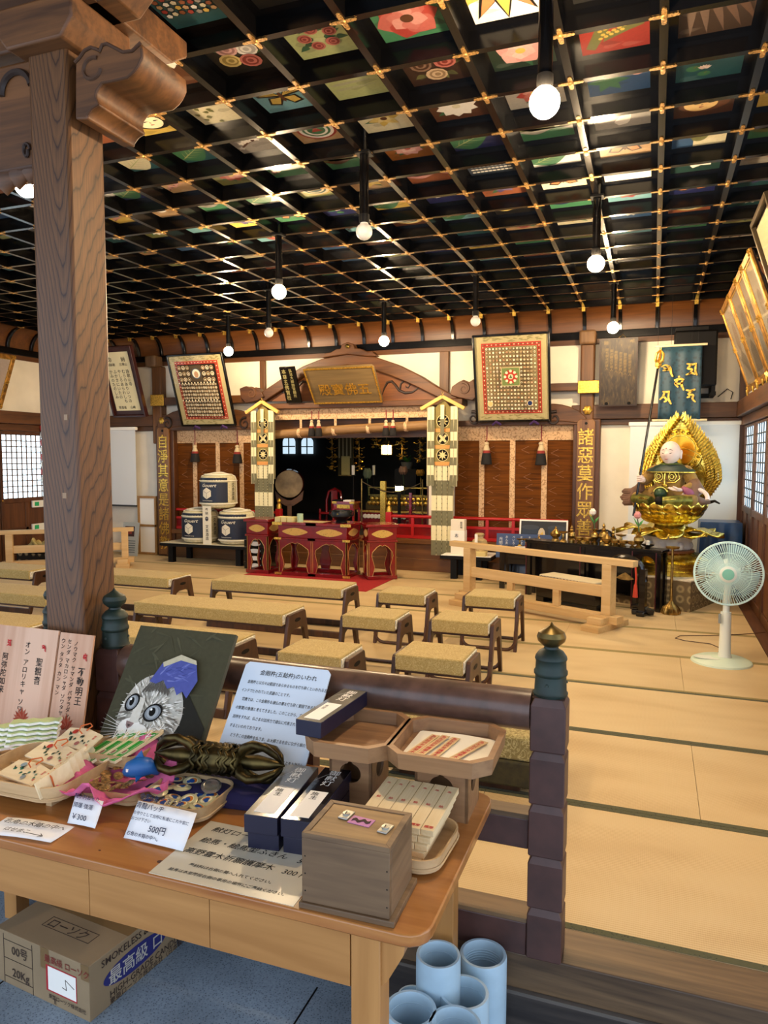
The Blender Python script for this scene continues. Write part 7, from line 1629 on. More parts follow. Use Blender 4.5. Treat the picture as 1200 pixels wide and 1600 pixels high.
ed = M1(); e = lpx(cz[1:13], PY0); ed.tube([(x, PY0-L0.y-.002, z) for x, z in e], .0055, 6); e = lpx(cz[13:25], PY0); ed.tube([(x, PY0-L0.y-.002, z) for x, z in e], .005, 6)
c0 = lpx([(145, 108)], PY0)[0]; ed.tube([(c0[0]+.034*math.cos(a)*(1-.05*a), PY0-L0.y-.001, c0[1]+.03*math.sin(a)*(1-.05*a)) for a in [-5.2+q*.42 for q in range(13)]], .007, 6)
ed.build('carved_edge', plain('carved_line', '4a2e18', .6), nz)
M1().prism([(-.12, 0), (.12, 0), (.17, .06), (.17, .14), (-.17, .14), (-.17, .06)], (0, .15, 3.19), (1, 0, 0), (0, 0, 1), .30).build('capital_block', 'bracket', t, bevel=.008)
a = lpx([(95, 70), (165, 60), (165, 15), (95, 25)], PY0-.02)
M1().prism([(-.15, 3.33), (.28, 3.33), (.36, 3.40), (.36, 3.46), (-.4, 3.46), (-.4, 3.40), (-.3, 3.33)], (0, .07, 0), (1, 0, 0), (0, 0, 1), .14).build('bracket_arm', 'bracket', t, bevel=.006)
M1().b2((.2, -.1, 3.46), (.38, .08, 3.56)).b2((-.4, -.1, 3.46), (-.22, .08, 3.56)).b2((-.09, -.1, 3.46), (.09, .08, 3.56)).build('bearing_block', 'bracket', t, bevel=.01)
M1().b2((-.6, -.075, 3.56), (.52, .065, 3.74)).build('purlin', 'bracket', t, bevel=.006)
M1().prism([(-.35, 3.33), (.3, 3.33), (.4, 3.40), (.4, 3.46), (-.45, 3.46), (-.45, 3.4)], (.07, 0, 0), (0, -1, 0), (0, 0, 1), .14 if False else -.14).build('cross_arm', 'bracket', t, bevel=.006)
a = ony(0, 110, PY0); b = ony(0, 267, PY0)
t2 = thing('eaves_beam', 'heavy carved beam running from the great pillar to the edge of view', 'beam', (0, 0, 0)); zt, zb = a.z+.03, b.z-.0
M1().b2((-4.6, PY0+.02, zb), (PX0, PY0+.15, zt)).build('beam', 'bracket', t2, bevel=.012)
s2 = M1(); q = ony(30, 125, PY0); s2.tube([(q.x-.03+.07*math.cos(a_), PY0+.014, q.z-.03+.07*math.sin(a_)) for a_ in [.2+k*.25 for k in range(13)]], .012, 6); q = ony(36, 232, PY0); s2.tube([(q.x+.018*math.cos(a_)*(1-.03*k), PY0+.014, q.z+.022*math.sin(a_)) for k, a_ in enumerate([.3*k for k in range(22)])], .006, 6); s2.build('carved_scroll', 'carve_dark', t2)
M1().b2((-4.6, PY0+.05, zt+.06), (PX0-.02, PY0+.2, zt+.28)).build('upper_beam', 'bracket', t2, bevel=.01); M1().b2((-4.6, PY0+.12, zt-.01), (PX0, PY0+.14, zt+.08)).build('white_infill', 'plaster', t2)
m = M1(); q0 = ony(0, 265, PY0).x
for k in range(3): m.lathe([(.001, -.07), (.05, -.03), (.06, .0), (.04, .03), (.001, .05)], (-2.24+.06*k-.06, PY0+.05, zb-.0+.012*k), 14, sy=.5)
m.build('carved_cloud', 'bracket', t2, angle=80)
# eaves plate over the front edge of the coffered ceiling
struct(M1().b2((XL, 2.0, CZ-.02), (1.6, 2.06, CZ+.16)).build('trim_22', 'lacquer'))

# dark railing with bronze-capped posts
RY = 2.19; MAT['patina'] = plain('green_patina_bronze', '13251f', .5, .1, .25, 18); MAT['worn_bronze'] = plain('worn_bronze', '6a5a34', .32, .9, .3, 10)
def newel(name, x, label, worn):
    t = thing(name, label, 'post', (x, RY, 0), 0, 'bronze capped railing posts'); m = M1(); hw = .052; z = 0
    for k in range(5):
        h = .162; c = .024
        pr_ = [(hw*.96, z), (hw, z+.004), (hw, z+h-c), (hw*.80, z+h-.002), (hw*.80, z+h)]
        for (r0, z0), (r1, z1) in zip(pr_, pr_[1:]):
            m.add([(-r0, -r0, z0), (r0, -r0, z0), (r0, r0, z0), (-r0, r0, z0), (-r1, -r1, z1), (r1, -r1, z1), (r1, r1, z1), (-r1, r1, z1)], [(0, 1, 5, 4), (1, 2, 6, 5), (2, 3, 7, 6), (3, 0, 4, 7)])
        m.add([(-hw*.9, -hw*.9, z+h), (hw*.9, -hw*.9, z+h), (hw*.9, hw*.9, z+h), (-hw*.9, hw*.9, z+h)], [(0, 1, 2, 3)])
        z += h
    m.build('shaft', 'rail_paint', t, bevel=.003)
    cp = M1(); cp.lathe([(.05, z), (.052, z+.008), (.048, z+.014), (.046, z+.06), (.050, z+.066), (.050, z+.074), (.046, z+.08), (.045, z+.105), (.048, z+.112), (.046, z+.12), (.036, z+.134), (.022, z+.142), (.02, z+.15)], n=28)
    for a in (.4, 2.5, 4.6): cp.lathe([(.006, -.004), (.004, .003), (.001, .004)], (.047*math.cos(a), .047*math.sin(a), z+.04), 8)
    cp.build('bronze_sleeve', 'patina', t)
    M1().lathe([(.02, z+.148), (.026, z+.152), (.04, z+.165), (.0435, z+.178), (.038, z+.192), (.02, z+.203), (.007, z+.212), (.001, z+.222)], n=28).build('onion_finial', 'worn_bronze' if worn else 'patina', t)
    return t
newel('railing_post', -.2735, 'dark stepped railing post with a worn golden onion finial, standing alone at the mat edge', True)
newel('railing_post', -1.888, 'dark railing post with a green onion finial, hugging the lit side of the great pillar', False)
newel('railing_post', -2.172, 'dark railing post with a green onion finial, half hidden behind the great pillar', False)
def rail_run(x0, x1, label):
    t = thing('railing', label, 'railing', (0, 0, 0)); M1().cyl((x0, RY, .757), (x1, RY, .757), .062, n=24).build('handrail', plain('handrail_brown', '503a30', .3, 0, .2, 18), t)
    M1().b2((x0, RY-.03, .33), (x1, RY+.03, .425)).build('middle_rail', 'rail_paint', t, bevel=.004); M1().b2((x0, RY-.032, .425), (x1, RY+.03, .44)).build('rail_cap', 'sill', t)
    M1().b2((x0, RY-.045, .0), (x1, RY+.045, .105)).build('bottom_rail', 'rail_paint', t, bevel=.004); M1().b2((x0, RY-.045, .105), (x1, RY+.045, .118)).build('rail_cap', 'sill', t)
    n = max(1, round((x1-x0)/.75))
    for k in range(1, n): x = x0+(x1-x0)*k/n; M1().b2((x-.03, RY-.028, .118), (x+.03, RY+.028, .33)).build('strut', 'rail_paint', t); M1().b2((x-.028, RY-.026, .44), (x+.028, RY+.026, .72)).build('strut', 'rail_paint', t)
rail_run(-1.835, -.327, 'dark brown railing with rounded handrail behind the sales table'); rail_run(-4.6, -2.225, 'dark brown railing beyond the great pillar')

# ================================================================ SALES TABLE
TZ = .52
MAT['pine'] = wood('varnished_pine', '8c4f1f', 'ad733a', 'x', 5, .28, c3='9b6028', coat=.3); MAT['pine_front'] = wood('pine_front', '9c6a34', 'b9854a', 'x', 5, .45)
MAT['pine_leg'] = wood('pine_leg', '9c6a34', 'b9854a', 'z', 6, .45)
t = thing('sales_table', 'long varnished pine table set with amulets and candles', 'table', (-1.3, 1.74, -.25)); O = Vector((-1.3, 1.74, -.25))
x0, x1, y0, y1 = -2.35-O.x, -.418-O.x, 1.385-O.y, 2.092-O.y; zt = TZ+.25
r = .055; top = [(x0, y0), (x1-r, y0)]+[(x1-r+r*math.cos(a), y0+r+r*math.sin(a)) for a in (-1.2, -.8, -.4)]+[(x1, y0+r), (x1, y1-r)]+[(x1-r+r*math.cos(a), y1-r+r*math.sin(a)) for a in (.4, .8, 1.2)]+[(x1-r, y1), (x0, y1)]
M1().prism(top, (0, 0, zt-.028), (1, 0, 0), (0, 1, 0), .028).build('tabletop', 'pine', t, bevel=.004)
kn = M1(); R = random.Random(3)
for x, y, s in ((-.02, -.30, .011), (.12, -.27, .004), (.04, -.22, .004), (.21, -.18, .010), (.33, -.12, .006), (-.2, -.31, .004), (.8, -.1, .012), (.78, .05, .008), (.82, .2, .007)): kn.prism(circ(x+.2 if x < .5 else x, y, s, 12, s*.6), (0, 0, zt), (1, 0, 0), (0, 1, 0), .0004)
kn.build('knot', plain('pine_knot', '4a2410', .4), t)
xs = [x0]+[ony(px, 1400, 1.40).x-O.x for px in (141, 328, 548)]; zb = ony(138, 1428, 1.4).z+.25
for k in range(3): M1().b2((xs[k]+.001, y0+.012, zb), (xs[k+1]-.001, y0+.03, zt-.028)).build('front_panel', 'pine_front', t)
lx0, lx1 = xs[3]+.001, ony(603, 1500, 1.40).x-O.x-.012
for y in (y0+.012, y1-.075): M1().b2((lx0, y, 0), (lx1, y+.06, zt-.028)).build('leg', 'pine_leg', t, bevel=.003)
M1().b2((x0+.05, y0+.012, 0), (x0+.11, y0+.07, zt-.028)).build('leg', 'pine_leg', t); M1().b2((x0+.05, y1-.075, 0), (x0+.11, y1-.015, zt-.028)).build('leg', 'pine_leg', t)
M1().prism([(0, zt-.028), (.055, zt-.028), (.05, zt-.06), (.012, zt-.13), (0, zt-.14)], (lx1, y0+.05, 0), (1, 0, 0), (0, 0, 1), .03).build('corner_brace', 'pine_leg', t)
M1().b2((lx0+.01, y0+.07, zt-.13), (lx0+.035, y1-.075, zt-.028)).build('side_rail', 'pine_front', t); M1().b2((x0, y1-.035, zt-.12), (lx0, y1-.02, zt-.028)).build('back_rail', 'pine_front', t)

# ---- donation box
MAT['boxwood'] = wood('dark_cedar', '4a3522', '7d6244', 'x', 7, .5); MAT['steel'] = plain('steel', 'b8b8b0', .35, .9)
p0, p1 = onz(472, 1417, TZ), onz(617, 1449, TZ); rz = math.atan2(p1.y-p0.y, p1.x-p0.x); w = (p1-p0).length-.012; dd = .165; h = ony(475, 1301, p0.y).z-TZ
t = thing('donation_box', 'small dark cedar offering box with two locks and a coin slot', 'box', p0, rz)
M1().b2((-.006, -.006, 0), (w+.012, dd+.006, .014)).build('plinth', 'boxwood', t, bevel=.002)
M1().b2((0, 0, .014), (w, .012, h-.012)).build('front_board', 'boxwood', t, bevel=.0015); M1().b2((0, .012, .014), (.012, dd, h-.012)).b2((w-.012, .012, .014), (w, dd, h-.012)).b2((.012, dd-.012, .014), (w-.012, dd, h-.012)).build('side_board', wood('cedar_side', '4e3924', '80664a', 'y', 7, .5), t, bevel=.0015)
lid = M1().frame(w, dd, .014, .012, (0, 0, h-.012), (1, 0, 0), (0, 1, 0)).build('rim', 'boxwood', t, bevel=.001); M1().b2((.014, .014, h-.014), (w-.014, dd-.014, h-.002)).build('lid', wood('box_lid', '70542f', '9a7a4c', 'x', 8, .5), t, bevel=.001)
for x, y in ((.065, .105), (w-.035, .075)):
    lk = M1().box((x, y, h), (.024, .04, .005), -.15).build('lock', 'steel', t, bevel=.002); M1().lathe([(.009, 0), (.009, .004), (.003, .005)], (x, y, h+.002), 14).build('keyhole_barrel', 'steel', lk); M1().b2((x-.001, y-.006, h+.0068), (x+.001, y+.004, h+.0074)).build('keyhole', 'black', lk)
M1().box((w*.52, dd*.55, h-.0015), (.055, .034, .002), -.12).build('pink_sticker', plain('pink_sticker', 'b878a8', .6), t); M1().prism([(x, .0045*math.sin(x*300)+.0055*s) for s, xs_ in ((1, [-.022+.004*k for k in range(12)]), (-1, [.022-.004*k for k in range(12)])) for x in xs_], (w*.52, dd*.55, h-.0003), (1, 0, 0), (0, 1, 0), .0008).build('coin_slot', plain('slot_brown', '2a140c', .8), t)
nl = M1()
for z in (.04, .08, .12): nl.lathe([(.0018, 0), (.001, .0008)], (.008, -.0005, z), 8, 'y').lathe([(.0018, 0), (.001, .0008)], (w-.006, -.0005, z), 8, 'y')
nl.build('nail', 'black', t)

# ---- gift boxes of votive candles
MAT['navybox'] = plain('navy_paper', '14142e', .4); MAT['greylid'] = plain('grey_gloss_film', '6f6c62', .18, coat=.5); MAT['blacklid'] = plain('black_gloss_film', '14141a', .15, coat=.5)
def candle_box(a, b, z, w, h, label, lid, note, script=True, flip=False, hd_=None):
    d = b-a; L = d.length; rz = math.atan2(d.y, d.x)-PI/2
    t = thing('candle_box', label, 'box', (a.x, a.y, z), rz, 'navy votive candle boxes')
    M1().b2((0, 0, 0), (w, L, h)).build('box', 'navybox', t, bevel=.0012); M1().b2((.0015, .0015, h), (w-.0015, L-.0015, h+.0008)).build('lid_film', lid, t)
    if note:
        M1().b2((w*.2, L*.06, h+.0008), (w*.82, L*.52, h+.0014)).build('paper_label', 'white', t); writing([('施', w*.3, L*.44, .022), ('主', w*.34, L*.37, .022)] if not flip else [('金山花', w*.3, L*.45, .012, True)], (0, 0, h+.0014), (1, 0, 0), (0, 1, 0), t, eps=.0004)
    if script: writing([('御献灯', w*.33, L*.95, .034, True, 1.0)], (0, 0, h+.0008), (1, 0, 0), (0, 1, 0), t, 'white', eps=.0005)
    return t
a, b, c = onz(381, 1272, .612), onz(452, 1194, .612), onz(435, 1276, .612); w = (c-a).length; b = a+(b-a).normalized()*.315
candle_box(a+Vector((.006, .008, 0)), b+Vector((.006, .008, 0)), TZ, w-.006, .042, 'lower navy box under the grey-lidded candle box', 'greylid', False, False); candle_box(a, b, TZ+.0445, w, .047, 'grey-lidded navy candle box with white label, on its twin', 'greylid', True)
a, b, c = onz(435, 1278, .612), onz(508, 1198, .612), onz(487, 1283, .612); w = (c-a).length; a = a+Vector((.006, 0, 0)); b = a+(b-a).normalized()*.318
candle_box(a+Vector((.004, .006, 0)), b+Vector((.004, .006, 0)), TZ, w-.008, .042, 'lower navy box under the black-lidded candle box', 'blacklid', False, False); candle_box(a, b, TZ+.0445, w-.004, .047, 'black-lidded navy candle box with white label, on its twin', 'blacklid', True)

# ---- footed offering trays
MAT['cedar'] = wood('tray_cedar', '7a5638', '9c7650', 'x', 9, .45)
def sanbo(cx, cy, rz, w, d, zt, label):
    t = thing('offering_tray', label, 'tray', (cx, cy, TZ), rz, 'footed cedar offering trays'); h = zt-TZ; c = .045; hr = .045
    o8 = [(-w/2+c, -d/2), (w/2-c, -d/2), (w/2, -d/2+c), (w/2, d/2-c), (w/2-c, d/2), (-w/2+c, d/2), (-w/2, d/2-c), (-w/2, -d/2+c)]; i8 = [(x*(1-.016/w*2), y*(1-.016/d*2)) for x, y in o8]
    M1().prism([(x*.98, y*.98) for x, y in o8], (0, 0, h-hr), (1, 0, 0), (0, 1, 0), .008).build('bottom', 'cedar', t)
    m = M1()
    for k in range(8):
        j = (k+1) % 8; vs = [(*o8[k], h-hr), (*o8[j], h-hr), (*[q*1.03 for q in o8[j]], h), (*[q*1.03 for q in o8[k]], h), (*i8[k], h-hr), (*i8[j], h-hr), (*[q*1.03 for q in i8[j]], h), (*[q*1.03 for q in i8[k]], h)]
        m.add(vs, [(0, 1, 2, 3), (5, 4, 7, 6), (3, 2, 6, 7), (0, 4, 5, 1)])
    m.build('rim', 'cedar', t)
    fw, fd = w*.52, d*.52; st = M1()
    key = lambda L: [(L, 0), (L, h-hr), (-L, h-hr), (-L, 0), (-L*.22, 0)] and [(-L, 0), (L, 0), (L, h-hr), (-L, h-hr)]
    for (ox, oy, ux, uy, L) in ((0, -fd/2, 1, 0, fw/2), (fw/2, 0, 0, 1, fd/2), (0, fd/2, -1, 0, fw/2), (-fw/2, 0, 0, -1, fd/2)):
        zc = (h-hr)*.58; rr = min(.034, L*.5); hole = [(rr*math.cos(a), zc+rr*math.sin(a)*.9) for a in [PI+2*PI*q/20 for q in range(21)]]; hole[4:7] = [(hole[4][0], hole[4][1]), (hole[5][0], hole[5][1]), (hole[6][0], hole[6][1])]
        # two halves round the opening
        u = Vector((ux, uy, 0)); top_ = hole[10:21][::-1]
        up = [q for q in hole if q[1] >= zc-1e-6]; dn = [q for q in hole if q[1] <= zc+1e-6]
        upper = [(-L, zc), (-rr, zc)]+[(rr*math.cos(a), zc+rr*(.9+.35*(1 if abs(a-PI/2) < .05 else 0))*math.sin(a)) for a in [PI-PI*q/12 for q in range(1, 12)]]+[(rr, zc), (L, zc), (L, h-hr), (-L, h-hr)]
        lower = [(-L, 0), (L, 0), (L, zc), (rr, zc)]+[(rr*math.cos(a), zc+rr*.9*math.sin(a)) for a in [-PI*q/12 for q in range(1, 12)]]+[(-rr, zc), (-L, zc)]
        st.prism(upper, (ox, oy, 0), u, (0, 0, 1), -.008); st.prism(lower, (ox, oy, 0), u, (0, 0, 1), -.008)
    st.build('pedestal', 'cedar', t); M1().b2((-fw/2+.01, -fd/2+.01, .002), (fw/2-.01, fd/2-.01, .006)).build('pedestal_base', 'cedar', t)
    return t
sanbo(-.53, 1.965, .03, .29, .30, .725, 'footed cedar tray holding paper strips, at the table corner by the railing post')
sanbo(-.80, 1.96, .03, .25, .30, .725, 'empty footed cedar tray with a candle box across its edge')
candle_box(Vector((-.945, 1.83, 0)), Vector((-.925, 2.135, 0)), .7262, .082, .046, 'navy candle box balanced on the edge of the empty footed tray', 'greylid', True, True, True)
t = thing('paper_liner', 'creased white paper lining the footed tray of strips', 'paper', (-.53, 1.965, .6895), .05); M1().add([(-.12, -.11, 0), (.115, -.12, 0), (.12, .11, 0), (.02, .125, 0), (-.11, .12, 0)], [(0, 1, 2, 3, 4)]).build('sheet', plain('liner_paper', 'efe8d4', .7), t)
for k, (x, ang, nm) in enumerate(((-.075, -.18, 'first'), (-.045, -.2, 'second'), (-.01, -.16, 'third'), (.06, -.34, 'fourth'))):
    o = thing('prayer_strip', f'thin prayer strip with red writing in the footed tray, {nm} from the empty tray side', 'strip', (-.53+x, 1.965, .6925+.0022*(k % 2)), ang, 'prayer strips in the footed tray'); M1().b2((-.0125, -.09, 0), (.0125, .085, .0018)).build('wood_strip', 'pale_pine' if 'pale_pine' in MAT else MAT.setdefault('pale_pine', wood('pale_pine', 'cfae78', 'e2c898', 'y', 12, .6)), o); writing([('為先祖供養護摩木', -.0085, .08, .019, True, .9)], (0, 0, .0018), (1, 0, 0), (0, 1, 0), o, 'redink', eps=.0004)
# ---- goma sticks in a bent-wood tray behind the box
MAT['tray_pale'] = wood('bentwood_pale', 'b08e60', 'c8a87c', 'x', 8, .5); MAT['stick'] = wood('new_pine', 'd6b984', 'ecd8ae', 'y', 10, .6)
def bent_tray(cx, cy, rz, w, d, label, z=TZ, hr=.034, foot=.012, group='bent-wood trays on the sales table'):
    t = thing('bentwood_tray', label, 'tray', (cx, cy, z), rz, group); r = min(w, d)*.24
    def rr_(w, d, r, n=6):
        o = []
        for sx, sy, a0 in ((1, -1, -PI/2), (1, 1, 0), (-1, 1, PI/2), (-1, -1, PI)):
            for q in range(n+1): a = a0+PI/2*q/n; o.append((sx*(w/2-r)+r*math.cos(a), sy*(d/2-r)+r*math.sin(a)))
        return o
    o_, i_ = rr_(w, d, r), rr_(w-.010, d-.010, r-.005); n = len(o_); m = M1(); vs = [(*p, foot) for p in o_]+[(p[0]*1.02, p[1]*1.02, foot+hr) for p in o_]+[(p[0]*1.02, p[1]*1.02, foot+hr) for p in i_]+[(*p, foot) for p in i_]
    m.add(vs, [f for k in range(n) for f in ((k, (k+1) % n, n+(k+1) % n, n+k), (n+k, n+(k+1) % n, 2*n+(k+1) % n, 2*n+k), (2*n+k, 2*n+(k+1) % n, 3*n+(k+1) % n, 3*n+k))]); m.build('rim', 'tray_pale', t)
    m = M1(); m.tube([(p[0]*1.022, p[1]*1.022, foot+.006) for p in o_], .003, 5, closed=True); m.build('hoop', 'tray_pale', t)
    M1().prism(o_, (0, 0, foot-.004), (1, 0, 0), (0, 1, 0), .006).build('bottom', 'tray_pale', t)
    if foot > .006: M1().b2((-w*.36, -d*.36, 0), (-w*.30, d*.36, foot-.003)).b2((w*.30, -d*.36, 0), (w*.36, d*.36, foot-.003)).build('foot', 'tray_pale', t)
    return t
gt = bent_tray(-.585, 1.715, -.04, .26, .23, 'bent-wood tray heaped with new wooden prayer sticks', hr=.03)
sp = None; n_ = 0
for lay in range(5):
    for k in range(6):
        lab = f'new wooden prayer stick in the heap, {ordinal(k+1)} from the candle boxes, {["bottom", "second", "third", "fourth", "top"][lay]} layer'
        x = -.69+.0345*k+.006*lay; y = 1.74+.006*lay; z = TZ+.0165+.0165*lay
        if sp is None:
            sp = thing('prayer_stick', lab, 'prayer stick', (x, y, z), -.05, 'heaped wooden prayer sticks'); M1().b2((-.0165, -.105, 0), (.0165, .105, .0158)).build('stick', 'stick', sp, bevel=.0008); writing([('奉', -.006, .07, .012), ('納', -.006, .0, .012), ('護摩', -.012, -.095, .012)], (0, 0, .0158), (1, 0, 0), (0, 1, 0), sp, 'redink', eps=.0004)
            sp.rotation_euler = (.10, 0, -.05)
        else:
            s_ = dup(sp, (x, y, z), None, lab)
# ---- price sheet and hand-written notes
a, b, c, d4 = onz(232, 1364, TZ), onz(446, 1414, TZ), onz(474, 1380, TZ), onz(333, 1284, TZ)
t = thing('price_sheet', 'laminated sheet of prices lying at the table front edge', 'notice', (a.x, a.y, TZ), math.atan2(b.y-a.y, b.x-a.x)); w = (b-a).length+.02; h = d4.y-a.y
M1().prism(rect(0, 0, w, h), (0, 0, 0), (1, 0, 0), (0, 1, 0), .0012).build('sheet', plain('laminate', 'cfc8b2', .25, coat=.6), t)
writing([('献灯ローソク', .03, h*.83, .027, False, 1.05, .2), ('1000円', .335, h*.83, .025), ('絵馬・絵馬型ふきん', .03, h*.62, .027, False, 1.05, .2), ('500 円', .315, h*.6, .026, False, 1, .2), ('高野霊木祈願護摩木', .02, h*.41, .027, False, 1.05, .2), ('300 円', .30, h*.40, .026, False, 1, .2), ('奉納料は右側の箱へ入れてください。', .07, h*.22, .014, False, 1, .15), ('絵馬は本堂階段右側の専用の場所にご奉納ください。', .035, h*.1, .0135, False, 1, .15)], (0, 0, .0012), (1, 0, 0), (0, 1, 0), t, eps=.0005)
def note(label, o, u, v, w, h, lines, mat='blueink', arrow=None):
    t = thing('paper_note', label, 'notice', o, 0, 'hand-written notes on the sales table'); u = Vector(u).normalized(); v = Vector(v).normalized()
    m = M1(); vs = []; n = 8; nn = u.cross(v).normalized()
    for i in range(n+1):
        for k in range(5): q = u*w*i/n+v*h*k/4+nn*(.004*math.sin(PI*i/n)+.006*(1-k/4)**2*(i/n)); vs.append(q)
    m.add(vs, [(i*5+k, (i+1)*5+k, (i+1)*5+k+1, i*5+k+1) for i in range(n) for k in range(4)])
    o_ = m.build('paper', plain('note_paper', 'eef0f2', .7), t, angle=80); sd = o_.modifiers.new('thick', 'SOLIDIFY'); sd.thickness = .0005; sd.offset = -1
    wt = writing(lines, (0, 0, 0), u, v, t, mat, eps=.011 if False else .0095)
    return t
MAT['blueink'] = plain('blue_black_ink', '1c2a4a', .7)
# price tag leaning on the pink tray
a, b, tl = onz(105, 1286, TZ), onz(150, 1296, TZ), ony(118, 1243, 1.57); u = b-a
note('small price note for the dragon coin charms, propped before the pink tray', a, u, (tl-a), u.length, (tl-a).length, [('龍小判お守り', .004, .072, .0145), ('開運 強運', .008, .046, .016), ('￥300', .012, .012, .021)])
a, b, tl = onz(193, 1309, TZ), onz(281, 1330, TZ), ony(216, 1251, 1.575); u = b-a
note('large hand-written note for the blue dragon badges, propped on the badge tray', a, u, (tl-a), u.length+.012, (tl-a).length, [('令和6年うまう年', .006, .103, .019), ('青龍バッヂ', .006, .08, .018), ('お守りとして台所に私達にこれや家に', .006, .062, .0105), ('おつけ下さい', .006, .047, .0105), ('500円', .07, .026, .022), ('右角の木箱の中へ。', .01, .008, .012)])
a, b, tl = onz(-30, 1303, TZ), onz(74, 1319, TZ), onz(-8, 1262, TZ); u = b-a
t = note('note lying flat at the table edge pointing to the wooden box', Vector((a.x, a.y, TZ)), (u.x, u.y, 0), (-u.y, u.x, 0), u.length+.01, .095, [('右角の木箱の中へ', .02, .055, .024, False, 1, .15), ('はせまこ', .05, .02, .02, False, 1, .15)], 'ink')
m = M1(); u.normalize(); v2 = Vector((-u.y, u.x, 0)); P = lambda x, y: u*x+v2*y+Vector((0, 0, .0105)); m.bar(P(.125, .02), P(.18, .015), .0016, .0008); m.bar(P(.18, .015), P(.168, .024), .0016, .0008); m.bar(P(.18, .015), P(.168, .008), .0016, .0008); m.build('arrow', 'ink', t)

# ---- notice board about the vajra
def leaning_board(name, label, cat, x0, x1, yt, zt, yb, th, mat, corner=0):
    t = thing(name, label, cat, (x0, yb, TZ)); v = Vector((0, yt-yb, zt-TZ)); h = v.length; t.rotation_euler = (math.atan2(v.z, v.y)-PI/2, 0, 0); w = x1-x0
    pl = rect(0, 0, w, h) if not corner else [(corner, 0), (w-corner, 0), (w, corner), (w, h-corner), (w-corner, h), (corner, h), (0, h-corner), (0, corner)]
    M1().prism(pl, (0, th, 0), (1, 0, 0), (0, 0, 1), th).build('board', mat, t); return t, w, h
a, b = ony(386, 1031, 2.10), ony(518, 1050, 2.10)
t, w, h = leaning_board('notice_board', 'blue-white notice board about the vajra, propped between trays and cat picture', 'notice', a.x, b.x, 2.10, (a.z+b.z)/2, 1.845, .006, plain('laminated_blue_white', 'c8d6e4', .35), .012)
tx = ['金剛杵とは元々は堅固であらゆるものを打ち砕くといわれる古代', 'インドで使われていた武器のことです。', '密教では、この金剛杵を諸仏の悪を打ち砕く堅固である菩提心(仏', 'の智慧)の象徴と考えてきました。このことから、古来より金剛杵で', '加持をすれば、仏さまの加持力で諸仏に代表される様々な危険', 'するといわれております。', 'どうぞこの金剛杵を仏さま、お大師さまを念じながら触れ', 'のご利益をお受けください。', 'そして皆様の中の菩提心の輝きが大きくなることをお祈りし']
writing([('金剛杵(五鈷杵)のいわれ', w*.2, h*.9, .0195, False, 1, .1)]+[(l, w*(.05 if k in (1, 3, 4, 5, 7) else .09), h*(.82-.073*k), .0128, False, .80, .1) for k, l in enumerate(tx)]+[('南無大師遍照金剛', w*.06, h*.14, .0125, False, 1, .1), ('合掌', w*.72, h*.07, .012)], (0, 0, 0), (1, 0, 0), (0, 0, 1), t, eps=.0008)

# ---- painted cat picture
a, b = ony(220, 978, 2.11), ony(369, 991, 2.11)
t, w, h = leaning_board('cat_painting', 'grey-olive canvas with a painted tabby cat looking over its shoulder', 'painting', a.x, b.x, 2.11, (a.z+b.z)/2, 1.835, .016, plain('canvas_side', '4a4838', .8))
A = Art(); A.add(rect(0, 0, w, h), '43412f'); R = random.Random(9)
for q in range(70): A.add(leafp(R.uniform(0, w*.8), R.uniform(0, h), .07, .004, R.uniform(-1, 1)), mixc('43412f', '6a6850', R.uniform(0, .35)), up=(q == 0))
hx, hy, s = w*.42, h*.40, w*.31
A.add([(hx+s*.1, hy+s*.8), (hx+s*1.0, hy+s*.6), (w*.98, h*.34), (w*.98, 0), (w*.2, 0), (hx-s*.2, hy-s*.8)], '26251f')
A.add([(w*.44, h*.08), (w*.8, h*.03), (w*.93, h*.10), (w*.9, h*.22), (w*.66, h*.2), (w*.5, h*.15)], '9c957f')
for q in range(14): A.add(leafp(w*.48+w*.03*q, h*.08, .05, .003, .5+.05*q), mixc('9c957f', '2c2a24', .5), up=(q == 0))
A.add([(hx+s*1.0*math.cos(a_)*(1+.05*math.cos(3*a_+1)), hy+s*1.06*math.sin(a_)*(1+.03*math.sin(2*a_))) for a_ in [2*PI*q/30 for q in range(30)]], 'bdb8aa')
def fur(n, r0, r1, cols, L, wd, spread=.35):
    for q in range(n):
        an = R.uniform(0, 2*PI); rr = s*R.uniform(r0, r1); A.add(leafp(hx+rr*math.cos(an), hy+rr*1.04*math.sin(an), s*L*R.uniform(.7, 1.3), s*wd, an+R.uniform(-spread, spread)), R.choice(cols), up=(q == 0))
fur(170, .68, .9, ['d8d4c6', 'a8a294', 'e8e4d8', '7a7468'], .17, .016); fur(150, .3, .8, ['e6e2d4', 'cfcabc', '8e887a', 'f2eee4'], .2, .018); fur(90, .05, .5, ['efebe0', 'dcd8ca', 'b0aa9c'], .18, .018)
for q in range(9):
    A.add(leafp(hx-s*.42+s*.11*q, hy+s*(.52-.02*abs(q-4)), s*.46, s*.035, PI/2+(q-4)*.13), '57524a', up=(q == 0))
for sx in (-1, 1):
    for q in range(4): A.add(leafp(hx+sx*s*.62, hy-s*.1-s*.16*q, s*.42, s*.03, (0 if sx > 0 else PI)-sx*(.2+.12*q)), '6a645a', up=False)
A.add(circ(hx-s*.42, hy-s*.52, s*.36, 18, s*.27), 'e9e5da'); A.add(circ(hx-s*.1, hy-s*.62, s*.3, 18, s*.24), 'e4e0d4', up=False)
A.add([(hx-s*.5, hy+s*.35), (hx-s*.22, hy+s*.3), (hx-s*.2, hy-s*.35), (hx-s*.48, hy-s*.4)], 'cfcabb')
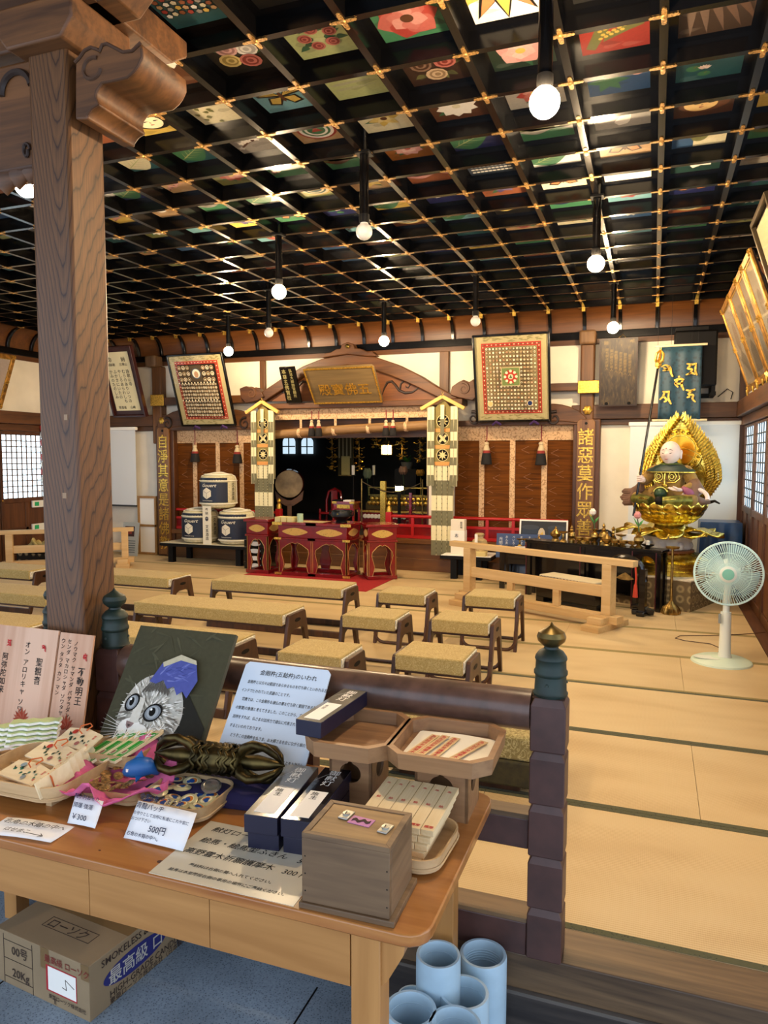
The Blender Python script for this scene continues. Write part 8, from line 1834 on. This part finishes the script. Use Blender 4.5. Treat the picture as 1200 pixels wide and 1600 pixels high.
for ex, ey, rx in ((hx-s*.60, hy+s*.16, .17), (hx+s*.16, hy-s*.04, .24)):
    A.add([(ex+s*(rx+.05)*math.cos(a_), ey+s*.25*math.sin(a_)+s*.05*math.cos(a_)) for a_ in [2*PI*q/20 for q in range(20)]], '191713'); A.add([(ex+s*rx*math.cos(a_), ey+s*.2*math.sin(a_)+s*.03*math.cos(a_)) for a_ in [2*PI*q/20 for q in range(20)]], '7b8084')
    A.add(circ(ex-s*.01, ey+s*.01, s*rx*.75, 16, s*.17), '9aa0a2'); A.add(circ(ex-s*.02, ey+s*.02, s*rx*.42, 14, s*.12), '12110e'); A.add(circ(ex-s*.07, ey+s*.08, s*.035, 8), 'f4f2ea')
A.add([(hx-s*.56, hy-s*.34), (hx-s*.30, hy-s*.38), (hx-s*.36, hy-s*.48), (hx-s*.46, hy-s*.55), (hx-s*.54, hy-s*.46)], '8d7570'); A.add([(hx-s*.5, hy-s*.42), (hx-s*.38, hy-s*.44), (hx-s*.46, hy-s*.5)], '4a3c38')
A.add(leafp(hx-s*.45, hy-s*.55, s*.16, s*.012, -PI/2), '3a3630'); A.add(leafp(hx-s*.45, hy-s*.7, s*.3, s*.014, -.35), '3a3630', up=False); A.add(leafp(hx-s*.45, hy-s*.7, s*.26, s*.014, PI+.3), '3a3630', up=False)
for q in range(9): A.add(leafp(hx-s*.62, hy-s*(.5+.035*q), s*.8, s*.006, PI-.35+.12*q), 'efece2', up=(q == 0)); A.add(leafp(hx-s*.1, hy-s*(.62+.03*q), s*.7, s*.006, -.5+.09*q), 'dcd8cc', up=False)
A.add([(hx-s*.28, hy+s*.78), (hx-s*.05, hy+s*1.35), (hx+s*.45, hy+s*1.62), (hx+s*.98, hy+s*1.5), (hx+s*1.22, hy+s*.95), (hx+s*1.05, hy+s*.45), (hx+s*.86, hy+s*.62), (hx+s*.72, hy+s*.5), (hx+s*.55, hy+s*.72), (hx+s*.36, hy+s*.64), (hx+s*.15, hy+s*.86), (hx-s*.05, hy+s*.74)], '4c5496')
for q in range(26): A.add(leafp(hx+s*R.uniform(-.05, .95), hy+s*R.uniform(.85, 1.3), s*.3, s*.022, R.uniform(-.4, 1.0)), R.choice(['5f68ac', '3e4684', '7078b4', '545c9e']), up=(q == 0))
A.add([(hx-s*.05, hy+s*1.35), (hx+s*.45, hy+s*1.62), (hx+s*.98, hy+s*1.5), (hx+s*1.05, hy+s*1.38), (hx+s*.5, hy+s*1.46), (hx+s*.02, hy+s*1.22)], 'b8b196')
A.p = [([(max(0, min(w, x)), max(0, min(h, y))) for x, y in P_], c_, z_) for P_, c_, z_ in A.p]
A.build('painting', (0, -.0005, 0), (1, 0, 0), (0, 0, 1), t, 'paint_matt', eps=.00012)

# ---- pink prayer boards
MAT['pinkwood'] = wood('pink_printed_wood', 'c08c68', 'dcb292', 'z', 5, .5)
def lotus(A, cx, cy, s, c='a0442e'):
    for q in range(9): A.add(leafp(cx, cy, s*(1-.25*abs(q-4)/4), s*.16, PI/2+(q-4)*.36), mixc(c, 'd8a890', .25*(q % 2)), up=True)
def prayer_board(label, x0, x1, yt, zt, yb, cols, head, seeds, lot):
    t, w, h = leaning_board('prayer_board', label, 'board', x0, x1, yt, zt, yb, .008, 'pinkwood')
    A = Art(); [lotus(A, w*l, h*.10, .05) for l in lot]; A.build('lotus_print', (0, -.0005, 0), (1, 0, 0), (0, 0, 1), t, 'paint_matt')
    writing([(tx_, x, y, sz, True) for tx_, x, y, sz in cols], (0, 0, 0), (1, 0, 0), (0, 0, 1), t); 
    m = M1()
    for (x, z, k) in seeds: seed(m, x, z, .022, GL[k], -.003, .09)
    m.build('red_seed_letter', 'redink', t, smooth=False); return t
a, b = ony(95, 988, 2.06), ony(147, 993, 2.06); zt = (a.z+b.z)/2
w = b.x-a.x
prayer_board('pink wooden prayer board with three columns of black writing, next to the cat picture', a.x, b.x, 2.06, zt, 1.98, [('ノウマク サマンダ バザラダン', w*.45, .345, .0195), ('センダ マカロシャダ ソワタヤ', w*.25, .35, .0195), ('ウン タラタ カン マン', w*.06, .35, .0195), ('不動明王', w*.66, .255, .034)], None, [(w*.83, .29, 2)], [.5])
c = ony(-45, 972, 2.06); c1 = ony(92, 986, 2.06); W2 = c1.x-c.x
prayer_board('wide pink wooden prayer board with two lotus prints, beside the narrower one', c.x, c1.x, 2.06, zt+.004, 1.98, [('聖観音', W2*.80, .27, .033), ('オン アロリキャ ソワカ', W2*.66, .325, .026), ('阿弥陀如来', W2*.42, .275, .030), ('オン アミリタ テイセイ', W2*.30, .345, .0245), ('カラ ウン', W2*.2, .345, .0245)], None, [(W2*.87, .305, 0), (W2*.48, .31, 1)], [.72, .3])

# ---- great bronze vajra on a purple cushion
MAT['vajra'] = plain('old_bronze', '42381f', .4, .9, .45, 22)
va, vb = onz(252, 1172, .625), onz(446, 1192, .625); ax = vb-va; LV = ax.length; t = thing('vajra', 'large bronze five-pronged vajra lying on a dark purple cushion', 'vajra', ((va+vb)/2-Vector((0, .02, 0))), math.atan2(ax.y, ax.x))
hg = M1(); hg.lathe([(.034, -LV*.19), (.042, -LV*.17), (.034, -LV*.15), (.03, -LV*.13), (.04, -LV*.1), (.046, -LV*.06), (.04, -.02), (.046, 0), (.04, .02), (.046, LV*.06), (.04, LV*.1), (.03, LV*.13), (.034, LV*.15), (.042, LV*.17), (.034, LV*.19)], n=32, axis='x', lobes=10, amp=.05)
for x in (-LV*.16, -LV*.10, -.02, .02, LV*.10, LV*.16):
    hg.tube([(x+.006*math.sin(8*a), .043*math.cos(a), .043*math.sin(a)) for a in [2*PI*q/48 for q in range(48)]], .005, 6, closed=True)
hg.build('grip', 'vajra', t, angle=80)
for sx in (-1, 1):
    M1().tube([(sx*LV*.18, 0, 0), (sx*LV*.3, 0, 0), (sx*LV*.42, 0, 0), (sx*LV*.52, 0, 0)], [.018, .024, .016, .003], 10).build('centre_prong', 'vajra', t, angle=80)
    for q in range(4):
        a = q*PI/2+.35; dv = Vector((0, math.cos(a), math.sin(a)))
        M1().tube([Vector((sx*LV*.18, 0, 0))+dv*.022, Vector((sx*LV*.225, 0, 0))+dv*.052, Vector((sx*LV*.30, 0, 0))+dv*.068, Vector((sx*LV*.39, 0, 0))+dv*.060, Vector((sx*LV*.46, 0, 0))+dv*.034, Vector((sx*LV*.50, 0, 0))+dv*.008], [.012, .014, .013, .012, .009, .003], 10).build('curved_prong', 'vajra', t, angle=80)
t = thing('vajra_cushion', 'dark purple cushion under the bronze vajra', 'cushion', ((va.x+vb.x)/2, 1.80, TZ), math.atan2(ax.y, ax.x)); m = M1(); n = 16; vs = []; cw, cd_ = LV*.5+.02, .075
for i in range(n+1):
    for k in range(n+1):
        x, y = -1+2*i/n, -1+2*k/n; e = max(0, 1-abs(x)**4)*max(0, 1-abs(y)**4); vs.append((x*cw, y*cd_, .016+.028*e**.5-.008*math.exp(-(y/.4)**2)))
for i in range(n+1):
    for k in range(n+1): x, y = -1+2*i/n, -1+2*k/n; vs.append((x*cw, y*cd_, .001))
N = (n+1)*(n+1); fs = [(i*(n+1)+k, (i+1)*(n+1)+k, (i+1)*(n+1)+k+1, i*(n+1)+k+1) for i in range(n) for k in range(n)]; fs += [tuple(N+q for q in f[::-1]) for f in fs]
rim_ = [i for i in range(n+1)]; bd = [k for k in range(n)]+[i*(n+1)+n for i in range(n)]+[n*(n+1)+k for k in range(n, 0, -1)]+[i*(n+1) for i in range(n, 0, -1)]
fs += [(bd[(q+1) % len(bd)], bd[q], N+bd[q], N+bd[(q+1) % len(bd)]) for q in range(len(bd))]
m.add(vs, fs).build('pad', plain('purple_velvet', '1c1440', .85, 0, .15, 20), t, angle=80)

# ---- trays of amulets
MAT['pinkpaper'] = plain('pink_tissue', 'cc5f8a', .8, 0, .2, 14)
cA = (onz(20, 1237, .56)+onz(118, 1178, .56))/2; tA = bent_tray(-1.72, 1.665, .02, .34, .27, 'bent-wood tray full of dragon prayer plaques, at the edge of view', foot=.03, hr=.04)
cB = onz(180, 1232, .55); bent_tray(cB.x-.0, cB.y+.05, .06, .21, .19, 'bent-wood tray lined with crumpled pink tissue', foot=.012, hr=.03); BX, BY = cB.x, cB.y+.05
C4 = [onz(*q, .57) for q in ((210, 1243), (280, 1198), (367, 1220), (307, 1277))]; cC = sum(C4, Vector())/4; bent_tray(cC.x, cC.y, .03, .225, .20, 'bent-wood tray of wrapped round badges', foot=.014, hr=.034)
D4 = [onz(*q, .60) for q in ((125, 1165), (205, 1128), (243, 1155), (170, 1200))]; cD = sum(D4, Vector())/4; cD = Vector((-1.655, 1.90, 0)); gd = ony(187, 1148, 1.83); bent_tray(gd.x, gd.y, .1, .20, .15, 'bent-wood tray of green wooden amulets below the cat picture', foot=.05, hr=.034)
# pink tissue: crumpled bowl with peaks
m = M1(); n = 40; vs = []; R = random.Random(12); ph = [R.uniform(0, 6) for _ in range(6)]; rows = 9
for r_ in range(rows):
    s = r_/(rows-1)
    for k in range(n):
        a = 2*PI*k/n; rad = (.02+.150*s)*(1+.10*math.sin(3*a+ph[0])*s+.06*math.sin(7*a+ph[1])*s); z = .02+.055*s**2.2+.016*math.sin(5*a+ph[2])*s+.010*math.sin(11*a+ph[3])*s
        z += .05*math.exp(-((a-1.75)/.3)**2)*s**2+.028*math.exp(-((a-.6)/.25)**2)*s**2
        if s > .85: z -= .02*abs(math.sin(4*a+ph[4]))
        vs.append((rad*math.cos(a), rad*.92*math.sin(a), z))
fs = [(r_*n+k, r_*n+(k+1) % n, (r_+1)*n+(k+1) % n, (r_+1)*n+k) for r_ in range(rows-1) for k in range(n)]+[tuple(range(n-1, -1, -1))]
t = thing('pink_tissue', 'crumpled pink tissue paper spilling over a bent-wood tray', 'paper', (BX, BY-.02, TZ)); o = m.add(vs, fs).build('tissue', 'pinkpaper', t, angle=25); sd = o.modifiers.new('thick', 'SOLIDIFY'); sd.thickness = .001
MAT['coin'] = plain('packed_gold_coin', 'a8875a', .3, .75, .5, 160)
R = random.Random(21); first_c = None
spots = [(-.055, -.03), (-.03, -.05), (.0, -.055), (.028, -.05), (-.04, -.005), (-.012, -.02), (.018, -.018), (.045, -.02), (-.06, .02), (-.02, .02), (.06, .008), (-.045, .05), (-.01, .055), (.035, -.035), (-.02, -.038), (.07, .03)]
for k, (x, y) in enumerate(spots):
    z = TZ+.032+.35*(x*x+y*y)*3+.003*(k % 4); lab = 'gold oval coin charm in clear wrap, lying in the pink tissue'
    if first_c is None:
        first_c = M1().lathe([(.0185, 0), (.021, .0015), (.016, .003), (.001, .0035)], n=20, sy=.68).build('coin_charm', 'coin'); o = tag(first_c, lab, 'charm', 'coin charms on pink tissue')
    else: o = first_c.copy(); COL.objects.link(o)
    o.location = (BX+x*1.15-.01, BY-.02+y*1.15, z+.004); o.rotation_euler = (R.uniform(-.3, .3), R.uniform(-.3, .3), R.uniform(0, 3))
# blue dolphin figure
t = thing('blue_dolphin', 'round blue toy dolphin resting in the pink tissue', 'figurine', (BX+.05, BY+.0, TZ+.05), .6)
MAT['toyblue'] = plain('toy_blue', '1c5a96', .45)
m = M1(); m.tube([(-.045, 0, .016), (-.03, 0, .026), (0, 0, .034), (.025, 0, .03), (.042, 0, .018), (.052, 0, .006)], [.010, .024, .032, .026, .014, .006], 16); m.build('body', 'toyblue', t, angle=80)
M1().prism([(-.012, 0), (.014, 0), (.008, .022)], (-.002, .003, .062), (1, 0, 0), (0, 0, 1), .006).build('dorsal_fin', 'toyblue', t, bevel=.002)
for sy in (-1, 1): M1().prism([(0, 0), (.018, 0), (.002, .022)], (-.012, sy*.022, .014), (1, 0, 0), (0, sy, -.35), .004).build('flipper', 'toyblue', t); M1().lathe([(.004, -.004), (.004, .004)], (-.034, sy*.02, .034), 8).build('eye', 'white', t)
# badges
MAT['badge'] = plain('badge_foil', 'd8cfa0', .2, .3); MAT['badge_blue'] = plain('badge_blue', '1e4a8e', .4); MAT['badge_orange'] = plain('badge_orange', 'c8762a', .5)
R = random.Random(31); pb_ = None
for k in range(14):
    x, y = -.075+.05*(k % 4)+R.uniform(-.008, .008), -.06+.04*(k//4)+R.uniform(-.006, .006); z = TZ+.024+.004*(k % 5)
    if pb_ is None:
        pb_ = thing('badge', 'round cream badge with a blue motif in a clear wrapper', 'badge', (0, 0, 0), 0, 'wrapped badges in the tray'); M1().lathe([(.026, 0), (.027, .003), (.02, .0065), (.001, .008)], n=24).build('disc', 'badge', pb_)
        A = Art(); A.add(circ(0, 0, .017, 18), 'e8dcae'); A.add(circ(0, .004, .011, 14), 'c8762a'); A.add(circ(0, -.001, .009, 14, .008), '1e4a8e'); A.add(circ(0, -.011, .006, 10), '1e4a8e'); A.build('print', (0, 0, .0078), (1, 0, 0), (0, 1, 0), pb_, 'paint', eps=.0002); o = pb_
    else: o = dup(pb_, (0, 0, 0))
    o.location = (cC.x+x, cC.y+y, z); o.rotation_euler = (R.uniform(-.35, .25), R.uniform(-.3, .3), R.uniform(-1, 1))
t = thing('silver_dish_badge', 'larger silver wrapped badge on top of the badge tray heap', 'badge', (cC.x+.06, cC.y+.035, TZ+.052)); M1().lathe([(.028, 0), (.029, .003), (.022, .006), (.02, .005), (.001, .006)], n=26).build('disc', plain('silver_foil', 'c8c8c4', .2, .9), t); t.rotation_euler = (.3, .2, 0)
# dragon plaques with orange cords
MAT['ema'] = wood('ema_wood', 'dcc394', 'ecd9b2', 'x', 9, .55); MAT['orange_cord'] = plain('orange_cord', 'c8622a', .8)
def ema(o, u, v, w, h, label, col, k):
    u = Vector(u).normalized(); v = Vector(v); v = (v-u*v.dot(u)).normalized(); n = u.cross(v); t = thing('dragon_plaque', label, 'plaque', o, 0, 'dragon prayer plaques')
    M1().prism([(0, 0), (w, 0), (w, h*.86), (w/2, h), (0, h*.86)], n*-.006, u, v, .006).build('board', 'ema', t, bevel=.0008)
    A = Art(); c1, c2 = col
    P = [(w*(.2+.08*i+.02*math.sin(i*2)), h*(.45+.14*math.sin(i*1.3+k))) for i in range(9)]
    for i, (x, y) in enumerate(P): A.add(circ(x, y, h*.07*(1-.06*i), 10), c1, up=True); A.add(circ(x, y-.004, h*.03, 8), mixc(c1, 'white', .4), up=False)
    for q in range(4): A.add(leafp(P[q*2][0], P[q*2][1], h*.16, h*.03, 2.4-q), '2a2a22')
    A.add(circ(w*.28, h*.7, h*.12, 12), c2); A.add(circ(w*.62, h*.2, h*.10, 12), mixc(c2, 'grey', .5)); A.build('dragon_print', n*.0003, u, v, t, 'paint_matt', eps=.0002)
    writing([('開運', w*.84, h*.75, .009, True), ('龍', w*.84, h*.3, .009, True)], n*.0004, u, v, t, 'redink', eps=.001)
    q = u*w/2+v*h*.9; M1().tube([q+n*.002, q+u*.015+n*.012-v*.01, q+u*.02+v*.01+n*.014, q+n*.012+v*.02, q-u*.02+n*.014, q-u*.015-v*.015+n*.010, q+n*.004-v*.02], .0022, 6).build('cord', 'orange_cord', t); return t
for k, (BL, BR, TL, zz, col, nm) in enumerate((((-5, 1208), (43, 1226), (16, 1178), .578, ('2f6a4e', '8a9a9c'), 'nearest the table front'), ((38, 1180), (86, 1196), (52, 1156), .600, ('4a5a3a', 'b03a2c'), 'in the middle of the three'), ((82, 1160), (128, 1172), (94, 1142), .618, ('3a4a34', 'b03a2c'), 'farthest back of the three'))):
    a, b, c = onz(*BL, zz), onz(*BR, zz), onz(*TL, zz+.018); ema(a, b-a, c-a, (b-a).length*1.12, .085, f'flat wooden dragon plaque with orange cord, {nm}', col, k)
for k in range(5):
    a = onz(62+10*k, 1243-9*k, .57); b = a+Vector((.012, .115, .022))
    t = thing('dragon_plaque', f'wooden dragon plaque standing on edge in the tray, {ordinal(k+1)} from the table front', 'plaque', a+Vector((.0, .0, -.012)), 0, 'dragon prayer plaques standing on edge'); d = (b-a); up = Vector((-.012, 0, .05))
    M1().prism(rect(0, 0, d.length, .05), (0, 0, 0), d.normalized(), (up-d.normalized()*up.dot(d.normalized())).normalized(), .006).build('board', 'ema', t); q = d*.35+up; M1().tube([q, q+Vector((.012, 0, -.01)), q+Vector((.016, .005, -.04)), q+Vector((.012, .012, -.05))], .0024, 6).build('cord', 'orange_cord', t)
# pale green stacked wooden charms
gc = ony(28, 1166, 1.80); mg = plain('pale_green_charm', 'b4c48a', .5); R = random.Random(17); pg = None
for k in range(10):
    c = onz(4+2.5*(k % 5)*3, 1182-5*(k % 5)-14*(k//5), .60); z = TZ+.03+.013*(k % 5)+.012*(k//5); lab = f'pale green wavy-edged wooden charm, {ordinal(k % 5+1)} from the bottom of the {["outer", "inner"][k//5]} pile'
    if pg is None:
        ou = [(-.08+.016*q, .022+.007*math.sin(q*1.9)) for q in range(11)]; pl = ou+[(x, -y*.9) for x, y in ou[::-1]]
        pg = thing('green_charm', lab, 'charm', (0, 0, 0), 0, 'pale green charms in piles'); M1().prism(pl, (0, 0, 0), (1, 0, 0), (0, 1, 0), .008).build('board', 'white', pg, bevel=.001); M1().prism([(x*.96, y*.92) for x, y in pl], (0, 0, .008), (1, 0, 0), (0, 1, 0), .0025).build('green_top', mg, pg); o = pg
    else: o = dup(pg, (0, 0, 0), None, lab)
    o.location = (gc.x-.03+.07*(k//5)-.005*(k % 5), gc.y-.02+.04*(k//5)+.01*(k % 5), z+.004); o.rotation_euler = (0, .0, .55+R.uniform(-.08, .08))
bent_tray(gc.x, gc.y, .0, .24, .2, 'bent-wood tray under the pale green wavy charms', foot=.012, hr=.026)
# green amulets with white cords
MAT['amulet_green'] = plain('amulet_green', '2f8a34', .45)
pa = None; R = random.Random(5)
for k in range(8):
    lab = f'green wooden amulet with white cord, {ordinal(k % 4+1)} in the {["front", "back"][k//4]} row of its tray'
    if pa is None:
        pa = thing('green_amulet', lab, 'amulet', (0, 0, 0), 0, 'green amulets in the tray'); pl = [(-.017, -.05), (.017, -.05), (.017, .035), (.009, .048), (-.009, .048), (-.017, .035)]
        M1().prism(pl, (0, 0, 0), (1, 0, 0), (0, 1, 0), .007).build('board', 'ema', pa, bevel=.0006)
        A = Art(); A.add([(-.0165, -.0495), (.0165, -.0495), (.0165, .03), (-.0165, .03)], '35a03a'); A.add(rect(-.012, -.049, -.0105, .03), 'e8dfc0'); A.add(rect(.0105, -.049, .012, .03), 'e8dfc0'); A.add(circ(0, -.015, .0085, 6, .011), 'e8dfc0'); A.add(circ(0, -.015, .006, 6, .008), 'a06a5a'); A.build('green_print', (0, 0, .0071), (1, 0, 0), (0, 1, 0), pa, 'paint_matt', eps=.0002)
        M1().tube([(0, .04, .008), (.006, .055, .016), (.0, .07, .012), (-.008, .06, .018), (0, .042, .01), (.014, .058, .008)], .0009, 6).build('cord', 'white', pa); o = pa
    else: o = dup(pa, (0, 0, 0), None, lab)
    o.location = (gd.x-.068+.043*(k % 4)+.018*(k//4), gd.y-.02+.045*(k//4), TZ+.066+.006*(k % 4)+.012*(k//4)); o.rotation_euler = (.3, -.2, -.45); o.scale = (1.5, 1.35, 1.3)

# ================================================================ UNDER AND BESIDE THE TABLE
MAT['card'] = plain('cardboard', '8f7a5c', .85, 0, .06, 5); MAT['tape'] = plain('packing_tape', '7a603c', .3); MAT['brownink'] = plain('brown_ink', '3a2a20', .8); MAT['blueprint'] = plain('blue_print', '24266a', .7)
GZ = -.25; f = onz(141, 1598, GZ); bk = onz(277, 1481, GZ); rz = math.atan2(bk.y-f.y, bk.x-f.x)-PI/2; Lb = (bk-f).length; hb = ony(128, 1508, f.y).z-GZ; wb_ = .44
t = thing('candle_carton', 'brown cardboard carton of candles on the stone floor under the table', 'carton', f, rz)
M1().b2((-wb_, 0, 0), (0, Lb, hb)).build('carton', 'card', t, bevel=.002)
M1().b2((-wb_, Lb*.42, hb+.0003), (0, Lb*.58, hb+.0008)).b2((-.22, -.0008, hb*.62), (-.18, -.0002, hb)).b2((-.035, -.0008, hb*.72), (.0006, -.0002, hb)).build('tape', 'tape', t)
M1().prism(circ(0, 0, Lb*.36, 36, hb*.22), (.0008, Lb*.5, hb*.5), (0, 1, 0), (0, 0, 1), .0006).build('blue_oval', 'blueprint', t)
writing([('最高級 ローソク', Lb*.19, hb*.39, .058)], (.0016, 0, 0), (0, 1, 0), (0, 0, 1), t, plain('carton_white', 'b8b4a8', .8), 'oval_lettering', eps=.0006)
writing([('SMOKELESS & DRIPLESS', Lb*.12, hb*.80, .034), ('HIGH-GRADE CANDLE', Lb*.2, hb*.14, .032), ('東亜ローソク株式会社（日本製）', Lb*.2, hb*.02, .024)], (.0008, 0, 0), (0, 1, 0), (0, 0, 1), t, 'brownink', 'side_lettering')
writing([('最高級 ローソク', -.20, hb*.78, .028)], (0, -.001, 0), (1, 0, 0), (0, 0, 1), t, plain('carton_red', '7a2a20', .8), 'red_lettering')
writing([('E', -.16, hb*.05, .022), ('東亜ローソク株式会社', -.185, hb*.12, .017), ('00号', -.36, hb*.62, .04), ('20Kg', -.36, hb*.2, .04)], (0, -.001, 0), (1, 0, 0), (0, 0, 1), t, 'brownink', 'end_lettering')
M1().b2((-.195, -.0012, hb*.24), (-.055, -.0006, hb*.72)).build('label_border', plain('label_red', 'a8202a', .7), t); M1().b2((-.185, -.0018, hb*.27), (-.058, -.0012, hb*.7)).build('address_label', 'white', t)
lm = M1(); lm.bar((-.12, -.0022, hb*.42), (-.10, -.0022, hb*.4), .002, .0006, (0, 1, 0)); lm.bar((-.10, -.0022, hb*.4), (-.105, -.0022, hb*.58), .002, .0006, (0, 1, 0)); lm.bar((-.105, -.0022, hb*.58), (-.065, -.0022, hb*.48), .002, .0006, (0, 1, 0))
for x in (-.40, -.26): lm.bar((x, -.001, 0), (x, -.001, hb*.95), .002, .0006, (0, 1, 0))
for z in (.15, .5, .85): lm.bar((-.40, -.001, hb*z), (-.26, -.001, hb*z), .002, .0006, (0, 1, 0))
lm.build('ruled_line', 'brownink', t)
for y in (.26, .74):
    cxx = -.2; pl = [(x, y_) for x, y_ in rect(-.11, -.024, .11, .024)]; M1().frame(.22, .05, .002, .0006, (-.31, Lb*y-.025, hb+.0002), (1, 0, 0), (0, 1, 0)).build('printed_box', 'brownink', t)
    writing([('ローソク', -.30, Lb*y-.018, .046)], (0, 0, hb), (1, 0, 0), (0, 1, 0), t, 'brownink', 'top_lettering', eps=.0006)
# pale blue flower tubes
MAT['tube'] = plain('pale_blue_vase', 'a9c4d4', .35, 0, .04, 10)
proto_t = None
for k, (px, py, z, r, lab) in enumerate(((755, 1489, .03, .071, 'tall pale blue vase tube with ridged inside, closest to the railing post'), (685, 1490, .10, .064, 'pale blue vase tube next to the ridged one, under the table corner'), (645, 1556, -.03, .046, 'lowest pale blue vase tube, half hidden behind another rim'), (725, 1549, .02, .071, 'pale blue vase tube in the middle of the cluster'), (642, 1575, .03, .071, 'pale blue vase tube touching the table leg'), (711, 1600, .03, .071, 'pale blue vase tube cut by the lower picture edge'))):
    c = onz(px, py, z); h = z-GZ
    t = thing('vase_tube', lab, 'vase', (c.x, c.y, GZ), 0, 'pale blue vase tubes')
    M1().lathe([(r*.96, 0), (r, .004), (r, h-.006), (r*.97, h), (r*.86, h), (r*.82, h-.008), (r*.82, .02), (.001, .018)], n=40).build('tube', 'tube', t)
    m = M1()
    for q in range(5 if k == 0 else 1): m.tube([(r*.82*math.cos(a), r*.82*math.sin(a), h-.03-.008*q) for a in [2*PI*s_/36 for s_ in range(36)]], .0022 if k == 0 else .0012, 5, closed=True)
    m.build('inner_ridge', 'tube', t)
